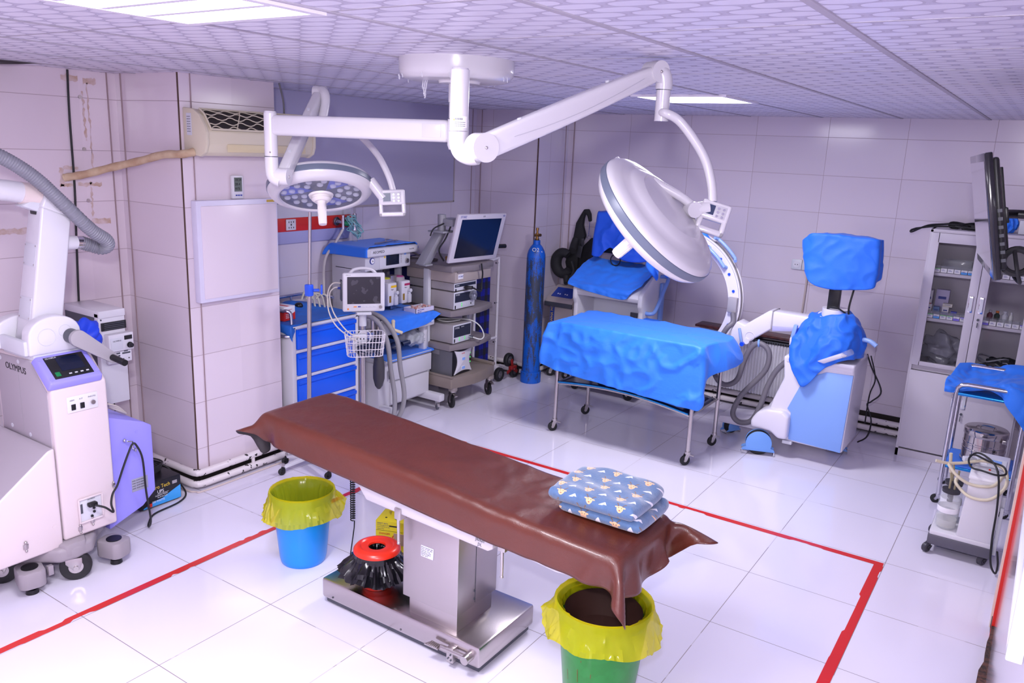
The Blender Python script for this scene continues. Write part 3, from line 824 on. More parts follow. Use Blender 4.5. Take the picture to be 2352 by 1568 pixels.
def big_wheel(x, y, rz, r=.073):
    m = frame(x, y, 0, rz)
    w = G(m).lathe([(.03, -.017), (.055, -.02), (r, -.016), (r + .002, 0), (r, .016), (.055, .02), (.03, .017)], n=32, m=Matrix.Translation((0, 0, r + .002)) @ Matrix.Rotation(PI / 2, 4, 'X')).done('wheel', BLACK, MS)
    G(m).cyl((0, -.019, r), (0, .019, r), .034, n=24).done('hub', STEEL, w)
    G(m).prism([(-.045, .125), (.03, .125), (.03, .10), (.016, .062), (-.014, .062), (-.045, .1)], 'y', -.030, -.023, bev=.002).prism([(-.045, .125), (.03, .125), (.03, .10), (.016, .062), (-.014, .062), (-.045, .1)], 'y', .023, .030, bev=.002).cyl((0, -.034, r), (0, .034, r), .011, n=14).done('fork', STEEL, w)
big_wheel(-.955, .165, math.radians(62)); big_wheel(-1.2, -.075, math.radians(55)); big_wheel(-1.62, .5, 0)
G().box(-.975, -.95, .03, .055, .075, .125, bev=.003).done('brake_lever', BASEG, MS)
# low front cover with a sloping top
g = G(); g.prism([(.122, .19), (.122, .716), (.09, .71), (-.25, .455), (-.33, .36), (-.36, .30), (-.36, .19)], 'x', -1.7, -.966, bev=.012, seg=3)
BEI = mat('microscope_beige', (214, 200, 202), 0.42, bump=.03, bscale=300)
lc = g.done('lower_cover', [BEI, mat('microscope_grey', (168, 160, 168), 0.5)], MS)
for p_ in lc.data.polygons:
    if p_.normal.x < .45: p_.material_index = 1
def catch(y, z, x=-.966, s=1.0, parent=None):
    g = G().box(x - .001, x + .004, y - .012 * s, y + .012 * s, z - .012 * s, z + .012 * s, bev=.001).cyl((x, y, z - .02 * s), (x, y, z + .02 * s), .006 * s, n=10).sph((x + .003, y, z + .022 * s), .008 * s, u=10, v=6).sph((x + .003, y, z - .022 * s), .007 * s, u=10, v=6)
    return g.done('catch', STEEL, parent or MS)
catch(-.055, .265, parent=lc)
G().cyl((-.967, .085, .315), (-.9645, .085, .315), .010, n=20).done('cap', BEI, lc)
# tall body
b = G().prism([(-.968, .215), (-.968, 1.005), (-1.10, 1.13), (-1.50, 1.13), (-1.50, .215)], 'y', .13, .408, bev=.014, seg=3).done('body', BEI, MS)
G().prism([(-1.475, .24), (-1.475, 1.11), (-1.14, 1.125), (-1.0, .99), (-1.0, .24)], 'y', .1262, .1315, bev=.002).done('side_plate', mat('microscope_grey', (168, 160, 168), 0.5), b)
text('OLYMPUS', .047, basis((-1.385, .1255, 1.06), (1, 0, .0), (0, -1, 0)), INK, b, ext=.0006)
for x, z in ((-1.43, 1.09), (-1.25, 1.10), (-1.38, .74), (-1.2, .73)): G().cyl((x, .1262, z), (x, .1245, z), .011, n=18).done('cap', PALE, b)
G().box(-1.262, -1.26, .1255, .1265, .5, 1.12).done('seam', GREY, b)
for y, z in ((.21, .255), (.275, .275)): catch(y, z, -.968, .9, b)
# front panels
fp = G().box(-.9675, -.962, .198, .352, .872, .955, bev=.003)
fp = fp.done('switch_panel', WHITE, MS)
for y in (.228, .272): 
    G().box(-.963, -.9585, y - .011, y + .011, .885, .915, bev=.002).done('rocker_switch', BLACK, fp)
for y, s in ((.224, 'ARM'), (.27, 'X-Y'), (.315, 'PHOTO')): text(s, .011, basis((-.9615, y - .012, .935), (0, 1, 0), (1, 0, 0)), INKGREY, fp)
G().cyl((-.962, .325, .905), (-.954, .325, .905), .011, n=18).done('socket', STEEL, fp)
sp_ = G().box(-.9675, -.9635, .208, .33, .285, .412, bev=.004).done('connector_panel', PALE, MS)
g = G().box(-.964, -.955, .205, .213, .283, .414, bev=.002).box(-.964, -.955, .325, .333, .283, .414, bev=.002).box(-.964, -.955, .208, .33, .407, .415, bev=.002).box(-.964, -.955, .208, .33, .282, .29, bev=.002); g.done('panel_rim', BEI, sp_)
G().box(-.9645, -.961, .218, .228, .335, .385).done('slot', DGREY, sp_)
for y, z in ((.285, .345), (.285, .325), (.272, .305)): G().cyl((-.9645, y, z), (-.959, y, z), .007, n=12).done('socket', BLACK, sp_)
text('OLYMPUS', .009, basis((-.9628, .255, .398), (0, 1, 0), (1, 0, 0)), INKGREY, sp_)
G().obox((-.945, .27, .375), (.03, .045, .022), Matrix.Identity(3), bev=.006).done('plug', BLACK, sp_)
# slanted lilac control panel
tilt = basis((-1.035, .25, 1.10), (0, 1, 0), (.62, 0, .78))     # local x along +y, local y up the slope, z outward
cp = G(tilt); cp.hexa([(-.135, -.115, -.035), (.135, -.115, -.035), (.135, .075, -.03), (-.135, .075, -.03)], [(-.128, -.108, .012), (.128, -.108, .012), (.122, .07, .012), (-.122, .07, .012)], bev=.010, seg=3)
cpo = cp.done('control_panel', LILAC, MS)
G(tilt).box(-.095, .095, -.085, .052, .0115, .0145, bev=.002).done('display_frame', BLACK, cpo)
G(tilt).box(-.045, .07, -.045, .04, .0145, .0156).done('display', SCREENBLUE, cpo)
G(tilt).box(-.083, -.06, -.072, -.046, .0145, .0175, bev=.002).done('power_button', mat('dark_green_button', (16, 120, 66), .3), cpo)
for k in range(4): G(tilt).box(-.022 + .028 * k, -.008 + .028 * k, -.070, -.063, .0145, .0165, bev=.001).done('button', PALE, cpo)
text('OLYMPUS', .012, tilt @ Matrix.Translation((-.088, .043, .0147)), PALE, cpo)
for x, y in ((-.11, .05), (.11, .05), (-.11, -.08), (.112, -.075)): G(tilt).cyl((x, y, .011), (x, y, .0135), .011, n=18).done('cap', LILAC, cpo)
G().box(-1.40, -1.10, .13, .40, 1.125, 1.152, bev=.006).done('collar', PALE, MS)
# swivel housing: two cheeks and the leaning column between them
def cheek(x0, x1, y0, y1, zt):
    pts = [(y0, 1.15), (y1, 1.15)]; r = (y1 - y0) / 2; zc = zt - .11
    pts.append((y1, zc - .02))
    for k in range(13):
        a = PI * k / 12; pts.append(((y0 + y1) / 2 + r * math.cos(a), zc + .11 * math.sin(a) ** .8))
    pts.append((y0, zc - .02))
    return G().prism(pts, 'x', x0, x1, bev=.012, seg=3)
ck = cheek(-1.175, -1.10, .115, .372, 1.335).done('front_cheek', WHITE, MS)
G().torus((-1.099, .2, 1.235), .042, .0012, (1, 0, 0), 32, 5).torus((-1.099, .29, 1.255), .03, .0012, (1, 0, 0), 32, 5).done('cover_ring', PALE, ck)
cheek(-1.43, -1.355, .07, .372, 1.31).done('rear_cheek', WHITE, MS)
G().box(-1.42, -1.12, .10, .128, 1.15, 1.225, bev=.008).done('front_lip', PALE, MS)
lean = [(-1.35, .13), (-1.17, .13)]
g = G(); g.hexa([(-1.335, .155, 1.16), (-1.185, .155, 1.16), (-1.185, .31, 1.16), (-1.335, .31, 1.16)], [(-1.335, .285, 1.84), (-1.185, .278, 1.86), (-1.185, .418, 1.80), (-1.335, .418, 1.80)], bev=.012, seg=3)
g.hexa([(-1.335, .283, 1.835), (-1.185, .276, 1.855), (-1.185, .418, 1.795), (-1.335, .418, 1.795)], [(-1.32, .32, 1.945), (-1.2, .32, 1.945), (-1.2, .41, 1.90), (-1.32, .41, 1.90)], bev=.012, seg=3)
col = g.done('leaning_column', WHITE, MS)
def leanface(t, z0):   # on the -y face
    return Vector((-1.26, .155 + (.2815 - .155) * (z0 - 1.16) / .69, z0))
for z0 in (1.36, 1.62):
    a = leanface(0, z0); q = basis(a + Vector((0, -.002, 0)), (1, 0, 0), (0, -.983, .18))
    p = G(q).box(-.055, .055, -.055, .055, -.002, .002, bev=.001).done('access_plate', PALE, col)
    for sx in (-.047, .047):
        for sy in (-.046, .046): G(q).cyl((sx, sy, .0015), (sx, sy, .004), .004, n=8).done('screw', STEEL, p)
G().box(-1.285, -1.235, .268, .285, 1.815, 1.835, bev=.003).done('latch', BLACK, col)
# horizontal arm with collar
g = G().tube([(-1.26, .31, 1.90), (-1.26, .2, 1.925), (-1.26, .05, 1.94), (-1.26, -.5, 1.96)], .050, 24, sm=4); arm = g.done('swing_arm', WHITE, MS)
G().tube([(-1.26, .30, 1.905), (-1.26, .22, 1.92)], .0535, 28).done('arm_collar', mat('arm_collar_beige', (222, 206, 202), .4), arm)
G().prism([(.20, 1.86), (.31, 1.815), (.33, 1.86), (.28, 1.90)], 'x', -1.30, -1.22, bev=.01).done('arm_bracket', PALE, arm)
for y in (.09, -.02): G().torus((-1.26, y, 1.94), .0505, .0015, (0, 1, 0), 28, 5).done('ring', PALE, arm)
# ribbed hose from the column's side over the arm
st = G().cyl((-1.25, .39, 1.668), (-1.25, .462, 1.664), .040, .034, n=24).done('hose_socket', WHITE, MS)
G().cyl((-1.25, .458, 1.664), (-1.25, .492, 1.662), .034, n=24).done('ring', CHROME, st)
HOSE = mat('hose_grey', (128, 128, 138), 0.45)
pp = spline([(-1.25, .485, 1.663), (-1.245, .53, 1.645), (-1.225, .575, 1.628), (-1.19, .592, 1.645), (-1.165, .57, 1.68), (-1.155, .49, 1.738), (-1.15, .35, 1.885), (-1.16, .23, 2.008), (-1.17, .08, 2.105), (-1.18, -.15, 2.19), (-1.2, -.5, 2.25)], 46)
PP = [Vector(p) for p in pp]; acc = 0; rr_ = [.033]
for i in range(1, len(PP)):
    acc += (PP[i] - PP[i - 1]).length; rr_.append(.0325 + .0028 * math.sin(acc / .0115 * 2 * PI))
def hr(t): return rr_[min(len(rr_) - 1, int(round(t * (len(rr_) - 1))))]
G().tube(PP, hr, 20).done('ribbed_hose', HOSE, MS, sharp=180)
# crank
cr = G().cyl((-1.11, .315, 1.225), (-1.045, .315, 1.222), .037, n=28).done('crank', DGREY, MS)
mcr = basis((-1.03, .315, 1.222), (0, .79, -.62), (1, 0, 0))
pts = []
for k in range(13):
    a = PI / 2 + PI * k / 12; pts.append((.042 * math.cos(a), .042 * math.sin(a)))
for k in range(13):
    a = -PI / 2 + PI * k / 12; pts.append((.215 + .026 * math.cos(a), .026 * math.sin(a)))
G(mcr).prism(pts, 'z', -.012, .012, bev=.005).done('crank_arm', GREY, cr)
hp = mcr @ Vector((.205, 0, .012))
G().tube([hp, hp + Vector((.02, .001, -.002)), hp + Vector((.105, .004, -.012))], .0165, 18).done('crank_grip', BLACK, cr)
# lilac side box with hook
sb = G(); sb.prism([(.42, .13), (.42, .775), (.655, .685), (.70, .655), (.70, .27), (.62, .20)], 'x', -1.52, -1.075, bev=.008)
sbo = sb.done('side_box', LILAC, MS)
G().tube([(-1.075, .535, .612), (-1.045, .535, .612), (-1.045, .565, .605), (-1.045, .565, .565), (-1.035, .565, .553), (-1.02, .565, .556), (-1.018, .565, .572)], .0045, 10).sph((-1.07, .535, .612), .011, u=12, v=8).done('hook', CHROME, sbo)
lb = G().box(-1.0765, -1.0735, .56, .655, .30, .375, bev=.001).done('type_plate', mat('grey_label', (150, 150, 168), .5), sbo)
for k in range(4): text('MODEL  100-240V 50/60Hz', .0085, basis((-1.073, .563, .363 - .015 * k), (0, 1, 0), (1, 0, 0)), INKGREY, lb, sx=.7)
for y, z in ((.475, .38), (.61, .64)): G().cyl((-1.076, y, z), (-1.0735, y, z), .009, n=16).done('cap', LILAC, sbo)
g = G()
for k in range(7): g.box(-1.2 - .04 * k, -1.175 - .04 * k, .698, .7025, .36, .40)
g.done('vent', DGREY, sbo)
g = G()
for k in range(3): g.tube([(-1.3 + .03 * k, .43, .84 - .02 * k), (-1.24 + .02 * k, .5, .80), (-1.2, .58, .745 + .01 * k), (-1.22, .64, .705)], .006, 8, sm=5)
g.done('signal_cable', mat('cream_cable', (196, 186, 176), .5), sbo)

# power lead hung on the hook
pc = tag(centre(G().tube([(-.93, .275, .372), (-.90, .31, .355), (-.90, .35, .315), (-.905, .345, .36), (-.93, .37, .40), (-.95, .41, .43), (-1.0, .475, .49), (-1.03, .53, .555), (-1.036, .558, .592), (-1.03, .575, .585), (-1.02, .6, .5), (-1.04, .62, .3), (-1.08, .66, .1), (-1.17, .70, .012), (-1.22, .73, .008), (-1.3, .82, .008), (-1.33, 1.0, .008), (-1.4, 1.1, .012), (-1.5, 1.12, .06), (-1.56, 1.088, .15), (-1.6, 1.04, .18)], .0055, 8, sm=6).done('power_lead', RUBBER)), 'black mains lead hung over the hook of the lilac box, trailing on the floor', 'cable')
catch(.40, .43, -.968, .7, b)

# light source unit on the wall behind it
LS = thing('light_source_unit', 'white wall-mounted box with dark vents and a round knob, beside the lilac box', 'light source', (-1.9, .89, .6))
cs_ = G().box(-2.088, -1.705, .80, .965, 1.14, 1.185, bev=.006).hexa([(-1.76, .80, .60), (-1.72, .80, .60), (-1.72, .965, .60), (-1.76, .965, .60)], [(-1.76, .80, 1.17), (-1.715, .80, 1.17), (-1.715, .965, 1.17), (-1.76, .965, 1.17)], bev=.004)
cs_.done('casing', WHITE, LS)
G().box(-2.088, -1.758, .80, .95, .62, 1.145, bev=.006).done('inner_casing', DGREY, LS)
v_ = G().box(-1.716, -1.708, .812, .968, 1.062, 1.112, bev=.002).done('vent', BLACK, LS)
g = G()
for k in range(4): g.box(-1.709, -1.7065, .83, .955, 1.068 + .011 * k, 1.072 + .011 * k)
g.done('vent_bar', DGREY, v_)
fb = G().box(-1.722, -1.668, .828, .985, .935, 1.042, bev=.006).done('lamp_module', WHITE, LS)
G().box(-1.669, -1.6665, .84, .915, .945, 1.02, bev=.001).done('lamp_door', PALE, fb)
text('OLYMPUS', .012, basis((-1.6655, .852, 1.0), (0, 1, 0), (1, 0, 0)), INKGREY, fb)
G().box(-1.669, -1.665, .925, .975, 1.0, 1.026, bev=.003).done('display', BLACK, fb)
kn = G().cyl((-1.668, .957, .965), (-1.662, .957, .965), .018, n=20).cyl((-1.662, .957, .965), (-1.645, .957, .965), .014, n=20).done('knob', BLACK, fb)
sw = G().box(-1.72, -1.69, .828, .98, .858, .93, bev=.005).done('switch_module', WHITE, LS)
for y0, y1, z0, z1 in ((.845, .905, .912, .922), (.845, .905, .896, .906), (.918, .97, .908, .918), (.93, .955, .922, .928)): G().box(-1.691, -1.689, y0, y1, z0, z1).done('legend_strip', DGREY, sw)
G().box(-1.691, -1.684, .85, .878, .866, .888, bev=.002).done('power_switch', GREENLED, sw)
for y in (.925, .96): G().cyl((-1.691, y, .878), (-1.689, y, .878), .004, n=10).done('socket', INK, sw)
for y, z in ((.815, 1.13), (.815, .615)): G().cyl((-1.718, y, z), (-1.712, y, z), .005, n=10).done('screw', DGREY, LS)
G().tube([(-1.74, .87, .605), (-1.74, .875, .55), (-1.74, .85, .5)], .004, 8, sm=4).done('lead', RUBBER, LS)
# crumpled blue sheet stuffed between the cheek and the unit
crumple('hanging_sheet', 'crumpled deep blue sheet stuffed beside the swivel housing of the microscope', 'sheet', (-1.45, .565, 1.12), (.06, .10, .085), mat('deep_blue_sheet', (24, 66, 214), .55, bump=.1, bscale=150), 4)

# UPS on the floor
UP = thing('ups_unit', 'small black battery backup box with a blue corner, on the floor beside the lilac box', 'ups', (-1.56, .925, 0))
UB = mat('ups_black', (22, 22, 28), .35)
G().box(-1.75, -1.385, .785, 1.06, .008, .165, bev=.006).done('casing', UB, UP)
for x in (-1.7, -1.43):
    for y in (.82, 1.03): G().cyl((x, y, 0), (x, y, .01), .012, n=12).done('foot', RUBBER, UP)
f = G().box(-1.386, -1.382, .79, 1.055, .012, .16, bev=.001).done('front_panel', UB, UP)
G().prism([(.80, .014), (1.053, .014), (1.053, .098), (.99, .075), (.93, .05), (.87, .043), (.80, .02)], 'x', -1.3825, -1.381).done('blue_print', mat('cyan_print', (60, 160, 230), .4), f)
for s, sz, y, z, mm_ in (('Micro Tech', .034, .84, .128, mat('gold_ink', (226, 190, 60), .5)), ('UPS', .03, .895, .096, WHITEINK), ('Computers, Printers,', .011, .88, .074, WHITEINK), ('Fax & Net Code', .011, .895, .061, WHITEINK), ('500 WATTS', .018, .858, .04, WHITEINK)):
    text(s, sz, basis((-1.3808, y, z), (0, 1, 0), (1, 0, 0)), mm_, f, sx=.9)
G().box(-1.3825, -1.3805, .895, .97, .081, .0825).done('logo_line', WHITEINK, f)
G().box(-1.383, -1.374, .825, .855, .018, .04, bev=.003).done('rocker_switch', RED, f)
G().box(-1.383, -1.380, .998, 1.03, .118, .138).done('meter', GREY, f)
g = G()
for k in range(5): g.tube([(-1.55 + .1 * math.cos(a) * (.7 + .06 * k), .93 + .1 * math.sin(a) * (.9 + .03 * k), .176 + .012 * k + .004 * math.sin(a * 3)) for a in [2 * PI * q / 28 for q in range(28)]], .005, 6, True)
tag(centre(g.done('coiled_cable', RUBBER)), 'loops of black cable coiled on top of the battery backup box', 'cable')

# ------------------------------------------------------------------ heating pipes round the column foot
PIPE = mat('chipped_white_paint', (222, 214, 214), .35)
n = NT(PIPE); v, x, y, z = n.co()
ch = n.m('MULTIPLY', n.m('GREATER_THAN', n.noise(v, 26, 4), .63), n.m('GREATER_THAN', n.noise(v, 4, 2), .46))
n.link(n.mix(ch, (222, 214, 214), (34, 28, 26)), n.b.inputs['Base Color'])
for z0, zl in ((.112, 'upper'), (.04, 'lower')):
    d = 0 if zl == 'upper' else .012
    g = G().tube([(-2.05, 1.19 - d, z0), (-1.47, 1.19 - d, z0), (-1.44 + d * .3, 1.193 - d, z0), (-1.418 + d, 1.20 - d * .4, z0), (-1.407 + d, 1.225, z0), (-1.405 + d, 1.26, z0), (-1.405 + d, 1.90, z0), (-1.412 + d, 1.938, z0), (-1.44, 1.962, z0), (-1.6, 1.964, z0)], .023, 18)
    o = g.done('heating_pipe', PIPE); tag(centre(o), f'chipped white heating pipe round the foot of the tiled column, the {zl} of two', 'pipe', 'heating pipes')
tag(centre(G().cyl((-1.395, 1.62, .055), (-1.395, 1.62, .098), .012).done('pipe_spacer', PIPE)), 'short white spacer between the two chipped heating pipes', 'pipe bracket')
tag(centre(G().tube([(-1.9, 1.14, .006), (-1.48, 1.14, .006), (-1.39, 1.16, .006), (-1.355, 1.25, .006), (-1.355, 1.9, .006)], .006, 8, sm=5).done('floor_cable', mat('dirty_cream_cable', (206, 190, 182), .5))), 'thin cream cable lying on the floor along the heating pipes', 'cable')

# ------------------------------------------------------------------ wall fittings
AC = thing('air_conditioner', 'yellowed cream split air conditioner high on the tiled column', 'air conditioner', (-1.35, 1.66, 2.1))
prof = [(-1.4475, 2.105), (-1.30, 2.105), (-1.262, 2.125), (-1.245, 2.17), (-1.243, 2.24), (-1.255, 2.27), (-1.30, 2.335), (-1.345, 2.362), (-1.4475, 2.372)]
a_ = G().prism([(x, z) for x, z in prof], 'y', 1.262, 2.08, bev=.008, seg=2).done('casing', CREAM, AC)
G().prism([(-1.4475, 2.12), (-1.30, 2.10), (-1.255, 2.125), (-1.237, 2.17), (-1.236, 2.24), (-1.25, 2.275), (-1.3, 2.342), (-1.35, 2.37), (-1.4475, 2.378)], 'y', 1.252, 1.275, bev=.006).done('end_cap', CREAM, AC)
G().prism([(-1.4475, 2.12), (-1.30, 2.10), (-1.255, 2.125), (-1.237, 2.17), (-1.236, 2.24), (-1.25, 2.275), (-1.3, 2.342), (-1.35, 2.37), (-1.4475, 2.378)], 'y', 2.065, 2.09, bev=.006).done('end_cap', CREAM, AC)
ap_ = [(-1.2435, 2.255), (-1.2555, 2.275), (-1.3, 2.341), (-1.345, 2.3675)]
gr = G().prism(ap_ + [(-1.35, 2.36), (-1.305, 2.33), (-1.262, 2.265), (-1.25, 2.25)], 'y', 1.30, 2.05).done('intake', mat('intake_dark', (44, 38, 36), .7), AC)
AP_ = lin1([(x, 0, z) for x, z in ap_], 41)
def onint(y, t):
    q = AP_[int(max(0, min(40, round(t * 40))))]; return (q.x + .004, y, q.z + .004)
g = G()
for k in range(5):
    g.tube([onint(1.30 + .75 * t / 60, .06 + .2 * k + .075 * math.sin(t * PI / 5 + k * PI)) for t in range(61)], .0034, 6)
for yy in (1.52, 1.76, 1.97): g.tube([onint(yy - .05 + .1 * t / 8, t / 8) for t in range(9)], .0034, 6)
for t in (0, 1): g.tube([onint(1.29, t), onint(2.06, t)], .006, 6)
for yy in (1.29, 2.06): g.tube([onint(yy, t / 8) for t in range(9)], .006, 6)
g.done('grille', CREAM, gr)
G().box(-1.2425, -1.2405, 1.40, 2.0, 2.13, 2.175, bev=.0008).done('louvre_panel', mat('cream_dark', (214, 200, 160), .4), AC)
text('SAMSUNG', .02, basis((-1.2415, 1.68, 2.225), (0, 1, 0), (1, 0, 0)), INKGREY, AC)
st_ = G().box(-1.41, -1.365, 1.2495, 1.2525, 2.22, 2.345).done('rating_sticker', PALE, AC)
for k in range(7): text('MODEL AS12 220V', .0055, basis((-1.405 , 1.2492, 2.325 - .014 * k), (1, 0, 0), (0, -1, 0)), INKGREY, st_, sx=.7)
g = G().tube([(-1.36, 1.26, 2.125), (-1.40, 1.2, 2.11), (-1.55, 1.18, 2.10), (-1.75, 1.15, 2.055), (-1.9, 1.06, 2.01), (-2.0, .95, 1.965), (-2.07, .885, 1.945), (-2.088, .87, 1.94)], lambda t: .023 + .0012 * math.sin(t * 60), 14, sm=10)
g.done('wrapped_pipe', mat('pipe_wrap', (206, 184, 152), .7, vary=.3, vscale=12, vcol=(180, 150, 120)), AC)

XV = thing('film_viewer', 'large white light box for viewing films, hung on the tiled column', 'light box', (-1.43, 1.58, 1.21))
G().box(-1.449, -1.395, 1.275, 1.888, 1.212, 1.838, bev=.006).done('casing', mat('viewer_white', (212, 208, 226), .35), XV)
G().box(-1.398, -1.390, 1.305, 1.875, 1.235, 1.805, bev=.004).done('screen', mat('viewer_screen', (222, 210, 218), .3), XV)
G().box(-1.398, -1.393, 1.80, 1.862, 1.815, 1.83).done('warning_label', mat('label_yellow', (190, 160, 70), .5), XV)
TH = thing('digital_thermometer', 'small white digital thermometer clock standing on the film light box', 'thermometer', (-1.435, 1.6, 1.84))
G().box(-1.447, -1.425, 1.562, 1.648, 1.839, 1.985, bev=.006).done('casing', WHITE, TH)
d = G().box(-1.426, -1.4235, 1.577, 1.634, 1.885, 1.972).done('display', mat('lcd_grey', (96, 106, 98), .3), TH)
for k, s in enumerate(('10:24', '28.4', '41%')): text(s, .022, basis((-1.4232, 1.582, 1.957 - .027 * k), (0, 1, 0), (1, 0, 0)), INK, d)
for k in range(3): G().box(-1.426, -1.4225, 1.585 + .018 * k, 1.597 + .018 * k, 1.858, 1.866).done('button', INKBLUE, TH)
tag(centre(G().tube([(-2.083, .94, 2.565), (-2.083, .93, 2.3), (-2.083, .925, 1.9), (-2.083, .91, 1.6), (-2.083, .895, 1.3), (-2.083, .89, 1.18)], .0065, 8, sm=8).done('hanging_cable', RUBBER)), 'thick black cable hanging down the tiled wall beside the ribbed hose', 'cable')
tag(centre(G().tube([(-1.42, 1.95, 2.568), (-1.40, 1.965, 2.45), (-1.40, 1.97, 2.33), (-1.40, 2.0, 2.2)], .006, 8, sm=8).done('hanging_cable', mat('grey_cable', (110, 108, 112), .5))), 'thin grey cable hanging from the ceiling behind the air conditioner', 'cable')

# remains of brown packing tape and torn film on the wall
TP = mat('old_tape', (188, 160, 140), .5, vary=.35, vscale=22, vcol=(214, 196, 196))
g = G(); r = random.Random(8)
def patch(y0, y1, z0, z1, k=9):
    A = []; B = []
    horiz = (y1 - y0) > (z1 - z0)
    for i in range(k + 1):
        t = i / k
        if horiz: A.append((-2.0885, y0 + (y1 - y0) * t, z1 + r.uniform(-.008, .004))); B.append((-2.0885, y0 + (y1 - y0) * t, z0 + r.uniform(-.004, .008)))
        else: A.append((-2.0885, y0 + r.uniform(-.004, .010), z0 + (z1 - z0) * t)); B.append((-2.0885, y1 + r.uniform(-.010, .004), z0 + (z1 - z0) * t))
    for i in range(k):
        q = (B[i], B[i + 1], A[i + 1], A[i]); g.poly(q)
patch(.90, 1.0, 2.50, 2.54); patch(1.03, 1.11, 2.49, 2.53); patch(1.015, 1.03, 2.16, 2.45, 22); patch(1.045, 1.06, 1.98, 2.5, 26); patch(1.02, 1.035, 1.7, 1.92, 18)
patch(.87, .96, 1.985, 2.01); patch(.84, .92, 1.885, 1.905); patch(.95, 1.1, 1.885, 1.91); patch(1.02, 1.14, 1.655, 1.69); patch(.44, .68, 1.62, 1.655, 16); patch(.84, .87, 1.89, 2.0)
o = g.done('old_packing_tape', TP, flat=True); o['kind'] = 'structure'
g = G()
for z in (2.415, 2.11, 1.80): g.cyl((-2.091, 1.005, z), (-2.083, 1.005, z), .011, n=16)
o = g.done('wall_screw', STEEL); o['kind'] = 'structure'
# ------------------------------------------------------------------ recess wall
struct(G().box(-1.982, -1.972, 1.935, 4.515, 1.70, ZC).done('wall_panel', mat('lilac_sheet', (176, 172, 196), .4)))
struct(G().box(-1.975, -1.968, 4.51, 4.525, 1.69, 2.45).box(-1.975, -1.968, 1.94, 4.52, 1.688, 1.702).done('trim_7', mat('sheet_edge', (170, 160, 160), .5)))

BH = thing('bedhead_panel', 'red and white medical gas panel with a socket on the recess wall', 'wall panel', (-1.95, 2.55, 1.44))
G().box(-1.979, -1.925, 1.96, 3.10, 1.636, 1.745, bev=.006).done('top_channel', WHITE, BH)
G().box(-1.979, -1.928, 1.96, 3.10, 1.535, 1.637, bev=.003).done('red_channel', mat('red_panel', (206, 40, 30), .35), BH)
G().prism([(-1.979, 1.535), (-1.925, 1.535), (-1.932, 1.52), (-1.96, 1.44), (-1.979, 1.43)], 'y', 1.96, 3.10, bev=.003).done('lower_channel', mat('lavender_panel', (176, 176, 218), .35), BH)
so = G().box(-1.928, -1.918, 2.41, 2.505, 1.545, 1.628, bev=.004).done('socket', WHITE, BH)
g = G()
for y in (2.435, 2.457, 2.48):
    for z in (1.565, 1.607): g.box(-1.9185, -1.9165, y - .003, y + .003, z - .006, z + .006)
g.box(-1.9185, -1.9165, 2.452, 2.462, 1.58, 1.594); g.done('socket_hole', INK, so)
for y in (2.925, 3.05):
    o_ = G().cyl((-1.929, y, 1.59), (-1.915, y, 1.59), .034, n=24).cyl((-1.915, y, 1.59), (-1.90, y, 1.59), .02, n=20).done('gas_outlet', CHROME, BH)
    G().torus((-1.914, y, 1.59), .03, .005, (1, 0, 0), 24, 8).done('outlet_ring', DGREY, o_)
fl = thing('oxygen_flowmeter', 'chrome and glass oxygen flowmeter with coiled green tubing, plugged into the red panel', 'flowmeter', (-1.87, 3.06, 1.4))
G().cyl((-1.90, 3.05, 1.59), (-1.86, 3.06, 1.585), .012).cyl((-1.86, 3.07, 1.65), (-1.86, 3.07, 1.54), .016, n=18).done('valve', CHROME, fl)
G().cyl((-1.86, 3.07, 1.65), (-1.86, 3.07, 1.76), .012).done('gauge_tube', GLASS, fl)
G().cyl((-1.86, 3.07, 1.545), (-1.86, 3.07, 1.515), .024, n=20).done('bottle_cap', CHROME, fl)
G().cyl((-1.86, 3.07, 1.515), (-1.86, 3.07, 1.42), .026, .024, n=20).done('humidifier_bottle', CLEARP, fl)
r = random.Random(12); pts = []
for k in range(64):
    a = k * .62; pts.append((-1.845 + r.uniform(-.02, .03), 3.03 + .085 * math.cos(a) * r.uniform(.6, 1.1) + .02, 1.545 + .095 * math.sin(a * .93) * r.uniform(.5, 1.1)))
G().tube(pts, .0045, 6, sm=4).done('green_tubing', mat('pale_green_tube', (140, 196, 196), .4), fl)
vf = thing('vacuum_regulator', 'small regulator with a green knob and white hose, plugged into the red panel', 'regulator', (-1.88, 2.93, 1.5))
G().cyl((-1.90, 2.925, 1.59), (-1.865, 2.945, 1.58), .011).cyl((-1.865, 2.945, 1.64), (-1.865, 2.945, 1.53), .014, n=16).done('body', CHROME, vf)
G().cyl((-1.865, 2.965, 1.575), (-1.84, 2.985, 1.572), .02, n=16).done('knob', mat('green_knob', (20, 140, 90), .4), vf)
G().tube([(-1.865, 2.945, 1.53), (-1.89, 2.89, 1.43), (-1.925, 2.80, 1.28), (-1.93, 2.79, 1.0)], .011, 10, sm=6).done('hose', mat('cream_hose', (206, 200, 196), .5), vf)
G().cyl((-1.865, 2.945, 1.64), (-1.865, 2.945, 1.70), .008).done('gauge_tube', GLASS, vf)

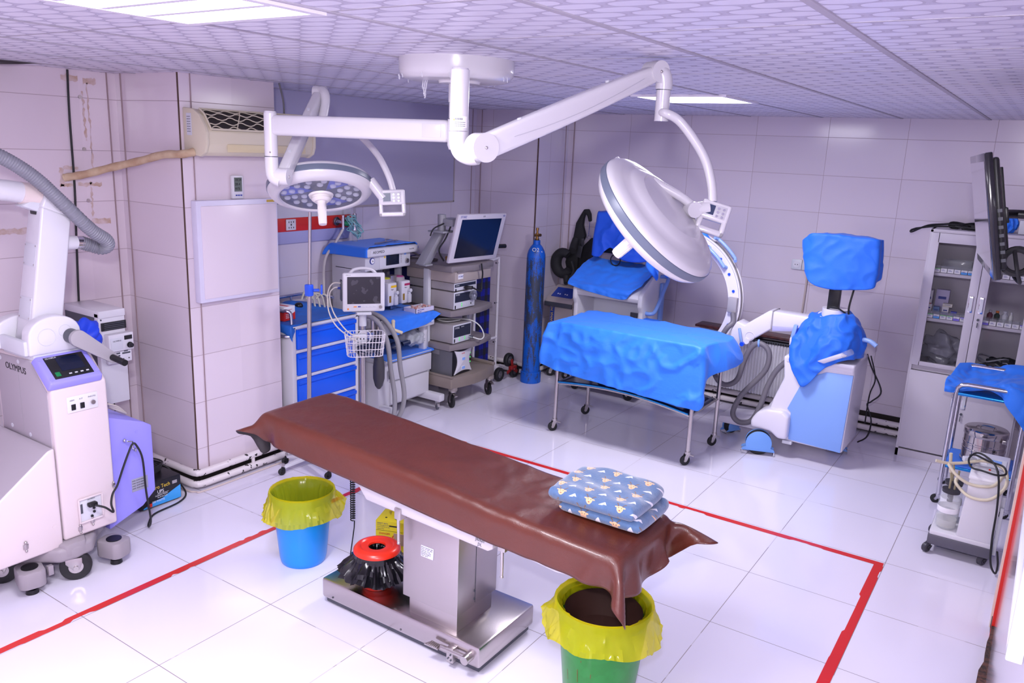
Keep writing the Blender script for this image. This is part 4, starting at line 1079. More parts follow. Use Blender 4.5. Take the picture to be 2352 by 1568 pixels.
# ------------------------------------------------------------------ blue drawer cart
DC = thing('drawer_cart', 'white wheeled cart with bright blue drawers under a blue sheet, beside the tiled column', 'cart', (-1.66, 2.33, 0))
y0, y1, x1 = 2.005, 2.66, -1.42
g = G().box(-1.92, x1 - .012, y0 + .004, y1 - .004, .094, .93, bev=.002)
g.box(-1.9, x1, y0, y0 + .038, .09, .935, bev=.004).box(-1.9, x1, y1 - .03, y1, .09, .935, bev=.004).box(-1.9, x1, y0, y1, .92, .94, bev=.003)
for z in (.742, .55, .352, .155): g.box(-1.7, x1 - .001, y0 + .01, y1 - .01, z, z + .022, bev=.002)
g.done('cabinet', WHITE, DC)
for za, zb in ((.768, .912), (.576, .738), (.378, .545), (.18, .348)):
    d = G().hexa([(-1.5, y0 + .046, za), (x1 + .006, y0 + .046, za), (x1 + .006, y1 - .036, za), (-1.5, y1 - .036, za)], [(-1.5, y0 + .046, zb), (x1 + .006, y0 + .046, zb), (x1 + .006, y1 - .036, zb), (-1.5, y1 - .036, zb)], bev=.006).done('drawer', BLUED, DC)
    G().prism([(x1 + .004, zb - .002), (x1 + .024, zb - .004), (x1 + .022, zb - .03), (x1 + .004, zb - .045)], 'y', y0 + .05, y1 - .04, bev=.004).done('pull_lip', BLUED, d)
G().tube([(-1.5, y0 - .005, 1.045), (-1.47, y0 + .0, 1.05), (-1.45, y0 + .02, 1.03), (-1.448, y0 + .025, .94)], .012, 12, sm=5).tube([(-1.5, y0 - .005, 1.045), (-1.9, y0 - .005, 1.05)], .012, 12).tube([(-1.9, y0, 1.05), (-1.9, 2.5, 1.05), (-1.9, 2.66, 1.04), (-1.7, 2.67, 1.03)], .012, 12).cyl((-1.9, 2.42, 1.05), (-1.9, 2.42, .93), .009).done('rail', CHROME, DC)
G().tube([(-1.44, y0 + .005, .87), (-1.5, y0 - .03, .87), (-1.7, y0 - .03, .87), (-1.75, y0, .87)], .012, 12, sm=5).done('push_handle', CHROME, DC)
G().tube([(-1.45, y0 + .01, .36), (-1.46, y0 - .04, .36), (-1.5, y0 - .05, .3), (-1.5, y0 - .04, .16), (-1.48, y0 + .01, .15)], .006, 8, sm=4).done('side_hook', CHROME, DC)
def caster(x, y, r=.04, w=.022, rz=0.0, parent=None, top=.11, tyre=RUBBER, fork=STEEL, brake=True):
    m = frame(x, y, 0, rz)
    g = G(m).cyl((0, 0, top), (0, 0, top - .018), r * .55, n=16)
    off = -r * .45
    for s in (-1, 1):
        g.prism([(-r * .5, top - .016), (r * .45, top - .016), (r * .3 + off * .2, top - .03), (off + r * .3, r), (off - r * .3, r), (-r * .75, top - .04)], 'y', s * (w * .5 + .003) - .002, s * (w * .5 + .003) + .002)
    g.cyl((off, -w * .5 - .007, r), (off, w * .5 + .007, r), r * .16, n=10)
    if brake: g.hexa([(r * .2, -w * .4, top - .03), (r * 1.3, -w * .35, top - .045), (r * 1.3, w * .35, top - .045), (r * .2, w * .4, top - .03)], [(r * .2, -w * .4, top - .022), (r * 1.3, -w * .35, top - .036), (r * 1.3, w * .35, top - .036), (r * .2, w * .4, top - .022)])
    c = g.done('caster', fork, parent)
    wh = G(m).lathe([(r * .35, -w * .5), (r * .8, -w * .5), (r, -w * .35), (r, w * .35), (r * .8, w * .5), (r * .35, w * .5)], n=26, m=Matrix.Translation((off, 0, r)) @ Matrix.Rotation(PI / 2, 4, 'X')).done('wheel', tyre, c)
    G(m).cyl((off, -w * .5 + .001, r), (off, w * .5 - .001, r), r * .62, n=20).done('hub', STEEL, c)
    return c
for x in (-1.86, -1.5):
    for y in (2.05, 2.6): caster(x, y, .036, .02, .4, DC, .092)
# sheet over the cart
P = sheet([[(-1.955, 1.994, .90), (-1.75, 1.992, .905), (-1.6, 1.992, .90), (-1.46, 1.992, .88), (-1.415, 1.994, .85), (-1.405, 2.0, .835)],
           [(-1.955, 2.0, .952), (-1.75, 2.0, .951), (-1.6, 2.0, .951), (-1.45, 2.0, .951), (-1.418, 2.003, .94), (-1.408, 2.005, .865)],
           [(-1.955, 2.10, .952), (-1.75, 2.1, .95), (-1.6, 2.1, .95), (-1.45, 2.1, .951), (-1.43, 2.1, .952), (-1.424, 2.1, .949)],
           [(-1.955, 2.3, .965), (-1.82, 2.3, .965), (-1.6, 2.3, .952), (-1.45, 2.3, .951), (-1.43, 2.3, .952), (-1.424, 2.3, .949)],
           [(-1.955, 2.43, 1.0), (-1.86, 2.43, 1.01), (-1.7, 2.43, .96), (-1.45, 2.43, .951), (-1.43, 2.43, .952), (-1.424, 2.43, .949)],
           [(-1.955, 2.655, .96), (-1.75, 2.655, .955), (-1.6, 2.655, .951), (-1.45, 2.655, .951), (-1.43, 2.655, .952), (-1.424, 2.655, .949)]], 54, 44, .010, 8, 9)
sh = cloth_mesh(P, 'cart_sheet', CARTBLUE); tag(centre(sh), 'blue cloth sheet lying on the white drawer cart', 'sheet')
RBX = thing('glove_box', 'small red and white carton standing on the blue sheet of the drawer cart', 'box', (-1.63, 2.11, .952), math.radians(8))
m = frame(-1.63, 2.11, .952, math.radians(8))
G(m).box(-.06, .06, -.055, .06, 0, .10, bev=.001).done('carton', PAPER, RBX)
G(m).prism([(-.056, 0), (.0605, 0), (.0605, .055), (.02, .04), (-.056, .075)], 'x', .0602, .0612).prism([(-.061, 0), (.061, 0), (.061, .062), (-.061, .085)], 'y', -.0565, -.0552).done('red_print', INKRED, RBX)
G(m).box(-.05, .05, -.01, .012, .1, .1008).box(-.0602, .0605, -.02, .03, .075, .078).done('red_print', INKRED, RBX)
for k in range(3): text('Nitrile gloves', .010, m @ basis((.0615, -.04, .045 - .012 * k), (0, 1, 0), (1, 0, 0)), WHITEINK, RBX, sx=.8)
# pale cuff tubes on the back rail
g = G()
for k in range(4): g.tube([(-1.80 + .02 * k, 2.44 + .03 * k, 1.03), (-1.79 + .02 * k, 2.47 + .03 * k, 1.09 - .01 * k), (-1.76 + .02 * k, 2.51 + .03 * k, 1.05), (-1.75 + .02 * k, 2.53 + .03 * k, .96)], .008, 8, sm=5)
tag(centre(g.done('breathing_tubes', mat('cream_tube', (206, 200, 180), .5))), 'cream tubes draped over the back rail of the drawer cart', 'tubing')
tag(centre(G().sph((-1.80, 2.41, .985), .032, (1, 1, .8)).box(-1.815, -1.785, 2.36, 2.44, .955, .975, bev=.005).done('black_clamp', BLACK)), 'small black clamp lying at the back of the drawer cart', 'clamp')

# ------------------------------------------------------------------ drip stand
IV = thing('drip_stand', 'steel drip stand with a blue clamp and white star base, beside the tiled column', 'drip stand', (-1.19, 1.935, 0))
G().cyl((-1.19, 1.935, .06), (-1.17, 1.948, 1.25), .0145, n=16).done('lower_tube', STEEL, IV)
G().cyl((-1.17, 1.948, 1.22), (-1.155, 1.958, 2.0), .0105, n=14).tube([(-1.155, 1.868, 2.02), (-1.155, 1.878, 2.0), (-1.155, 2.038, 2.0), (-1.155, 2.05, 2.02)], .005, 8).done('upper_tube', STEEL, IV)
cl = G().box(-1.192, -1.148, 1.922, 1.968, 1.205, 1.285, bev=.008).done('clamp', mat('clamp_blue', (46, 96, 232), .35), IV)
G().cyl((-1.15, 1.965, 1.245), (-1.125, 1.995, 1.245), .010).obox((-1.115, 2.005, 1.25), (.014, .036, .065), Matrix.Rotation(.8, 3, 'Z'), bev=.006).done('clamp_knob', mat('clamp_blue', (46, 96, 232), .35), cl)
g = G()
for x, y in ((-1.32, 1.845), (-1.185, 1.70), (-.90, 1.85), (-1.03, 2.16), (-1.3, 2.11)):
    d = (Vector((x, y, 0)) - Vector((-1.19, 1.935, 0))); L = d.length; d.normalize(); q = frame(-1.19, 1.935, 0, math.atan2(d.y, d.x))
    G(q).hexa([(0, -.025, .05), (L, -.012, .045), (L, .012, .045), (0, .025, .05)], [(0, -.022, .078), (L, -.010, .062), (L, .010, .062), (0, .022, .078)], bev=.003).done('leg', WHITE, IV)
    caster(x, y, .024, .018, 1.2, IV, .056, RUBBER, BLACK, False)
    G().cyl((x, y, .06), (x, y, .082), .009, n=10).done('leg_bolt', STEEL, IV)
q = frame(-1.19, 1.935, 0, math.atan2(-.085, .29)); G(q).box(.10, .165, -.01, .01, .0735, .0765).done('brass_plate', BRASS, IV)

# ------------------------------------------------------------------ patient monitor on its roll stand
th = math.radians(-38); pm = frame(-.965, 2.245, 0, th)
PM = thing('patient_monitor_stand', 'roll stand with a white wire basket under the patient monitor', 'monitor stand', (-.965, 2.245, 0), th)
pm_ = frame(-.965, 2.245, 0, th)
G(pm_).cyl((-.03, 0, .06), (-.03, 0, 1.0), .019, n=18).done('pole', STEEL, PM)
G(pm_).cyl((-.03, 0, .98), (-.03, 0, 1.075), .026, n=18).box(-.06, .05, -.05, .05, 1.07, 1.088, bev=.004).done('mount_collar', PALE, PM)
for k in range(5):
    a = 2 * PI * k / 5 + .3; c_, s_ = math.cos(a), math.sin(a)
    q = pm_ @ Matrix.Translation((-.03, 0, 0)) @ Matrix.Rotation(a, 4, 'Z')
    G(q).hexa([(0, -.025, .05), (.25, -.014, .055), (.25, .014, .055), (0, .025, .05)], [(0, -.022, .085), (.25, -.012, .072), (.25, .012, .072), (0, .022, .085)], bev=.003).done('leg', PALE, PM)
    w_ = q @ Vector((.24, 0, 0)); caster(w_.x, w_.y, .026, .018, a, PM, .058, RUBBER, BLACK, False)
# wire basket
WIRE = mat('white_wire', (226, 222, 226), .35)
g = G(pm_)
def rrect(hx, hy, r, z, cx0=.075):
    out = []
    for sx, sy, a0 in ((1, 1, 0), (-1, 1, PI / 2), (-1, -1, PI), (1, -1, 1.5 * PI)):
        for k in range(5):
            a = a0 + PI / 2 * k / 4; out.append((cx0 + sx * (hx - r) + r * math.cos(a), sy * (hy - r) + r * math.sin(a), z))
    return out
lv = [(.080, .135, .95), (.076, .131, .90), (.072, .126, .85), (.066, .12, .80)]
for hx, hy, z in lv: g.tube(rrect(hx, hy, .045, z), .003, 6, True)
top = rrect(.080, .135, .045, .95); bot = rrect(.066, .12, .045, .80)
def resample(L, n):
    P = [Vector(p) for p in L] + [Vector(L[0])]; d = [0]
    for i in range(1, len(P)): d.append(d[-1] + (P[i] - P[i - 1]).length)
    out = []; k = 0
    for q in range(n):
        s_ = d[-1] * q / n
        while d[k + 1] < s_: k += 1
        t = (s_ - d[k]) / (d[k + 1] - d[k]); out.append(P[k].lerp(P[k + 1], t))
    return out
ta, tb = resample(top, 34), resample(bot, 34)
for a, b in zip(ta, tb): g.tube([a, b], .0022, 5)
for y in (-.08, -.05, -.02, .01, .04, .07): g.tube([(.012, y, .80), (.138, y, .80)], .0022, 5)
g.box(-.02, .0, -.02, .02, .86, .95)
bk = g.done('wire_basket', WIRE, PM)
MO = thing('patient_monitor', 'white bedside monitor with a smeared grey screen, on the roll stand with the wire basket', 'monitor', (-.965, 2.245, 1.088), th)
b = G(pm_).hexa([(-.12, -.115, 1.10), (.03, -.14, 1.09), (.03, .14, 1.09), (-.12, .115, 1.10)], [(-.12, -.115, 1.335), (.03, -.14, 1.355), (.03, .14, 1.355), (-.12, .115, 1.335)], bev=.014, seg=3).done('casing', WHITE, MO)
G(pm_).box(.012, .036, -.143, .143, 1.092, 1.36, bev=.012, seg=3).done('front_bezel', WHITE, MO)
SMEAR = mat('smeared_screen', (60, 58, 66), .2)
n = NT(SMEAR); v, x, y, z = n.co()
sm_ = n.m('MULTIPLY', n.m('GREATER_THAN', n.noise(v, 16, 2), .6), .35)
n.link(n.mix(sm_, (56, 54, 62), (110, 106, 116)), n.b.inputs['Base Color'])
G(pm_).box(.034, .0375, -.113, .113, 1.147, 1.333).done('screen', SMEAR, MO)
G(pm_).tube([(-.03, -.09, 1.345), (-.03, -.06, 1.372), (-.03, 0, 1.382), (-.03, .06, 1.372), (-.03, .09, 1.345)], .011, 12, sm=5).done('carry_handle', WHITE, MO)
for k, (y, mt_) in enumerate(((-.06, ORANGE), (-.032, INKBLUE), (-.004, PALE), (.022, PALE), (.048, PALE), (.074, PALE))): G(pm_).box(.035, .0385, y - .010, y + .010, 1.124, 1.131, bev=.0015).done('button', mt_, MO)
G(pm_).cyl((.035, .112, 1.124), (.046, .112, 1.124), .011, n=18).done('knob', STEEL, MO)
G(pm_).cyl((.035, -.108, 1.112), (.038, -.108, 1.112), .006, n=12).done('power_light', ORANGE, MO)
text('iMEC 12', .009, pm_ @ basis((.0365, -.122, 1.345), (0, 1, 0), (1, 0, 0)), INKGREY, MO)
G(pm_).box(-.07, .0, -.150, -.138, 1.16, 1.30, bev=.003).done('connector_strip', DGREY, MO)
lw = [pm_ @ Vector(p) for p in ((-.03, -.145, 1.28), (-.03, -.2, 1.28), (-.02, -.235, 1.22), (0, -.235, 1.1), (.03, -.19, 1.0), (.07, -.11, .93), (.08, -.06, .90))]
G().tube(lw, .0048, 8, sm=7).tube([pm_ @ Vector(p) for p in ((-.03, -.145, 1.245), (-.03, -.19, 1.25), (-.02, -.225, 1.2), (.01, -.2, 1.08), (.05, -.12, .965), (.08, -.04, .92))], .0048, 8, sm=7).done('patient_lead', mat('cream_lead', (206, 198, 188), .5), MO)
G().cyl(pm_ @ Vector((-.03, -.138, 1.245)), pm_ @ Vector((-.03, -.17, 1.247)), .008).done('lead_plug', INKBLUE, MO)
bc = thing('cable_bundle', 'white connector block and dark leads heaped in the wire basket', 'cables', pm_ @ Vector((.075, 0, .803)), th)
G(pm_).box(.03, .07, -.08, .01, .81, .94, bev=.006).done('connector_block', PALE, bc)
for q in (-.055, -.03, -.008): G(pm_).cyl((.07, q, .91), (.0725, q, .91), .005, n=10).done('socket', INK, bc)
g = G(pm_); r = random.Random(5)
for k in range(6): g.tube([(.075 + .04 * math.cos(a + k) , .02 + .08 * math.sin(a * (1 + .1 * k)), .815 + .012 * k + .01 * math.sin(3 * a)) for a in [2 * PI * q / 14 for q in range(15)]], .0055, 6, sm=3)
g.done('leads', mat('dark_leads', (34, 40, 70), .5), bc)
G(pm_).torus((.06, .0, .92), .045, .0035, (1, 0, .2), 26, 6).done('finger_lead', PALE, bc)

# ------------------------------------------------------------------ anaesthesia machine
AN = thing('anaesthesia_machine', 'white anaesthesia machine with two vaporisers, a small screen and lower drawers', 'anaesthesia machine', (-1.65, 3.15, 0))
OFFW = mat('machine_white', (206, 204, 210), .38)
G().box(-1.95, -1.40, 2.86, 3.47, .12, .50, bev=.008).done('cabinet', OFFW, AN)
for za, zb in ((.335, .485), (.14, .322)):
    d = G().box(-1.42, -1.378, 2.99, 3.50 if za > .3 else 3.47, za, zb, bev=.006).done('drawer', OFFW, AN)
G().box(-1.382, -1.376, 2.965, 2.985, .36, .44).done('drawer_latch', DGREY, AN)
G().box(-1.95, -1.36, 2.86, 3.48, .50, .518, bev=.004).done('shelf_plate', OFFW, AN)
G().box(-1.93, -1.87, 2.88, 2.95, .5, 1.40, bev=.006).done('post', OFFW, AN); G().box(-1.93, -1.87, 3.36, 3.43, .5, 1.40, bev=.006).done('post', OFFW, AN)
G().box(-1.46, -1.40, 3.42, 3.465, .518, .742, bev=.006).done('post', OFFW, AN)
G().box(-1.93, -1.9, 2.9, 3.42, .5, 1.25).done('back_panel', OFFW, AN)
wt = G().box(-1.93, -1.33, 2.86, 3.475, .742, .855, bev=.010).done('worktop', OFFW, AN)
for k, (y, mm_) in enumerate(((3.43, PALE), (3.37, PALE), (3.15, BLUEP))):
    g_ = G().cyl((-1.332, y, .795), (-1.322, y, .795), .026, n=24).done('gauge', BLUEP if k != 1 else mat('teal_rim', (150, 196, 190), .4), wt)
    G().cyl((-1.323, y, .795), (-1.320, y, .795), .020, n=24).done('gauge_face', PAPER, g_); G().box(-1.3205, -1.319, y - .002, y + .010, .79, .805).done('needle', INK, g_)
up_ = G().box(-1.90, -1.55, 2.87, 3.405, 1.225, 1.352, bev=.006).box(-1.88, -1.60, 2.87, 2.95, .86, 1.24, bev=.004).done('upper_housing', OFFW, AN)
G().box(-1.88, -1.85, 2.90, 3.40, .86, 1.23).done('rear_panel', OFFW, AN)
cpn = G().box(-1.552, -1.545, 3.03, 3.40, 1.235, 1.35, bev=.003).done('control_fascia', WHITE, AN)
G().box(-1.546, -1.542, 3.105, 3.258, 1.255, 1.348).done('screen', SCREENBLUE, cpn)
G().box(-1.546, -1.543, 3.262, 3.385, 1.252, 1.348, bev=.001).done('key_panel', PALE, cpn)
for k in range(6): G().box(-1.5435, -1.5415, 3.275, 3.29, 1.335 - .014 * k, 1.342 - .014 * k).done('button', GREY, cpn)
G().box(-1.5435, -1.5415, 3.32, 3.345, 1.325, 1.34).done('button', BLUEP, cpn); G().cyl((-1.545, 3.35, 1.275), (-1.528, 3.35, 1.275), .019, n=20).done('knob', STEEL, cpn)
G().box(-1.546, -1.543, 3.08, 3.095, 1.318, 1.332).done('warning_mark', mat('warning_yellow', (240, 200, 40), .5), cpn)
ga = G().cyl((-1.552, 2.945, 1.305), (-1.542, 2.945, 1.305), .026, n=24).done('gauge', INKBLUE, AN); G().cyl((-1.543, 2.945, 1.305), (-1.5405, 2.945, 1.305), .021, n=24).done('gauge_face', PAPER, ga); G().box(-1.5407, -1.5395, 2.94, 2.952, 1.302, 1.308).done('needle', INK, ga)
g = G()
for k in range(3): g.box(-1.552, -1.545, 2.95 + .035 * k, 2.98 + .035 * k, 1.19, 1.235)
g.done('flow_tubes', GLASS, AN)
G().box(-1.552, -1.545, 3.07, 3.10, 1.205, 1.225).done('badge', INK, AN)
ts = G().box(-1.93, -1.50, 2.84, 3.45, 1.345, 1.41, bev=.008).done('top_shelf', OFFW, AN)
G().box(-1.502, -1.496, 2.875, 3.435, 1.352, 1.40, bev=.002).done('front_strip', WHITE, ts)
text('AEOMED', .03, basis((-1.4955, 2.90, 1.38), (0, 1, 0), (1, 0, 0)), INK, ts, sx=1.1)
text('Aeon7200', .014, basis((-1.4955, 3.33, 1.377), (0, 1, 0), (1, 0, 0)), INKGREY, ts)
def vap(y, top, strip, x=-1.60):
    v = G().box(x - .10, x + .06, y - .05, y + .05, .915, 1.105, bev=.008).done('vaporiser', mat('vap_grey', (150, 148, 156), .4), AN)
    G().box(x + .045, x + .10, y - .052, y + .052, .925, 1.115, bev=.010).done('front_block', WHITE, v)
    G().cyl((x + .01, y, 1.10), (x + .01, y, 1.14), .058, .052, n=28).done('dial', GREY, v)
    G().cyl((x + .01, y, 1.14), (x + .01, y, 1.146), .045, n=28).done('dial_top', top, v)
    G().box(x + .0995, x + .1015, y - .02, y + .045, 1.075, 1.093).done('agent_strip', strip, v)
    text('Vapor', .013, basis((x + .1012, y - .02, 1.06), (0, 1, 0), (1, 0, 0)), INKGREY, v)
    G().box(x + .0995, x + .102, y - .04, y - .018, .955, 1.01).done('sight_glass', mat('amber_glass', (150, 120, 50), .2), v)
    G().box(x + .09, x + .12, y + .01, y + .05, .93, 1.0, bev=.004).cyl((x + .11, y + .03, 1.0), (x + .11, y + .03, 1.022), .014, n=16).cyl((x + .10, y + .03, 1.03), (x + .13, y + .03, 1.035), .015, n=16).done('filler', PALE, v)
vap(3.135, mat('dial_yellow', (206, 206, 60), .4), mat('strip_yellow', (236, 190, 30), .5)); vap(3.30, mat('dial_magenta', (186, 80, 140), .4), mat('strip_magenta', (170, 40, 90), .5))
G().box(-1.62, -1.56, 3.18, 3.25, .88, 1.16, bev=.003).done('back_bar', STEEL, AN)
# legs and casters
for y, xx in ((2.90, -1.30), (3.455, -1.215)):
    G().box(-1.85, xx, y - .035, y + .035, .085, .15, bev=.012).done('base_leg', OFFW, AN)
    for x in (-1.8, xx - .05): caster(x, y, .042, .026, -.7, AN, .09, mat('grey_tyre', (96, 98, 108), .5), GREY)
# breathing hoses, bellows bag and absorber
HG = mat('grey_hose', (150, 148, 150), .5)
for dx, yy in ((0, 2.82), (.03, 2.90)):
    o_ = G().tube([(-1.45, yy - .10, .93), (-1.33, yy - .05, .88), (-1.27 + dx, yy, .72), (-1.26 + dx, yy + .03, .5), (-1.25 + dx, yy + .07, .25), (-1.26, yy + .06, .08), (-1.32, yy + .02, .03)], .019, 14, sm=10).done('breathing_hose', HG, AN)
G().lathe([(.0, .34), (.012, .345), (.03, .37), (.045, .43), (.046, .52), (.036, .60), (.022, .66), (.02, .70), (0, .70)], (-1.30, 2.76), 20).done('breathing_bag', mat('dark_bag', (66, 64, 68), .45), AN)
G().cyl((-1.40, 2.72, .66), (-1.40, 2.72, .74), .05, n=24).cyl((-1.40, 2.72, .6), (-1.40, 2.72, .66), .055, n=24).done('absorber', CLEARP, AN)
G().cyl((-1.38, 2.78, .80), (-1.38, 2.78, .90), .02, n=16).cyl((-1.38, 2.84, .80), (-1.38, 2.84, .88), .018, n=16).box(-1.46, -1.34, 2.70, 2.90, .74, .80, bev=.008).done('valve_block', STEEL, AN)
G().cyl((-1.28, 2.90, .76), (-1.28, 2.90, .86), .014, n=14).cyl((-1.28, 2.90, .80), (-1.24, 2.96, .77), .013, n=14).sph((-1.28, 2.90, .865), .016).done('elbow_tap', mat('cream_tap', (214, 200, 170), .5), AN)
# cloths and things lying on it
P = cloth(26, 34, .0215, lambda i, j: (-1.985 + .0214 * i, 2.775 + .0215 * j, 1.43), [(Matrix.Translation((-1.715, 3.145, 1.36)), (.222, .312, .058))], steps=70, it=10, seed=21, pins=[(24, j) for j in range(4, 31)])
P[..., 0] = np.clip(P[..., 0], -1.96, -1.498)
P[..., 0] = np.minimum(P[..., 0], -1.502); P[..., 2] += .004
tag(centre(cloth_mesh(P, 'shelf_cloth', DRAPE)), 'blue cloth covering the top shelf of the anaesthesia machine', 'cloth')
P = sheet([[(-1.80, 2.87, .872), (-1.55, 2.87, .872), (-1.34, 2.88, .868), (-1.308, 2.90, .83), (-1.306, 2.905, .785)],
           [(-1.80, 2.95, .872), (-1.55, 2.96, .885), (-1.34, 2.95, .874), (-1.31, 2.95, .82), (-1.306, 2.945, .735)],
           [(-1.80, 3.15, .872), (-1.55, 3.12, .878), (-1.34, 3.15, .874), (-1.31, 3.14, .82), (-1.304, 3.15, .755)],
           [(-1.80, 3.35, .872), (-1.55, 3.33, .872), (-1.34, 3.34, .872), (-1.308, 3.34, .825), (-1.303, 3.345, .772)],
           [(-1.80, 3.46, .872), (-1.55, 3.46, .872), (-1.35, 3.47, .870), (-1.31, 3.485, .855), (-1.29, 3.51, .838)]], 44, 40, .012, 9, 3)
tag(centre(cloth_mesh(P, 'worktop_cloth', DRAPE)), 'blue cloth on the anaesthesia worktop, its corner hanging over the gauges', 'cloth')
P = cloth(26, 28, .0215, lambda i, j: (-1.90 + .0214 * i, 2.94 + .0205 * j, .55 + .02 * math.sin(i * .5 + j * .3)), [(Matrix.Translation((-1.65, 3.195, .45)), (.295, .34, .072))], steps=60, it=10, seed=23, rest=1.02)
P[..., 0] = np.minimum(P[..., 0], -1.352)
tag(centre(cloth_mesh(P, 'drawer_cloth', DRAPE)), 'blue cloth on the open shelf below the anaesthesia worktop', 'cloth')
bx = thing('ampoule_tray', 'open white carton full of small packets at the corner of the anaesthesia worktop', 'carton', (-1.40, 3.36, .866), 0)
G().box(-1.47, -1.335, 3.235, 3.47, .866, .869).box(-1.47, -1.4665, 3.235, 3.47, .866, .905).box(-1.3385, -1.335, 3.235, 3.47, .866, .905).box(-1.47, -1.335, 3.235, 3.2385, .866, .905).box(-1.47, -1.335, 3.4665, 3.47, .866, .905).done('carton', mat('carton_lilac', (206, 202, 222), .55), bx)
text('NEOSTIGMINE', .013, basis((-1.3345, 3.255, .892), (0, 1, 0), (1, 0, 0)), INKBLUE, bx); text('INJECTION', .010, basis((-1.3345, 3.255, .877), (0, 1, 0), (1, 0, 0)), INKBLUE, bx)
r = random.Random(6); g = G()
for k in range(34):
    g.obox((r.uniform(-1.45, -1.355), r.uniform(3.26, 3.45), .885 + .018 * r.random()), (.05, .014, .008), Euler((r.uniform(-.5, .5), r.uniform(-.4, .4), r.uniform(0, 3))).to_matrix(), bev=.002)
o_ = g.done('packets', mat('packet_white', (220, 214, 214), .4, vary=.2, vscale=40, vcol=(196, 120, 110)), bx); o_['kind'] = 'stuff'
sc = thing('forceps', 'steel scissor-handled forceps lying on the blue cloth of the top shelf', 'forceps', (-1.62, 3.2, 1.424))
g = G().tube([(-1.60, 3.03, 1.432), (-1.60, 3.10, 1.43), (-1.64, 3.20, 1.432), (-1.70, 3.27, 1.435)], .0045, 8, sm=4).torus((-1.715, 3.30, 1.437), .018, .004, (0, 0, 1), 18, 6); g.done('blade', STEEL, sc)
g = G().tube([(-1.60, 3.035, 1.436), (-1.60, 3.11, 1.436), (-1.62, 3.21, 1.436), (-1.625, 3.28, 1.436)], .0045, 8, sm=4).torus((-1.625, 3.31, 1.437), .018, .004, (0, 0, 1), 18, 6); g.done('blade', STEEL, sc)
pb = thing('plastic_bag', 'clear plastic bag bulging from under the anaesthesia worktop on the drawer cloth', 'bag', (-1.5, 3.42, .53))
g = G(); bmesh.ops.create_icosphere(g.bm, subdivisions=4, radius=1)
for vv in g.bm.verts:
    p = vv.co.copy(); nz = .1 * math.sin(9 * p.x + 4 * p.y) + .08 * math.sin(11 * p.y - 5 * p.z) + .05 * math.sin(23 * p.z + 13 * p.x)
    vv.co = Vector((-1.50, 3.36, .625)) + Vector((p.x * .12, p.y * .115, p.z * .068)) * (1 + nz)
g.done('film', glassy('bag_film', (210, 214, 220), .45, .15), pb, sharp=180)
mk = tag(centre(G().sph((-1.47, 3.14, .585), .05, (1, 1.4, .8)).cyl((-1.45, 3.2, .6), (-1.43, 3.27, .61), .02).done('face_mask', mat('dark_blue_rubber', (26, 38, 74), .4))), 'dark blue rubber resuscitator on the drawer cloth beside the clear bag', 'resuscitator')
# ------------------------------------------------------------------ endoscopy tower
TW = thing('endoscopy_tower', 'grey shelved equipment tower on casters, carrying the big flat screen', 'equipment tower', (-1.5, 3.83, 0))
SH = mat('tower_shelf', (128, 120, 122), .45); SH2 = mat('tower_base', (132, 120, 112), .45)
def shelf(z, x1=-1.16, y0=3.512, y1=4.12, th=.055, m=SH):
    pts = [(-1.84, y0), (x1 - .03, y0)] + [(x1 - .03 + .05 * math.sin(PI * t), y0 + .02 + (y1 - y0 - .04) * t) for t in (0.03, .2, .4, .6, .8, .97)] + [(x1 - .03, y1), (-1.84, y1)]
    return G().prism(pts, 'z', z - th, z, bev=.012, seg=2)
for z in (1.245, .868, .572): shelf(z).done('shelf', SH, TW)
ba = shelf(.285, -1.14, 3.512, 4.16, .10, SH2)
ba.box(-1.80, -1.16, 3.512, 3.54, .28, .30, bev=.01).box(-1.80, -1.16, 4.12, 4.16, .28, .31, bev=.01); ba.done('base_shelf', SH2, TW)
for x in (-1.46,):
    for y in (3.525, 4.085): G().box(x - .03, x + .03, y - .018, y + .018, .28, 1.20, bev=.006).done('post', PALE, TW)
for y in (3.525, 4.085): G().box(-1.82, -1.76, y - .018, y + .018, .28, 1.20, bev=.006).done('post', PALE, TW)
G().box(-1.80, -1.16, 3.56, 4.06, 1.19, 1.20).done('top_brace', SH, TW)
hd = G().box(-1.70, -1.17, 3.535, 4.05, 1.105, 1.195, bev=.006).done('drawer_box', mat('tower_beige', (168, 156, 150), .45), TW)
s_ = G().box(-1.171, -1.1685, 3.575, 3.645, 1.135, 1.175).done('badge', PAPER, hd); text('STORZ', .022, basis((-1.168, 3.58, 1.155), (0, 1, 0), (1, 0, 0)), INKBLUE, s_, sx=.95)
for x, y in ((-1.20, 3.58), (-1.18, 4.10), (-1.76, 3.58), (-1.72, 4.10)):
    caster(x, y, .058, .032, -.5, TW, .165, RUBBER, STEEL); G().cyl((x, y, .16), (x, y, .19), .04, n=20).done('caster_collar', WARMGREY, TW)
METAL = mat('equipment_grey', (158, 152, 152), .4)
def unit(name, label, y0, y1, z0, z1, x0=-1.68, x1=-1.19):
    u = thing(name, label, 'endoscopy unit', ((x0 + x1) / 2, (y0 + y1) / 2, z0))
    G().box(x0, x1, y0, y1, z0 + .006, z1, bev=.006).done('casing', METAL, u)
    for x in (x0 + .04, x1 - .04):
        for y in (y0 + .03, y1 - .03): G().cyl((x, y, z0), (x, y, z0 + .008), .012, n=10).done('foot', BLACK, u)
    G().box(x1 - .002, x1 + .004, y0, y1, z0 + .008, z1, bev=.003).done('front_frame', PALE, u)
    return u
def led(u, y, z, c, s=.006, x=-1.185): G().box(x - .001, x + .001, y - s, y + s, z - s, z + s).done('indicator', c, u)
PANELB = mat('panel_blue_black', (36, 40, 58), .3); LEDG = mat('lit_green', (90, 220, 110), .4, emit=.6)
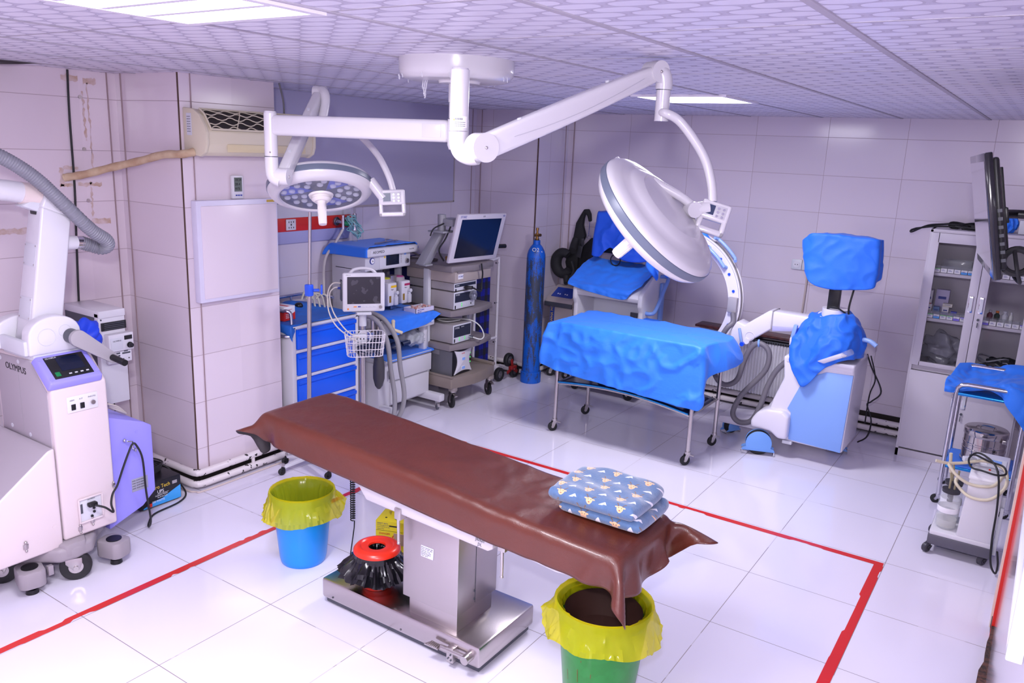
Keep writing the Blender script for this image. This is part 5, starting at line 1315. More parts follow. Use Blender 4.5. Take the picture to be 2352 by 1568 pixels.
u = unit('camera_unit', 'slim grey camera control unit with a plugged black lead, under the tower drawer', 3.548, 3.85, 1.0265, 1.10)
G().box(-1.187, -1.184, 3.555, 3.845, 1.065, 1.09).done('dark_strip', PANELB, u); G().box(-1.187, -1.183, 3.56, 3.575, 1.025, 1.052).done('switch', BLACK, u)
text('STORZ', .016, basis((-1.1835, 3.565, 1.078), (0, 1, 0), (1, 0, 0)), PALE, u)
G().obox((-1.15, 3.70, 1.055), (.07, .05, .026), Matrix.Rotation(.4, 3, 'Z'), bev=.006).done('plug', BLACK, u)
G().tube([(-1.12, 3.73, 1.05), (-1.10, 3.79, 1.02), (-1.12, 3.845, 1.02), (-1.13, 3.86, 1.08), (-1.12, 3.855, 1.16), (-1.118, 3.84, 1.21), (-1.118, 3.83, 1.25)], .007, 8, sm=6).done('lead', RUBBER, u)
u = unit('light_fountain', 'grey light source with a dark panel and large round dial, on the upper tower shelf', 3.548, 3.84, .8695, 1.023)
G().box(-1.187, -1.184, 3.56, 3.83, .935, 1.01).done('dark_panel', PANELB, u); text('STORZ', .018, basis((-1.1835, 3.568, .998), (0, 1, 0), (1, 0, 0)), PALE, u)
d_ = G().cyl((-1.187, 3.795, .975), (-1.155, 3.795, .975), .038, n=28).done('dial', mat('dial_grey', (120, 122, 134), .35), u); G().cyl((-1.156, 3.795, .975), (-1.153, 3.795, .975), .010, n=14).done('dial_cap', PALE, d_)
for y, z, c in ((3.60, .905, PALE), (3.655, .90, LEDG), (3.655, .918, LEDG), (3.71, .905, PALE), (3.745, .905, PALE), (3.785, .905, BLACK)): led(u, y, z, c)
G().box(-1.187, -1.183, 3.56, 3.572, .882, .91).done('switch', BLACK, u)
u = unit('insufflator', 'wide grey insufflator with green lights, on the middle tower shelf', 3.548, 3.80, .5735, .74)
G().box(-1.187, -1.184, 3.558, 3.79, .632, .728).done('dark_panel', PANELB, u); text('STORZ', .02, basis((-1.1835, 3.568, .712), (0, 1, 0), (1, 0, 0)), PALE, u); text('PNEUMO', .010, basis((-1.1835, 3.655, .715), (0, 1, 0), (1, 0, 0)), PALE, u)
for y, z, c in ((3.60, .612, PALE), (3.635, .603, LEDG), (3.635, .62, LEDG), (3.675, .612, PALE), (3.71, .603, LEDG), (3.71, .62, LEDG), (3.745, .612, PALE)): led(u, y, z, c)
G().box(-1.187, -1.183, 3.56, 3.572, .59, .62).done('switch', BLACK, u)
G().cyl((-1.187, 3.775, .608), (-1.15, 3.78, .608), .014, n=14).done('connector', CHROME, u)
G().tube([(-1.15, 3.78, .608), (-1.10, 3.83, .59), (-1.10, 3.875, .62), (-1.14, 3.86, .70), (-1.22, 3.82, .745), (-1.35, 3.72, .75), (-1.42, 3.62, .752), (-1.3, 3.60, .752), (-1.25, 3.72, .755)], .0055, 8, sm=7).done('white_tube', mat('white_tube', (212, 214, 208), .5), u)
iv_ = thing('power_inverter', 'black power inverter with a white hourglass front, wrapped in film on the tower base', 'inverter', (-1.4, 3.72, .30))
G().box(-1.66, -1.20, 3.56, 3.82, .288, .51, bev=.006).done('casing', UB, iv_)
pts = []
for k in range(11): t = k / 10; pts.append((3.585 + .045 * math.sin(PI * t), .295 + .215 * t))
top_ = [(3.585 + .25 * k / 10, .51 - .02 * math.sin(PI * k / 10)) for k in range(11)]
for k in range(11): t = 1 - k / 10; top_.append((3.835 - .04 * math.sin(PI * t), .295 + .215 * t))
top_ += [(3.835 - .25 * k / 10, .295 + .022 * math.sin(PI * k / 10)) for k in range(1, 10)]
G().prism(pts + top_[1:], 'x', -1.205, -1.192, bev=.002).done('white_front', WHITE, iv_)
for z in (.34, .42):
    w_ = G().box(-1.193, -1.190, 3.685, 3.735, z - .016, z + .018, bev=.001).done('meter', WHITE, iv_); G().box(-1.1905, -1.189, 3.69, 3.73, z - .01, z + .013).done('display', BLUEP, w_)
text('EXTRA', .014, basis((-1.1915, 3.685, .47), (0, 1, 0), (1, 0, 0)), INKRED, iv_)
for z in (.37, .41, .45): G().box(-1.202, -1.195, 3.81, 3.818, z, z + .012).done('indicator', LEDG, iv_)
G().box(-1.42, -1.34, 3.5585, 3.5605, .46, .50).done('name_plate', GREY, iv_)
fg = G(); fg.box(-1.5, -1.196, 3.555, 3.556, .29, .505); fg.done('wrap_film', glassy('wrap_film', (160, 160, 170), .75, .1), iv_)
# screen on its arm
TS = thing('tower_screen', 'large silver flat screen with a dark blue picture, tilted forward on top of the tower', 'screen', (-1.15, 3.77, 1.26))
BL, BR_, TL, TR = Vector((-1.17, 3.439, 1.28)), Vector((-1.17, 4.12, 1.262)), Vector((-1.08, 3.40, 1.681)), Vector((-1.08, 4.09, 1.668))
xa = (BR_ - BL).normalized(); ya = (TL - BL); ya = (ya - xa * ya.dot(xa)).normalized(); za = xa.cross(ya)
if za.x < 0: za = -za
W_, Hh = (BR_ - BL).length, (TL - BL).length
sm_ = Matrix((xa, ya, xa.cross(ya))).transposed().to_4x4(); sm_.translation = BL
SIL = mat('screen_silver', (204, 198, 204), .4)
G(sm_).box(0, W_, 0, Hh, -.028, 0, bev=.008, seg=2).box(.06, W_ - .06, .05, Hh - .05, -.075, -.025, bev=.012).done('casing', SIL, TS)
SCR = mat('screen_gradient_glass', (14, 20, 40), .14)
n = NT(SCR); v, x, y, z = n.co(); n.link(n.mix(n.m('GREATER_THAN', n.m('ADD', y, n.m('MULTIPLY', z, -1.2)), 0.1), (16, 22, 44), (18, 32, 66)), n.b.inputs['Base Color'])
G(sm_).box(.058, W_ - .062, .04, Hh - .042, -.001, .0015).done('screen', SCR, TS)
text('STORZ', .026, sm_ @ Matrix.Translation((.03, Hh - .021, .0005)), INKBLUE, TS); text('LED', .018, sm_ @ Matrix.Translation((W_ * .5, Hh - .02, .0005)), INKGREY, TS); text('HD', .022, sm_ @ Matrix.Translation((W_ - .05, Hh - .021, .0005)), INKBLUE, TS)
g = G(sm_)
for k in range(5): g.box(W_ * .42 + .022 * k, W_ * .42 + .022 * k + .012, .014, .022, -.001, .0015, bev=.001)
g.done('button', PALE, TS)
ar = G().box(-1.42, -1.34, 3.36, 3.45, 1.245, 1.26, bev=.004).hexa([(-1.45, 3.35, 1.255), (-1.36, 3.35, 1.255), (-1.36, 3.45, 1.255), (-1.45, 3.45, 1.255)], [(-1.33, 3.44, 1.53), (-1.25, 3.44, 1.53), (-1.25, 3.52, 1.53), (-1.33, 3.52, 1.53)], bev=.006).box(-1.36, -1.2, 3.40, 3.56, 1.525, 1.54, bev=.003).cyl((-1.28, 3.48, 1.53), (-1.28, 3.48, 1.67), .034, n=20).box(-1.29, -1.15, 3.46, 3.62, 1.58, 1.64, bev=.01)
ar.done('swivel_arm', mat('arm_grey', (150, 150, 156), .35), TS)
G().tube([(-1.22, 3.55, 1.61), (-1.2, 3.50, 1.58), (-1.22, 3.46, 1.48), (-1.27, 3.44, 1.38), (-1.25, 3.48, 1.29)], .007, 8, sm=6).tube([(-1.3, 3.36, 1.5), (-1.28, 3.38, 1.56), (-1.24, 3.46, 1.6)], .006, 8, sm=5).done('lead', RUBBER, TS)
G().cyl((-1.28, 4.02, 1.365), (-1.22, 4.33, 1.352), .019, n=16).done('side_grip', BLACK, TS)
G().sph((-1.2, 3.47, 1.315), .022, u=10, v=8).cyl((-1.2, 3.45, 1.33), (-1.2, 3.49, 1.30), .012).done('brass_plug', BRASS, TS)
tag(centre(G().tube([(-1.72, 3.62, 1.258), (-1.74, 3.50, 1.30), (-1.70, 3.465, 1.335), (-1.62, 3.48, 1.335), (-1.54, 3.54, 1.29), (-1.48, 3.60, 1.258), (-1.50, 3.70, 1.256), (-1.6, 3.66, 1.256), (-1.75, 3.57, 1.256), (-1.80, 3.54, 1.256)], .008, 8, sm=7).done('camera_cable', mat('grey_lead', (74, 66, 68), .5))), 'dark grey camera cable looped out over the edge of the tower top shelf', 'cable')

# ------------------------------------------------------------------ privacy screen with navy check cloth behind the tower
PS = thing('privacy_screen', 'white tubular folding screen with navy checked cloth, behind the equipment tower', 'privacy screen', (-1.6, 4.2, 0))
PLAID = mat('navy_check', (22, 22, 110), .85)
n = NT(PLAID); v, x, y, z = n.co()
a = n.m('LESS_THAN', n.m('FRACT', n.m('DIVIDE', y, .11)), .5); b_ = n.m('LESS_THAN', n.m('FRACT', n.m('DIVIDE', z, .13)), .5)
n.link(n.mix(n.m('MULTIPLY', a, b_), n.mix(n.m('MAXIMUM', a, b_), (16, 24, 140), (18, 20, 84)), (26, 27, 40)), n.b.inputs['Base Color'])
def wavy(y0, y1, z0, z1, x, name):
    nu = 60; Pm = [[(x + .012 * math.sin(i * .55 + .4 * math.sin(i * .2)) * (1 - .3 * j / 10), y0 + (y1 - y0) * i / nu, z0 + (z1 - z0) * j / 10) for j in range(11)] for i in range(nu + 1)]
    o = G().grid(Pm).done(name, PLAID, PS, sharp=180); m_ = o.modifiers.new('t', 'SOLIDIFY'); m_.thickness = .003
    return o
G().box(-1.892, -1.886, 3.53, 3.95, .15, 1.24).done('navy_board', NAVY, PS)
wavy(4.28, 4.50, .16, 1.14, -1.50, 'check_cloth')
TUBE = mat('white_tube_paint', (222, 218, 224), .35)
g = G().tube([(-1.50, 4.645, .0), (-1.50, 4.645, 1.19)], .014, 12).tube([(-1.50, 4.28, .40), (-1.50, 4.645, .40)], .013, 12).tube([(-1.50, 4.28, 1.15), (-1.50, 4.645, 1.185)], .013, 12).tube([(-1.50, 4.27, .0), (-1.50, 4.27, 1.15)], .014, 12)
g.tube([(-1.4, 4.645, .1), (-1.50, 4.645, .1), (-1.62, 4.645, .1)], .013, 12).box(-1.53, -1.47, 4.5, 4.655, .0, .11, bev=.01)
g.done('tube_frame', TUBE, PS)
g = G()
for z in (.36, .75, 1.14): g.cyl((-1.50, 4.60, z), (-1.50, 4.66, z), .008, n=10)
g.done('clip', CHROME, PS)

# ------------------------------------------------------------------ cylinder trolley wheels, oxygen cylinder
HT = thing('cylinder_trolley', 'red-spoked black trolley wheels standing against the corner column, beside the oxygen cylinder', 'trolley', (-1.35, 4.68, 0))
def twheel(y, z, x=-1.42, r=.068):
    w = G().lathe([(r * .55, -.02), (r * .9, -.022), (r, -.012), (r, .012), (r * .9, .022), (r * .55, .02)], n=30, m=Matrix.Translation((x, y, z)) @ Matrix.Rotation(PI / 2, 4, 'Y')).done('wheel', RUBBER, HT)
    G().cyl((x - .014, y, z), (x + .014, y, z), r * .62, n=24).cyl((x - .02, y, z), (x + .028, y, z), .012, n=12).done('hub', mat('hub_grey', (130, 126, 130), .4, metal=.6), w)
twheel(4.645, .20, -1.34); twheel(4.745, .07, -1.34); twheel(4.53, .07, -1.37)
REDI = mat('dark_red_iron', (136, 30, 28), .5)
g = G()
for y, z in ((4.645, .20), (4.745, .07), (4.58, .09)):
    c_ = Vector((-1.303, 4.665, .12)); e = Vector((-1.303, y, z)); d = (e - c_); mid = (c_ + e) / 2
    ang = math.atan2(d.z, d.y); g.obox(mid, (.01, d.length + .02, .035), Matrix.Rotation(ang, 3, 'X'), bev=.004)
g.box(-1.315, -1.275, 4.61, 4.70, .115, .145, bev=.003); g.done('wheel_bracket', REDI, HT)
G().cyl((-1.46, 4.665, .12), (-1.28, 4.665, .12), .012, n=14).done('axle', TUBE, HT)
for z0, zz in ((.115, 'upper'), (.045, 'lower')):
    tag(centre(G().tube([(-1.93, 4.846, z0), (-1.26, 4.846, z0), (-1.235, 4.85, z0), (-1.226, 4.87, z0), (-1.226, 5.34, z0), (-1.215, 5.365, z0), (-1.18, 5.372, z0), (.3, 5.372, z0)], .022, 14).done('heating_pipe', PIPE)), f'chipped white heating pipe along the foot of the corner column, the {zz} of two', 'pipe', 'heating pipes')

OC = thing('oxygen_cylinder', 'tall worn blue oxygen cylinder with a brass valve', 'gas cylinder', (-1.135, 4.735, 0))
CYLP = mat('worn_blue_paint', (10, 92, 190), .45)
n = NT(CYLP); v, x, y, z = n.co()
st2 = n.new('ShaderNodeMapping'); st2.inputs['Scale'].default_value = (1, 1, .25); n.link(v, st2.inputs[0])
w1 = n.noise(st2.outputs[0], 26, 6, .7)
zz = n.m('MULTIPLY', n.m('LESS_THAN', z, 1.225), n.m('MULTIPLY', n.m('SUBTRACT', 1.0, n.m('ABSOLUTE', n.m('DIVIDE', n.m('SUBTRACT', z, .85), .75))), .17))
wear = n.m('MINIMUM', 1.0, n.m('MAXIMUM', 0.0, n.m('MULTIPLY', n.m('SUBTRACT', n.m('ADD', n.m('ADD', w1, zz), n.m('MULTIPLY', n.m('SUBTRACT', n.noise(v, 120, 4, .7), .5), .45)), .53), 9.0)))
n.link(n.mix(wear, (8, 92, 196), n.mix(n.noise(v, 50, 3), (42, 58, 84), (64, 66, 76))), n.b.inputs['Base Color'])
c = (-1.135, 4.735)
G().lathe([(.0, .02), (.096, .0), (.100, .005), (.100, .105), (.096, .11), (.088, .112), (.0885, 1.21), (.086, 1.25), (.075, 1.29), (.056, 1.325), (.038, 1.345), (.0, 1.347)], c, 44).done('cylinder_body', CYLP, OC)
G().cyl((c[0], c[1], 1.335), (c[0], c[1], 1.385), .034, .032, n=28).done('neck_ring', CYLP, OC)
va = G().cyl((c[0], c[1], 1.38), (c[0], c[1], 1.40), .018, .022, n=14).cyl((c[0], c[1], 1.40), (c[0], c[1], 1.45), .015, n=14).cyl((c[0] - .02, c[1], 1.43), (c[0] + .045, c[1] - .01, 1.437), .014, n=12).cyl((c[0], c[1], 1.45), (c[0], c[1], 1.485), .010, n=12).cyl((c[0], c[1], 1.478), (c[0], c[1], 1.50), .014, n=12)
va.done('valve', BRASS, OC)
q = Vector((c[0], c[1], 1.265)); d = Vector((.55, -.83, .45)).normalized()
text('O2', .052, basis(q + d * .083 + Vector((-.04, -.02, .0)), (.83, .55, 0), d), PALE, OC, ext=.004)
G().obox(q + Vector((.065, -.03, .015)), (.03, .006, .016), Matrix.Rotation(.9, 3, 'Z')).done('white_mark', PAPER, OC)

# ------------------------------------------------------------------ apron on the wall hook
AP = thing('lead_apron', 'black lead apron and collar hanging from a wall hook above the beige control unit', 'apron', (-1.05, 5.36, .9))
APM = mat('black_apron', (24, 24, 27), .75)
def apron_panel(outline, y, th, name, par):
    return G().prism(outline, 'y', y - th, y, bev=.010, seg=2).done(name, APM, par)
apron_panel([(-1.02, 1.60), (-.985, 1.66), (-.94, 1.665), (-.915, 1.62), (-.905, 1.55), (-.925, 1.54), (-.945, 1.60), (-.97, 1.62), (-.985, 1.575), (-.99, 1.50), (-.955, 1.40), (-1.0, 1.30), (-1.02, 1.19), (-1.02, 1.02), (-1.13, 1.0), (-1.165, 1.12), (-1.13, 1.25), (-1.09, 1.36), (-1.065, 1.52)], 5.385, .05, 'apron_body', AP)
apron_panel([(-1.03, 1.25), (-.90, 1.385), (-.865, 1.38), (-.86, 1.05), (-.92, .93), (-.97, .90), (-1.05, .98), (-1.1, 1.06)], 5.395, .03, 'apron_back', AP)
cp_ = []
for k in range(19): a = PI * .30 + 1.5 * PI * k / 18; cp_.append((-1.115 + .085 * math.cos(a), 1.125 + .105 * math.sin(a)))
g = G().tube([(x, 5.22, z) for x, z in cp_], lambda t: .04 + .015 * math.sin(PI * t), 14).tube([(-1.075, 5.22, 1.02), (-1.06, 5.20, .97), (-1.04, 5.17, .935)], lambda t: .034 - .008 * t, 12).tube([(-1.03, 5.24, 1.25), (-1.05, 5.30, 1.30), (-1.05, 5.34, 1.36)], .04, 12, sm=3).tube([(-1.03, 5.23, 1.15), (-1.0, 5.23, 1.06), (-1.03, 5.22, .98)], .015, 10, sm=4)
g.done('collar', APM, AP)
G().box(-.985, -.955, 5.325, 5.336, 1.30, 1.375, bev=.004).obox((-1.0, 5.33, 1.24), (.05, .008, .12), Matrix.Rotation(.15, 3, 'Y'), bev=.003).done('buckle', mat('glossy_black', (60, 60, 64), .2), AP)
G().tube([(-.945, 5.41, 1.62), (-.945, 5.36, 1.62), (-.945, 5.35, 1.64)], .006, 8).tube([(-.93, 5.37, 1.55), (-.925, 5.36, 1.42), (-.93, 5.355, 1.40)], .004, 6).torus((-.925, 5.36, 1.395), .02, .004, (0, 1, 0), 16, 6).done('wall_hook', CHROME, AP)

# ------------------------------------------------------------------ beige control unit on a pedestal
CU = thing('electrosurgical_unit', 'beige pedestal unit with a slanted blue keypad, behind the oxygen cylinder', 'electrosurgical unit', (-1.0, 5.12, 0))
ES = mat('unit_beige', (176, 164, 162), .45)
G().box(-1.12, -.86, 5.01, 5.27, .10, .76, bev=.008).done('cabinet', ES, CU)
G().prism([(4.965, .775), (4.965, .74), (5.27, .74), (5.27, .90), (5.20, .91), (4.985, .80)], 'x', -1.155, -.845, bev=.010).done('console', ES, CU)
G().box(-1.155, -.845, 4.958, 4.97, .728, .772, bev=.003).done('dark_band', DGREY, CU)
kp = basis((-1.0, 5.085, .8525), (1, 0, 0), (0, -.465, .885)); kpo = G(kp).box(-.115, .115, -.075, .075, .0, .006).done('keypad', mat('keypad_blue', (32, 60, 150), .4), CU)
g = G(kp)
for k, (x, s) in enumerate(((-.06, -1), (-.035, 1), (.02, -1), (.045, 1))): g.prism([(x - .009, -.03 - .008 * s), (x + .009, -.03 - .008 * s), (x, -.03 + .01 * s)], 'z', .006, .0075)
g.done('arrow', WHITEINK, kpo)
G().box(-1.11, -1.065, 5.003, 5.013, .11, .735).done('blue_stripe', mat('stripe_blue', (32, 60, 150), .4), CU)
text('DAIWHA MSP', .04, basis((-1.087, 5.0025, .50), (0, 0, 1), (0, -1, 0)), mat('gold_ink', (226, 190, 60), .5), CU)
for x in (-1.08, -.90):
    for y in (5.05, 5.23): caster(x, y, .04, .022, .5, CU, .102, RUBBER, GREY, False)
sb_ = thing('suction_bottle', 'small glass bottle with a yellow stripe standing on the beige pedestal unit', 'bottle', (-.91, 5.235, .91))
G().cyl((-.91, 5.235, .912), (-.91, 5.235, 1.02), .03, n=20).done('bottle_body', GLASS, sb_)
G().cyl((-.935, 5.21, .92), (-.935, 5.21, 1.0), .012).done('yellow_tube', mat('yellow_fill', (230, 190, 30), .4), sb_); G().cyl((-.91, 5.235, 1.02), (-.91, 5.235, 1.045), .034, n=20).cyl((-.91, 5.235, 1.045), (-.91, 5.235, 1.075), .008).done('cap', mat('cap_grey', (170, 170, 176), .4), sb_)

# ------------------------------------------------------------------ monitor cart with blue covered keyboard and screen
MC = thing('workstation_cart', 'white wheeled imaging workstation with a blue side handle, behind the draped instrument table', 'workstation', (-.33, 4.95, 0))
side = [(.10, 5.20), (.10, 4.73), (.85, 4.73), (.90, 4.70), (1.0, 4.70), (1.20, 5.0), (1.22, 5.20)]
for x0, x1 in ((-.70, -.655), (-.045, .0)):
    G().prism([(y, z) for z, y in side], 'x', x0, x1, bev=.012).done('side_panel', WHITE, MC)
G().box(-.66, -.04, 5.05, 5.08, .12, 1.0).done('back_panel', PALE, MC); G().box(-.66, -.04, 4.76, 5.15, .12, .15, bev=.004).done('floor_panel', PALE, MC)
G().prism([(4.70, .97), (4.72, 1.0), (5.02, 1.17), (5.18, 1.20), (5.18, 1.12), (4.72, .93)], 'x', -.66, -.04, bev=.006).done('console_top', WHITE, MC)
G().box(-.26, -.19, 5.035, 5.052, .73, .775).done('socket_plate', DGREY, MC)
G().tube([(-.0, 4.80, .84), (.045, 4.80, .84), (.07, 4.85, .87), (.08, 5.0, 1.06), (.08, 5.05, 1.12), (.06, 5.07, 1.14), (.0, 5.07, 1.14)], .017, 14, sm=5).done('side_handle', mat('handle_blue', (120, 156, 220), .35), MC)
G().box(.0, .03, 5.06, 5.12, .15, 1.08, bev=.006).done('blue_edge', mat('handle_blue', (120, 156, 220), .35), MC)
for x in (-.66, -.10):
    for y in (4.80, 5.14): caster(x, y, .055, .03, -.4, MC, .13, RUBBER, PALE, False)
G().box(-.30, -.20, 5.095, 5.16, 1.0, 1.297, bev=.008).done('screen_post', PALE, MC)
bk_ = thing('side_box', 'small blue and orange box hooked on the side of the imaging workstation', 'box', (.06, 4.8, .68)); G().box(.005, .14, 4.74, 4.80, .66, .80, bev=.004).done('carton', mat('box_blue', (38, 110, 226), .5), bk_); G().box(.055, .12, 4.737, 4.7405, .67, .785).done('orange_print', mat('orange_print', (236, 160, 50), .5), bk_)
VM = thing('covered_screen', 'workstation screen wrapped in a tied blue drape', 'screen', (-.40, 4.97, 1.25))
G().box(-.63, -.16, 5.03, 5.09, 1.30, 1.66, bev=.01).done('screen_casing', BLACK, VM)
P = skirt([(-.64, 5.0, 1.672), (-.55, 4.985, 1.68), (-.45, 4.985, 1.68), (-.33, 4.985, 1.68), (-.2, 4.985, 1.68), (-.13, 5.0, 1.672), (-.12, 5.1, 1.672), (-.39, 5.12, 1.68), (-.65, 5.11, 1.672)],
          [(-.66, 4.95, 1.28), (-.57, 4.93, 1.275), (-.46, 4.94, 1.365), (-.33, 4.92, 1.27), (-.17, 4.93, 1.262), (-.07, 4.98, 1.29), (-.07, 5.12, 1.32), (-.39, 5.15, 1.33), (-.68, 5.13, 1.30)], ((-.58, 5.05, 1.685), (-.2, 5.05, 1.685)), 180, 38, 8, .022, 4.5, 31, .012)
ring_mesh(P, 'drape', mat('monitor_drape', (26, 88, 216), .6, bump=.12, bscale=200), VM)
G().torus((-.43, 4.99, 1.25), .05, .006, (0, 1, 0), 20, 6).done('tie_ring', RUBBER, VM)
P = sheet([[(-.70, 5.1, 1.25), (-.735, 4.95, 1.19), (-.745, 4.76, 1.085), (-.745, 4.69, 1.05), (-.74, 4.665, 1.02)],
           [(-.60, 5.075, 1.235), (-.60, 4.95, 1.175), (-.60, 4.75, 1.055), (-.60, 4.685, 1.03), (-.60, 4.672, .985)],
           [(-.35, 5.075, 1.225), (-.35, 4.95, 1.16), (-.35, 4.75, 1.05), (-.35, 4.68, 1.02), (-.36, 4.665, .955)],
           [(-.15, 5.075, 1.225), (-.14, 4.95, 1.17), (-.14, 4.75, 1.055), (-.14, 4.68, 1.02), (-.17, 4.664, .945)],
           [(.03, 5.06, 1.255), (.015, 4.95, 1.215), (-.02, 4.80, 1.12), (-.06, 4.71, 1.055), (-.12, 4.668, 1.0)]], 50, 44, .018, 8, 33)
P[..., 2] += .012
tag(centre(cloth_mesh(P, 'keyboard_drape', DRAPE)), 'blue drape lying over the sloping keyboard of the imaging workstation', 'drape')

# ------------------------------------------------------------------ instrument table with the big blue drape
IT = thing('instrument_table', 'steel instrument table on casters under a large blue drape', 'instrument table', (.355, 3.93, 0))
LG = ((-.22, 3.67), (.92, 3.67), (.93, 4.20), (-.22, 4.22))
for x, y in LG:
    l = G().cyl((x, y, .10), (x, y, .885), .0155, n=16).done('leg', STEEL, IT)
    caster(x, y, .038, .022, .9, IT, .105, RUBBER, STEEL)
G().box(-.235, .945, 3.655, 4.225, .87, .892, bev=.003).done('table_top', STEEL, IT)
BFILM = mat('blue_film', (20, 90, 190), .22, metal=.4)
nu = 26
def sag(x, y): t = (x + .22) / 1.14; return .41 + .05 * math.sin(PI * t) - .03 * t
Pm = [[(-.205 + 1.12 * i / nu, 3.675 + .53 * j / 10, sag(-.205 + 1.12 * i / nu, 0)) for j in range(11)] for i in range(nu + 1)]
o = G().grid(Pm).done('lower_shelf', mat('dark_blue_film', (16, 44, 92), .15, metal=.5), IT, sharp=180); o.modifiers.new('t', 'SOLIDIFY').thickness = .008
G().tube([(-.22 + 1.14 * i / nu, 3.672, sag(-.22 + 1.14 * i / nu, 0) - .008) for i in range(nu + 1)], .009, 10).tube([(.925, 3.67, .385), (.93, 4.2, .385)], .009, 10).tube([(-.22, 3.67, .405), (-.22, 4.2, .405)], .009, 10).done('shelf_rail', STEEL, IT)
G().tube([(-.20 + 1.10 * i / nu, 3.660, sag(-.20 + 1.10 * i / nu, 0) + .006) for i in range(nu + 1)], .006, 8).done('film_edge', mat('cyan_film', (40, 150, 220), .15, metal=.6), IT)
DR = mat('table_drape', (44, 132, 245), .55, sheen=.1)
n = NT(DR); v, x, y, z = n.co()
cr = n.m('MAXIMUM', n.line(n.m('ADD', x, n.m('MULTIPLY', z, .06)), .26, .05, .006), n.line(n.m('ADD', n.m('SUBTRACT', y, z), .0), .27, .1, .006))
n.bump(n.m('ADD', n.m('MULTIPLY', cr, .7), n.m('ADD', n.m('MULTIPLY', n.noise(v, 9, 3), 1.6), n.m('MULTIPLY', n.noise(v, 220, 2), .12))), .5, .007)
P = skirt([(-.242, 3.85, .902), (-.30, 3.625, .890), (-.20, 3.642, .905), (.05, 3.64, .906), (.35, 3.64, .906), (.65, 3.64, .906), (.89, 3.642, .905), (.962, 3.655, .897), (.962, 3.76, .902), (.99, 3.92, .895), (1.01, 4.06, .885), (.97, 4.22, .895), (.60, 4.24, .904), (.10, 4.24, .904), (-.245, 4.23, .902), (-.245, 4.05, .902)],
          [(-.375, 3.82, .60), (-.355, 3.61, .572), (-.26, 3.60, .545), (.03, 3.585, .515), (.35, 3.575, .50), (.65, 3.57, .478), (.91, 3.575, .462), (1.01, 3.60, .472), (.985, 3.72, .66), (1.05, 3.88, .70), (1.08, 4.08, .70), (1.03, 4.30, .72), (.62, 4.31, .68), (.10, 4.31, .66), (-.35, 4.31, .62), (-.375, 4.05, .62)], ((-.02, 3.94, .907), (.72, 3.94, .907)), 340, 48, 22, .022, 2.7, 41, .016)
# paper-like bunching along the front edge
for i in range(P.shape[0]):
    for j in range(22, P.shape[1]):
        x, y, z = P[i, j]
        if y < 3.66: P[i, j, 1] = y - max(0, ridge((x, 0, z), 3.6, 9)) * .045 * min(1, (j - 22) / 9)
tag(centre(ring_mesh(P, 'table_drape', DR)), 'large bright blue creased drape over the instrument table, its hem hanging low in front', 'drape')
bh = thing('black_boot', 'dark rubber shape lying on the lower shelf of the instrument table', 'boot', (.8, 3.95, .43)); G().tube([(.84, 3.80, .475), (.83, 3.9, .49), (.80, 4.02, .49)], lambda t: .035 + .01 * math.sin(t * PI), 14, sm=4).done('upper', RUBBER, bh); G().tube([(.0, 4.0, .492), (.1, 3.9, .505), (.28, 3.85, .512)], .03, 12, sm=4).done('sole', RUBBER, bh)

# ------------------------------------------------------------------ wall sockets, radiator
WS = thing('wall_sockets', 'pair of white wall sockets with a lead going down, on the tiled back wall', 'socket', (1.14, 5.40, 1.34))
for x in (1.095, 1.185):
    s_ = G().box(x - .044, x + .044, 5.402, 5.419, 1.30, 1.388, bev=.005).done('socket_plate', PALE, WS); G().cyl((x, 5.404, 1.344), (x, 5.398, 1.344), .028, n=24).done('socket_face', WHITE, s_)
    for q in (-.010, .010): G().cyl((x + q, 5.3985, 1.344), (x + q, 5.3975, 1.344), .004, n=8).done('socket_hole', INK, s_)
G().tube([(1.195, 5.40, 1.30), (1.195, 5.405, 1.15), (1.19, 5.405, .95), (1.18, 5.405, .735)], .008, 8, sm=4).done('lead', mat('beige_lead', (190, 176, 170), .5), WS)
RD = thing('radiator', 'ribbed white radiator under the stone sill, behind the arm of the imaging machine', 'radiator', (.85, 5.3, .15))
pts = []
for k in range(33):
    x = .40 + .84 * k / 32; pts += [(x, 5.275), (x + .008, 5.262), (x + .018, 5.262)]
pts += [(1.25, 5.275), (1.25, 5.33), (.40, 5.33)]
G().prism(pts, 'z', .17, .645).done('ribbed_panel', WHITE, RD); G().box(.395, 1.255, 5.26, 5.335, .64, .665, bev=.004).done('top_grille', DGREY, RD)
g = G()
for k in range(40): g.box(.40 + .0212 * k, .412 + .0212 * k, 5.255, 5.262, .648, .66)
g.done('grille_slot', BLACK, RD)
for x in (.5, 1.15): G().box(x - .02, x + .02, 5.33, 5.42, .3, .34).done('bracket', WHITE, RD)
tag(centre(G().box(.30, 1.30, 5.24, 5.42, .70, .722, bev=.004).done('stone_sill', mat('red_stone', (96, 48, 44), .3, vary=.3, vscale=30, vcol=(60, 30, 32)))), 'dark red stone sill on the back wall above the radiator', 'sill')
for z0, zz in ((.115, 'upper'), (.045, 'lower')):
    tag(centre(G().tube([(.32, 5.365, z0), (2.12, 5.365, z0)], .025, 14).done('heating_pipe', PIPE)), f'white heating pipe along the foot of the back wall, the {zz} of two', 'pipe', 'heating pipes')
struct(G().box(-1.2, 2.7, 5.412, 5.421, .0, .17).done('baseboard_back', DARK))
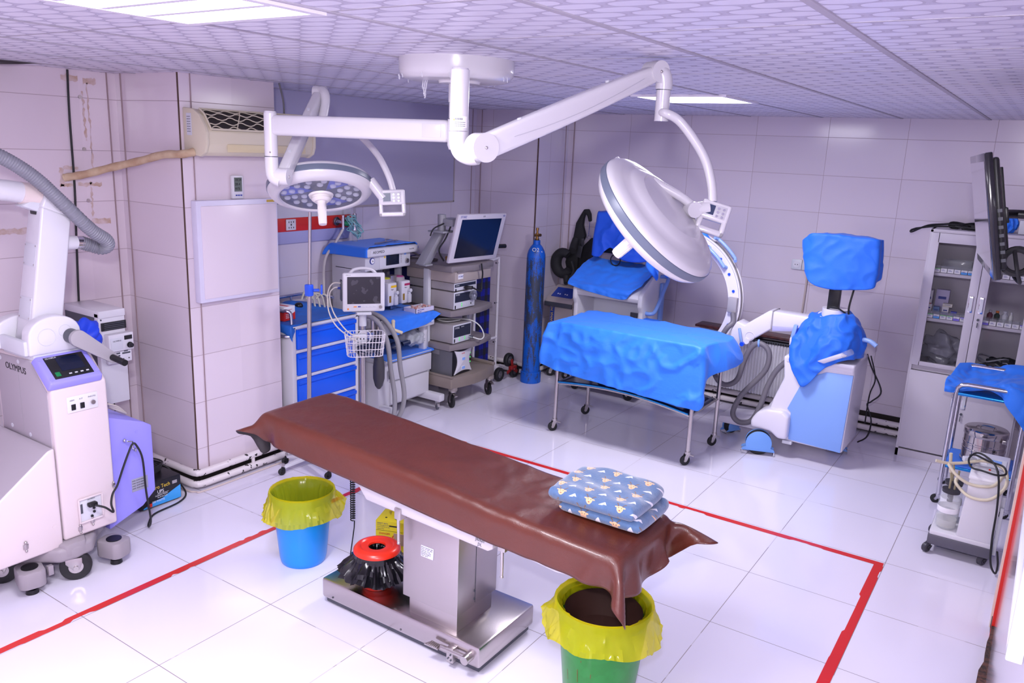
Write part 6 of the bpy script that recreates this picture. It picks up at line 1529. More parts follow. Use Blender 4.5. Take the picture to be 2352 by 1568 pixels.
# ------------------------------------------------------------------ C-arm imaging machine
CA = thing('c_arm_machine', 'white and pale blue imaging machine with a big curved arm, by the back wall', 'imaging machine', (1.6, 4.5, 0))
CW = mat('carm_white', (224, 220, 232), .28, coat=.2)
b = G().prism([(1.36, .79), (1.381, .62), (1.32, .44), (1.30, .36), (1.36, .22), (1.44, .135), (1.86, .13), (1.872, .745), (1.86, .79)], 'y', 4.305, 4.80, bev=.018, seg=3).done('body', CW, CA)
G().prism([(1.53, .645), (1.435, .39), (1.465, .365), (1.47, .152), (1.85, .135), (1.866, .73), (1.68, .722)], 'y', 4.298, 4.312, bev=.004).done('side_panel', BLUEP, b)
G().box(1.38, 1.868, 4.30, 4.80, .74, .80, bev=.016, seg=3).done('top_cover', CW, b)
for y0, y1 in ((4.24, 4.42), (4.68, 4.84)):
    G().prism([(1.19, .20), (1.185, .26), (1.23, .335), (1.30, .37), (1.42, .38), (1.47, .34), (1.47, .16), (1.40, .155), (1.34, .20)], 'y', y0, y1, bev=.024, seg=3).done('wheel_guard', CW, CA)
G().prism([(.86, .11), (.86, .17), (1.3, .215), (1.42, .215), (1.42, .11)], 'y', 4.46, 4.74, bev=.02).done('base_tongue', CW, CA)
def cw(x, y, r, rz, sc_=1.0):
    m = frame(x, y, 0, rz)
    w = G(m).lathe([(r * .3, -.026), (r * .9, -.026), (r, -.018), (r, .018), (r * .9, .026), (r * .3, .026)], n=30, m=Matrix.Translation((0, 0, r)) @ Matrix.Rotation(PI / 2, 4, 'X')).done('wheel', RUBBER, CA)
    for s in (-1, 1):
        pts = [(r * 1.02 * math.cos(a), r + r * 1.02 * math.sin(a)) for a in [(-.35 + (PI + .7) * k / 18) for k in range(19)]]
        pts += [(-r * 1.25, r * .55), (-r * 1.3, r * .35), (r * 1.3, r * .35), (r * 1.25, r * .55)]
        G(m).prism(pts, 'y', s * .030 - .004, s * .030 + .010 * s, bev=.004).done('wheel_cover', mat('wheel_blue', (110, 160, 230), .35), w)
    G(m).tube([(r * 1.25, -.036, r * .4), (r * 1.25, -.036, .006), (r * 1.25, .036, .006), (r * 1.25, .036, r * .4)], .004, 6).tube([(-r * 1.25, -.036, r * .4), (-r * 1.25, -.036, .006), (-r * 1.25, .036, .006), (-r * 1.25, .036, r * .4)], .004, 6).done('cable_guard', CHROME, w)
    return w
cw(1.265, 4.25, .095, .35); cw(.93, 4.60, .06, 1.1); cw(1.75, 4.72, .06, .2)
G().box(1.43, 1.50, 4.29, 4.33, .115, .14, bev=.003).done('bracket', PALE, CA)
# column, screen post, levers
G().cyl((1.60, 4.55, .78), (1.64, 4.52, 1.10), .14, .12, n=28).done('column', CW, CA)
G().cyl((1.645, 4.5, 1.10), (1.645, 4.5, 1.165), .095, n=32).done('swivel_ring', CW, CA)
G().box(1.585, 1.665, 4.47, 4.53, 1.16, 1.40, bev=.006).done('screen_post', BLACK, CA)
G().box(1.45, 1.865, 4.465, 4.54, 1.36, 1.68, bev=.012).done('screen', BLACK, CA)
G().tube([(1.76, 4.45, 1.33), (1.745, 4.44, 1.2), (1.75, 4.45, 1.12)], .007, 8, sm=5).tube([(1.6, 4.42, 1.17), (1.66, 4.40, 1.19), (1.73, 4.43, 1.15)], .006, 8, sm=5).done('lead', RUBBER, CA)
lv = G().hexa([(1.61, 4.26, .80), (1.66, 4.26, .79), (1.66, 4.31, .79), (1.61, 4.31, .80)], [(1.78, 4.20, .90), (1.82, 4.20, .885), (1.82, 4.24, .885), (1.78, 4.24, .90)], bev=.008).done('hand_lever', CW, CA)
G().cyl((1.79, 4.22, .885), (1.85, 4.20, .925), .022, n=16).done('lever_knob', CLEARP, lv)
hb = G().tube([(1.83, 4.5, .93), (1.86, 4.48, .965), (1.92, 4.46, .965), (1.965, 4.45, .94)], .017, 12, sm=5).done('steering_handle', mat('handle_pale_blue', (140, 170, 222), .35), CA); G().box(1.80, 1.85, 4.47, 4.53, .88, .95, bev=.006).done('handle_bracket', PALE, hb)
bl_ = G().obox((1.39, 4.40, .95), (.03, .03, .14), Matrix.Rotation(.15, 3, 'Y'), bev=.008).done('brake_lever', mat('handle_pale_blue', (140, 170, 222), .35), CA); G().box(1.37, 1.42, 4.38, 4.44, .86, .92, bev=.006).done('lever_base', CW, bl_)
# boom and C holder
G().prism([(1.20, 1.088), (1.456, 1.084), (1.60, 1.07), (1.60, .96), (1.43, .985), (1.21, .965)], 'y', 4.43, 4.57, bev=.014, seg=3).done('horizontal_arm', CW, CA)
G().prism([(1.215, .975), (1.43, .995), (1.43, .965), (1.22, .935)], 'y', 4.426, 4.574, bev=.004).done('arm_scale', mat('scale_lilac', (176, 174, 212), .4), CA)
hol = G().prism([(.935, .968), (1.0, .945), (1.02, .965), (1.178, 1.088), (1.215, 1.088), (1.225, .96), (.94, .735), (.885, .80), (.90, .9)], 'y', 4.44, 4.60, bev=.012, seg=3).done('arc_holder', CW, CA)
G().cyl((1.03, 4.442, .825), (1.03, 4.425, .825), .024, n=24).torus((1.05, 4.438, .865), .035, .002, (0, 1, 0), 24, 5).done('pivot_cap', CW, hol); G().cyl((1.005, 4.44, .80), (1.005, 4.40, .80), .017, n=20).done('lock_knob', mat('knob_blue', (30, 80, 226), .3), hol); G().obox((.985, 4.415, .86), (.022, .02, .13), Matrix.Rotation(-.25, 3, 'Y'), bev=.007).done('lock_lever', mat('handle_pale_blue', (140, 170, 222), .35), hol)
g = G()
for x in (1.205,): g.box(x, x + .01, 4.427, 4.60, .955, 1.092)
g.done('joint_seam', GREY, hol)
# the C: channel section swept along the arc
cc = Vector((.355, 4.56, 1.075)); R1, R0 = .568, .468
def arcsec(r0, r1, y0, y1, a0, a1, n_=56):
    g = G(); rings = []
    for k in range(n_ + 1):
        a = a0 + (a1 - a0) * k / n_; c_, s_ = math.cos(a), math.sin(a)
        rings.append([g.bm.verts.new((cc.x + r * c_, y, cc.z + r * s_)) for r, y in ((r0, y0), (r1, y0), (r1, y1), (r0, y1))])
    g.skin(rings); return g
A0, A1 = -1.75, 1.72
arcsec(R0, R1 - .012, 4.52, 4.61, A0, A1).done('curved_arm', CW, CA)
arcsec(R1 - .014, R1, 4.52, 4.535, A0, A1).done('arm_rim', CW, CA); arcsec(R1 - .014, R1, 4.595, 4.61, A0, A1).done('arm_rim', CW, CA)
arcsec(R1 - .02, R1 - .008, 4.535, 4.595, A0, A1).done('arm_track', mat('track_grey', (140, 136, 130), .35), CA)
for k in range(7):
    a = -.32 + .27 * k; G().cyl((cc.x + .515 * math.cos(a), 4.521, cc.z + .515 * math.sin(a)), (cc.x + .515 * math.cos(a), 4.513, cc.z + .515 * math.sin(a)), .011, n=16).done('cap_bolt', mat('knob_blue', (30, 80, 226), .3), CA)
for a0, rr_, yy in ((.60, .515, 4.48), (.62, .60, 4.56)):
    pts = [(cc.x + rr_ * math.cos(a0 + .42 * t), yy if .02 < t < .98 else 4.53, cc.z + rr_ * math.sin(a0 + .42 * t)) for t in [k / 12 for k in range(13)]]
    G().tube(pts, .014, 12).done('grab_handle', mat('handle_pale_blue', (140, 170, 222), .35), CA)
G().box(.83, .905, 4.485, 4.525, 1.02, 1.14, bev=.006).done('junction_box', GREY, CA)
G().cyl((.36, 4.565, .40), (.36, 4.565, .68), .09, n=28).done('xray_tube', CW, CA)
G().cyl((.33, 4.565, 1.42), (.33, 4.565, 1.66), .12, n=28).done('image_intensifier', CW, CA)
P = cloth(26, 26, .03, lambda i, j: (-.045 + .03 * i, 4.19 + .03 * j, 1.70), [(Matrix.Translation((.33, 4.565, 1.52)), (.11, .11, .155)), (Matrix.Translation((.48, 4.565, 1.58)), (.1, .04, .07))], steps=90, it=12, seed=51)
cloth_mesh(P, 'detector_drape', DRAPE, CA)
hs = [(.867, .904), (.817, .796), (.79, .68), (.786, .573), (.833, .472), (.909, .443), (.992, .504), (1.028, .654), (1.068, .768), (1.13, .824), (1.202, .791), (1.222, .707), (1.191, .596), (1.055, .408), (.998, .286), (.99, .205), (1.041, .16), (1.118, .175), (1.163, .231), (1.202, .348), (1.236, .498), (1.288, .632), (1.37, .735)]
G().tube([(.885, 4.48, 1.02), (.90, 4.46, .95)] + [(x, 4.43, z) for x, z in hs[0:]], .021, 14, sm=5).done('cable_hose', mat('hose_dark_grey', (112, 108, 116), .5), CA)
G().torus((1.13, 4.43, .824), .024, .008, (1, .2, .1), 18, 8).done('hose_clip', BLUEP, CA)
# drapes over its screen and column
MD = mat('carm_drape', (30, 112, 232), .58, sheen=.1, bump=.15, bscale=180)
P = skirt([(1.43, 4.443, 1.697), (1.60, 4.44, 1.702), (1.76, 4.44, 1.698), (1.872, 4.448, 1.692), (1.885, 4.50, 1.69), (1.87, 4.556, 1.692), (1.60, 4.56, 1.702), (1.43, 4.55, 1.695), (1.345, 4.50, 1.64)],
          [(1.45, 4.43, 1.355), (1.58, 4.422, 1.315), (1.77, 4.428, 1.328), (1.882, 4.445, 1.35), (1.892, 4.50, 1.39), (1.878, 4.57, 1.42), (1.60, 4.575, 1.43), (1.41, 4.56, 1.46), (1.39, 4.487, 1.50)], ((1.47, 4.50, 1.702), (1.80, 4.50, 1.702)), 200, 40, 8, .022, 4.0, 52, .01)
tag(centre(ring_mesh(P, 'screen_drape', MD)), 'blue drape over the raised screen of the curved-arm imaging machine', 'drape')
P = skirt([(1.535, 4.415, 1.08), (1.60, 4.39, 1.115), (1.65, 4.38, 1.13), (1.72, 4.395, 1.13), (1.765, 4.46, 1.13), (1.755, 4.55, 1.13), (1.645, 4.615, 1.13), (1.54, 4.57, 1.11), (1.50, 4.50, 1.10), (1.50, 4.43, 1.08)],
          [(1.47, 4.278, .66), (1.545, 4.272, .595), (1.66, 4.284, .75), (1.79, 4.32, .83), (1.85, 4.42, .835), (1.85, 4.60, .825), (1.66, 4.74, .83), (1.47, 4.68, .83), (1.40, 4.50, .83), (1.41, 4.34, .79)], ((1.645, 4.5, 1.14), (1.65, 4.5, 1.14)), 210, 48, 8, .04, 4.6, 53, .035)
tag(centre(ring_mesh(P, 'column_drape', MD)), 'crumpled blue drape round the column of the curved-arm imaging machine', 'drape')
tag(centre(G().tube([(1.86, 4.78, .80), (1.90, 4.80, .70), (1.99, 4.82, .52), (1.93, 4.84, .42), (1.90, 4.86, .38), (1.94, 4.9, .25), (1.92, 4.95, .1), (1.85, 5.0, .02)], .006, 8, sm=7).tube([(1.88, 4.83, .78), (1.93, 4.86, .6), (1.90, 4.9, .45), (1.89, 4.95, .2)], .005, 8, sm=6).done('machine_cables', RUBBER)), 'black cables hanging down behind the pale blue imaging machine', 'cable')

# ------------------------------------------------------------------ glazed medicine cabinet
CBM = mat('cabinet_grey', (194, 188, 198), .4)
MCB = thing('medicine_cabinet', 'tall grey metal cabinet with glazed upper doors full of medicines', 'cabinet', (2.51, 5.16, 0))
x0, x1, yf, yb, zt = 2.135, 2.885, 4.955, 5.36, 1.77
g = G().box(x0, x0 + .02, yf, yb, 0, zt).box(x1 - .02, x1, yf, yb, 0, zt).box(x0, x1, yb - .015, yb, 0, zt).box(x0, x1, yf, yb, zt - .025, zt, bev=.004).box(x0, x1, yf, yb, 0, .06).box(x0 + .02, x1 - .02, yf + .02, yb, .70, .735)
g.done('carcass', CBM, MCB)
for z in (1.085, 1.43): G().box(x0 + .02, x1 - .02, yf + .025, yb - .02, z, z + .022).done('shelf', CBM, MCB)
seam = 2.508
def upper_door(a, b, hx):
    d = G().box(a, a + .058, yf - .012, yf + .006, .742, 1.745, bev=.002).box(b - .058, b, yf - .012, yf + .006, .742, 1.745, bev=.002).box(a + .05, b - .05, yf - .012, yf + .006, 1.675, 1.745, bev=.002).box(a + .05, b - .05, yf - .012, yf + .006, .742, .775, bev=.002).done('glazed_door', CBM, MCB)
    G().box(a + .055, b - .055, yf - .005, yf - .002, .77, 1.68).done('pane', GLASS, d)
    h = G().box(hx - .016, hx + .016, yf - .016, yf - .010, 1.19, 1.31, bev=.002).done('handle', CHROME, d)
    G().box(hx - .010, hx + .010, yf - .0175, yf - .0155, 1.20, 1.30).done('grip_recess', PALE, h)
    return d
upper_door(x0 + .012, seam - .002, seam - .034); d2 = upper_door(seam + .002, x1 - .012, seam + .034)
G().cyl((seam + .03, yf - .012, 1.145), (seam + .03, yf - .022, 1.145), .009, n=14).box(seam + .027, seam + .033, yf - .028, yf - .018, 1.09, 1.125).done('keyhole', DGREY, d2)
def lower_door(a, b, hx):
    d = G().box(a, b, yf - .012, yf + .006, .075, .70, bev=.003).done('door', CBM, MCB)
    h = G().box(hx - .016, hx + .016, yf - .016, yf - .010, .46, .58, bev=.002).done('handle', CHROME, d); G().box(hx - .010, hx + .010, yf - .0175, yf - .0155, .47, .57).done('grip_recess', PALE, h); return d
lower_door(x0 + .012, seam - .002, seam - .034); d2 = lower_door(seam + .002, x1 - .012, seam + .034)
G().cyl((seam + .03, yf - .012, .425), (seam + .03, yf - .024, .425), .009, n=14).box(seam + .025, seam + .03, yf - .03, yf - .02, .37, .41).done('key', DGREY, d2)
# medicine bins with paper labels
def mbin(x, z, colr, w=.042, h=.05, y=4.985):
    t = thing('medicine_bin', 'x', 'bin', (x, y + .03, z), group='clear bins with paper labels in the cabinet')
    G().box(x - w / 2, x - w / 2 + .0015, y, y + .07, z, z + h).box(x + w / 2 - .0015, x + w / 2, y, y + .07, z, z + h).box(x - w / 2, x + w / 2, y, y + .0015, z, z + h).box(x - w / 2, x + w / 2, y + .0685, y + .07, z, z + h).box(x - w / 2, x + w / 2, y, y + .07, z, z + .0015).done('box', CLEARP, t)
    G().box(x - w / 2 + .001, x + w / 2 - .001, y - .0012, y, z + .002, z + .032).done('label', PAPER, t)
    if colr is not None: G().box(x - w / 2 + .001, x + w / 2 - .001, y - .0016, y - .0003, z + .002 if colr[1] else z + .026, z + .018 if colr[1] else z + .032).done('label_band', colr[0], t)
    for k in range(2): G().box(x - .014, x + .010 - .006 * k, y - .0018, y - .001, z + .014 + .007 * k, z + .0165 + .007 * k).done('label_line', INKBLUE, t)
    for k in range(3): G().cyl((x - .012 + .012 * k, y + .03, z + .002), (x - .012 + .012 * k, y + .03, z + .042), .005, n=8).sph((x - .012 + .012 * k, y + .03, z + .044), .004, u=8, v=5).done('vial', GLASS, t)
    return t
LB = mat('label_blue', (70, 160, 240), .5); LG2 = mat('label_green', (110, 190, 120), .5); LV = mat('label_violet', (130, 110, 230), .5)
ORD = ['first', 'second', 'third', 'fourth', 'fifth', 'sixth', 'seventh']
rows = (('', 2.218, 1.4535, [(LG2, 0), (None), (None), (None), (LB, 1), (LB, 1)], 'white'),
        ('', 2.218, 1.1085, [(LG2, 0), (LB, 1), (LG2, 0), (LG2, 0), (LV, 1), (LV, 0)], 'white'))
for s_, (desc, xs_, z, cols, _) in enumerate(rows):
    for k, c_ in enumerate(cols):
        t = mbin(xs_ + .0445 * k, z, c_)
        t['label'] = f'{ORD[k]} clear bin from the tiled wall, ' + ('middle cabinet shelf with the lilac carton' if s_ else 'upper cabinet shelf with plastic packets')
for k, c_ in enumerate([(LV, 1), None, None, None, None, (LV, 0)]):
    t = mbin(2.583 + .0475 * k, 1.1085, c_, .044); t['label'] = f'{ORD[k]} clear bin from the door seam, middle shelf behind the locked glass door'
for k in range(4):
    t = mbin(2.66 + .0475 * k, 1.4535, None, .044); t['label'] = f'{ORD[k]} clear bin from the door seam, upper shelf behind the locked glass door'
def carton(name, label, x0, x1, y0, y1, z0, z1, body, band=None):
    t = thing(name, label, 'box', ((x0 + x1) / 2, (y0 + y1) / 2, z0), group='cartons in the medicine cabinet')
    G().box(x0, x1, y0, y1, z0, z1, bev=.001).done('carton', body, t)
    if band: G().box(x0 - .0004, x1 + .0004, y0 - .0008, y0, z0 + (z1 - z0) * .25, z0 + (z1 - z0) * .5).done('print_band', band, t)
    G().box(x0 + .2 * (x1 - x0), x1 - .2 * (x1 - x0), y0 - .001, y0, z0 + (z1 - z0) * .65, z0 + (z1 - z0) * .75).done('print_line', INKBLUE, t)
carton('medicine_box', 'white carton with a red band standing in the corner of the middle cabinet shelf', 2.165, 2.205, 5.09, 5.2, 1.1085, 1.30, PAPER, INKRED)
carton('medicine_box', 'square lilac-white carton standing upright on the middle cabinet shelf', 2.225, 2.315, 5.12, 5.17, 1.1085, 1.31, mat('lilac_card', (196, 188, 222), .5))
carton('medicine_box', 'low white carton lying behind the bins, under the lilac-white upright carton', 2.17, 2.215, 5.06, 5.085, 1.1085, 1.20, PAPER)
carton('medicine_box', 'small carton with a green-blue end, beside the low white carton in the cabinet', 2.225, 2.268, 5.06, 5.11, 1.1085, 1.185, mat('card_teal', (90, 130, 180), .5), INKBLUE)
carton('medicine_box', 'small white and blue carton in the middle of the row behind the bins', 2.285, 2.33, 5.065, 5.11, 1.1085, 1.19, PAPER, mat('card_blue', (40, 60, 200), .5))
carton('medicine_box', 'flat cream carton lying on top of the small white and blue carton', 2.285, 2.35, 5.065, 5.11, 1.19, 1.215, mat('cream_card', (222, 216, 204), .5))
carton('medicine_box', 'little blue-fronted carton nearest the cabinet seam behind the bins', 2.345, 2.385, 5.065, 5.11, 1.1085, 1.16, mat('card_blue', (40, 60, 200), .5))
def bottle(label, x, y, z, r, h, body, cap):
    t = thing('medicine_bottle', label, 'bottle', (x, y, z), group='bottles in the medicine cabinet')
    G().lathe([(0, z), (r, z), (r, z + h * .7), (r * .45, z + h * .82), (r * .45, z + h * .9), (0, z + h * .9)], (x, y), 18).done('body', body, t); G().cyl((x, y, z + h * .86), (x, y, z + h), r * .55, n=14).done('cap', cap, t)
bottle('dark red bottle with a white cap on the middle shelf of the locked cabinet door', 2.60, 5.08, 1.1085, .02, .10, mat('red_brown_glass', (120, 40, 60), .3), WHITE)
bottle('dark green bottle with an orange cap on the middle cabinet shelf', 2.645, 5.08, 1.1085, .02, .10, mat('green_glass', (20, 60, 44), .3), ORANGE)
bottle('white lidded tub on the middle shelf behind the locked cabinet door', 2.695, 5.08, 1.1085, .024, .105, PALE, PALE)
bottle('slim pale bottle beside the white tub on the middle cabinet shelf', 2.735, 5.08, 1.1085, .014, .10, mat('pale_bottle', (206, 206, 206), .4), PALE)
r = random.Random(17)
g = G()
for k in range(5): g.box(2.23 + .01 * k, 2.43 + .002 * k, 5.05 + .02 * k, 5.08 + .02 * k, 1.4535, 1.53 + .02 * r.random(), bev=.004)
tag(centre(g.done('plastic_packets', CLEARP)), 'clear plastic packets leaning behind the bins on the upper cabinet shelf', 'packets')
crumple('plastic_bag', 'crumpled clear bag of supplies at the bottom of the glazed window with boxes', 'bag', (2.33, 5.13, .86), (.13, .11, .12), glassy('grey_film', (150, 150, 160), .4, .2), 3)
tag(centre(G().box(2.24, 2.45, 5.0, 5.16, .737, .752, bev=.004).done('white_tray', PALE)), 'flat white tray lying at the bottom of the window with boxes', 'tray')
crumple('black_mask', 'dark tangled rubber mask and tubing at the bottom of the locked glass door', 'mask', (2.73, 5.10, .80), (.10, .07, .06), BLACK, 8)
g = G()
for k in range(4): g.tube([(2.62 + .10 * math.cos(a + k) + .05, 5.08 + .06 * math.sin(a), .76 + .03 * k + .02 * math.sin(2 * a)) for a in [2 * PI * q / 16 for q in range(16)]], .005, 6, True)
tag(centre(g.done('grey_tubing', mat('grey_tubing', (150, 150, 158), .4))), 'coils of grey tubing at the bottom of the locked glass door', 'tubing')
# things on top of the cabinet
g = G().tube([(2.03, 5.02, 1.76), (2.0, 5.0, 1.745), (2.01, 4.99, 1.735), (2.1, 5.05, 1.785), (2.2, 5.1, 1.80), (2.3, 5.12, 1.81), (2.42, 5.1, 1.80), (2.46, 5.05, 1.80), (2.42, 5.02, 1.79), (2.3, 5.08, 1.79), (2.15, 5.06, 1.782), (2.03, 5.02, 1.76)], .007, 8, sm=6)
r = random.Random(2)
for k in range(3): g.tube([(2.33 + .09 * math.cos(a), 5.12 + .05 * math.sin(a + k), 1.785 + .012 * k + .01 * math.sin(2 * a)) for a in [2 * PI * q / 18 for q in range(18)]], .008, 6, True)
for k in range(3): g.box(2.26 + .06 * k, 2.30 + .06 * k, 5.10, 5.14, 1.772, 1.805, bev=.004)
tag(centre(g.done('black_cables', RUBBER)), 'tangle of black cables lying on top of the grey medicine cabinet', 'cables')
tb = thing('transformer_box', 'small grey electric box under a blue cloth on the cabinet top, behind the wall television', 'box', (2.75, 5.12, 1.77)); G().box(2.68, 2.86, 5.05, 5.2, 1.772, 1.87, bev=.006).done('casing', PALE, tb)
crumple('blue_cloth', 'crumpled blue cloth on the cabinet top behind the wall television', 'cloth', (2.62, 5.15, 1.83), (.045, .06, .058), DRAPE, 12)

# ------------------------------------------------------------------ television on a wall arm
TV = thing('wall_television', 'black flat television on a wall arm, seen almost edge-on in front of the cabinet', 'television', (2.75, 2.05, 1.84))
a0 = Vector((2.738, 1.635, 1.832)); xa = Vector((2.628, 2.415, 1.824)) - a0; W_ = xa.length; xa.normalize(); ya = (Vector((2.632, 1.69, 2.277)) - a0); ya = (ya - xa * ya.dot(xa)); Hh = ya.length; ya.normalize(); za = xa.cross(ya)
if za.x > 0: za = -za
# local: x along the set, y up, z out of the screen (towards -x)
tm = Matrix((xa, ya, za)).transposed().to_4x4(); tm.translation = a0
TVS = mat('tv_screen', (30, 30, 34), .05, coat=1.0, spec=.8)
G(tm).box(0, W_, 0, Hh, -.026, 0, bev=.005).done('bezel', mat('tv_gloss', (12, 12, 18), .12, coat=.5), TV)
G(tm).box(.025, W_ - .025, .035, Hh - .03, -.001, .0012).done('screen', TVS, TV)
bk = G(tm).box(.03, W_ - .03, .03, Hh - .02, -.048, -.024, bev=.010).box(.18, W_ - .18, .05, Hh - .08, -.062, -.045, bev=.008).done('back_cover', BLACK, TV)
for k in range(7): G(tm).box(.027, .031, .06 + .03 * k, .072 + .03 * k, -.045, -.03).done('port', DGREY, bk)
g = G(tm).box(.30, .33, .08, Hh - .06, -.08, -.06, bev=.003).box(.50, .53, .08, Hh - .06, -.08, -.06, bev=.003).box(.30, .53, .18, .24, -.088, -.075, bev=.003)
g.done('bracket', BLACK, TV)
c0 = tm @ Vector((.42, .21, -.085)); G().tube([c0, c0 + Vector((.04, .05, 0)), (2.962, 2.12, c0.z)], .018, 12).box(2.945, 2.965, 2.05, 2.19, c0.z - .10, c0.z + .10, bev=.003).done('wall_arm', BLACK, TV)
G().tube([tm @ Vector((.1, .1, -.08)), tm @ Vector((.05, .02, -.08)), tm @ Vector((.1, -.03, -.09)), tm @ Vector((.2, .0, -.09)), (2.955, 2.0, 1.85)], .007, 8, sm=6).done('lead', RUBBER, TV)
g = G()
g.torus(tm @ Vector((.10, .05, -.085)), .045, .012, xa, 24, 8); g.done('coiled_lead', RUBBER, TV)
WB = thing('wall_board', 'edge of a pale framed board on the near end of the glossy side wall', 'board', (2.94, .3, 1.46))
G().box(2.947, 2.963, -.29, .95, 1.46, 2.05, bev=.004).done('board_panel', mat('board_lilac', (186, 184, 214), .3), WB); G().box(2.938, 2.963, -.30, .96, 1.45, 1.475, bev=.003).box(2.938, 2.963, -.305, -.285, 1.45, 2.05, bev=.003).done('frame', PALE, WB)

# ------------------------------------------------------------------ chrome trolley with the sterilising drum
TL_ = thing('dressing_trolley', 'chrome two-tier trolley with blue cloths, in front of the grey cabinet', 'trolley', (2.73, 4.34, 0))
for y in (4.14, 4.54):
    zt_ = .845 if y < 4.3 else .89
    G().tube([(2.53, y, .06), (2.53, y, zt_ - .07), (2.536, y, zt_ - .03), (2.555, y, zt_ - .008), (2.59, y, zt_), (2.87, y, zt_), (2.905, y, zt_ - .008), (2.924, y, zt_ - .03), (2.93, y, zt_ - .07), (2.93, y, .06)], .0145, 14).done('end_frame', CHROME, TL_)
    for x in (2.53, 2.93): caster(x, y, .03, .018, .3, TL_, .065, RUBBER, CHROME, False)
for z in (.765, .26):
    G().box(2.54, 2.92, 4.14, 4.54, z, z + .016, bev=.003).done('tray', mat('tray_blue_film', (44, 130, 220), .2, metal=.3), TL_)
    G().tube([(2.535, 4.14, z + .012), (2.925, 4.14, z + .012), (2.925, 4.54, z + .012), (2.535, 4.54, z + .012)], .008, 8, True).done('tray_rail', mat('cyan_film', (40, 150, 220), .15, metal=.6), TL_)
P = sheet([[(2.50, 4.50, .905), (2.475, 4.36, .865), (2.455, 4.24, .85), (2.46, 4.14, .81), (2.465, 4.10, .79)],
           [(2.60, 4.575, .91), (2.60, 4.42, .85), (2.60, 4.28, .835), (2.60, 4.18, .82), (2.605, 4.165, .80)],
           [(2.72, 4.575, .915), (2.72, 4.42, .87), (2.72, 4.28, .85), (2.72, 4.18, .845), (2.73, 4.165, .82)],
           [(2.82, 4.575, .935), (2.82, 4.42, .89), (2.82, 4.24, .895), (2.82, 4.115, .885), (2.845, 4.10, .73)],
           [(2.96, 4.575, .94), (2.96, 4.42, .91), (2.96, 4.24, .895), (2.96, 4.10, .83), (2.97, 4.085, .58)]], 46, 40, .03, 8, 61)
tag(centre(cloth_mesh(P, 'trolley_drape', DRAPE)), 'rumpled bright blue cloth over the top tier of the chrome trolley', 'cloth')
P = cloth(24, 22, .0185, lambda i, j: (2.556 + .0151 * i, 4.163 + .0168 * j, .295 + .01 * math.sin(i * .8)), [(Matrix.Translation((2.73, 4.34, .22)), (.2, .21, .06))], steps=40, it=8, seed=62)
tag(centre(cloth_mesh(P, 'tray_cloth', DRAPE)), 'blue cloth lining the lower tier of the chrome trolley', 'cloth')
SD = thing('sterilising_drum', 'shiny round steel sterilising drum on the lower tier of the chrome trolley', 'drum', (2.735, 4.35, .287))
z0 = .287; c = (2.735, 4.35)
G().lathe([(0, z0), (.128, z0), (.133, z0 + .005), (.133, z0 + .018), (.128, z0 + .022), (.128, z0 + .085), (.1305, z0 + .088), (.1305, z0 + .098), (.128, z0 + .101), (.128, z0 + .125), (.1305, z0 + .128), (.1305, z0 + .138), (.128, z0 + .141), (.128, z0 + .205), (0, z0 + .206)], c, 56).done('drum_body', mat('mirror_steel', (190, 184, 180), .1, metal=1.0), SD)
lid = G().lathe([(.132, z0 + .19), (.1335, z0 + .192), (.1335, z0 + .228), (.126, z0 + .236), (.065, z0 + .238), (.06, z0 + .232), (0, z0 + .232)], c, 56).done('lid', mat('mirror_steel', (190, 184, 180), .1, metal=1.0), SD)
G().tube([(c[0] - .04, c[1] + .01, z0 + .232), (c[0] - .035, c[1] + .008, z0 + .246), (c[0] + .035, c[1] - .008, z0 + .246), (c[0] + .04, c[1] - .01, z0 + .232)], .004, 8).done('lid_handle', STEEL, lid)
g = G()
for k in range(12): g.cyl((c[0] + .06 + .006 * (k % 4), c[1] - .1145 + .0025 * (k % 4), z0 + .108 + .006 * (k // 4)), (c[0] + .062 + .006 * (k % 4), c[1] - .121 + .0025 * (k % 4), z0 + .108 + .006 * (k // 4)), .0018, n=6)
g.done('steam_holes', INK, SD); G().box(c[0] + .10, c[0] + .125, c[1] - .10, c[1] - .08, z0 + .175, z0 + .20, bev=.003).done('latch', STEEL, SD)

# ------------------------------------------------------------------ suction machine
SU = thing('suction_machine', 'white wheeled suction machine with a glass jar and looped cream tubing', 'suction machine', (2.73, 3.46, 0))
G().box(2.565, 2.895, 3.305, 3.63, .052, .115, bev=.006).done('base_skirt', mat('skirt_grey', (88, 86, 98), .5), SU); G().box(2.57, 2.892, 3.31, 3.625, .11, .142, bev=.008).done('deck', WHITE, SU)
G().hexa([(2.705, 3.315, .135), (2.892, 3.315, .135), (2.892, 3.60, .135), (2.705, 3.60, .135)], [(2.722, 3.33, .50), (2.895, 3.33, .50), (2.895, 3.58, .50), (2.722, 3.58, .50)], bev=.010).done('cabinet', WHITE, SU)
top = G().hexa([(2.715, 3.325, .495), (2.90, 3.325, .495), (2.90, 3.60, .495), (2.715, 3.60, .495)], [(2.72, 3.345, .535), (2.90, 3.345, .535), (2.90, 3.60, .585), (2.72, 3.60, .585)], bev=.008).done('control_top', WHITE, SU)
tp = basis((2.81, 3.47, .561), (1, 0, 0), (0, -.19, .98)); G(tp).box(-.075, .075, -.09, .07, -.002, .003).done('control_plate', PALE, top); G(tp).box(-.01, .05, .0, .05, .003, .0045).done('print', BLUEP, top); G(tp).box(-.06, -.02, -.02, .04, .003, .0045).done('print', PAPER, top)
g = G(tp).cyl((.0, -.075, .003), (.0, -.075, .008), .006, n=12); g.done('pilot_light', RED, top); G(tp).cyl((.04, -.075, .003), (.04, -.075, .008), .006, n=12).done('button', BLACK, top)
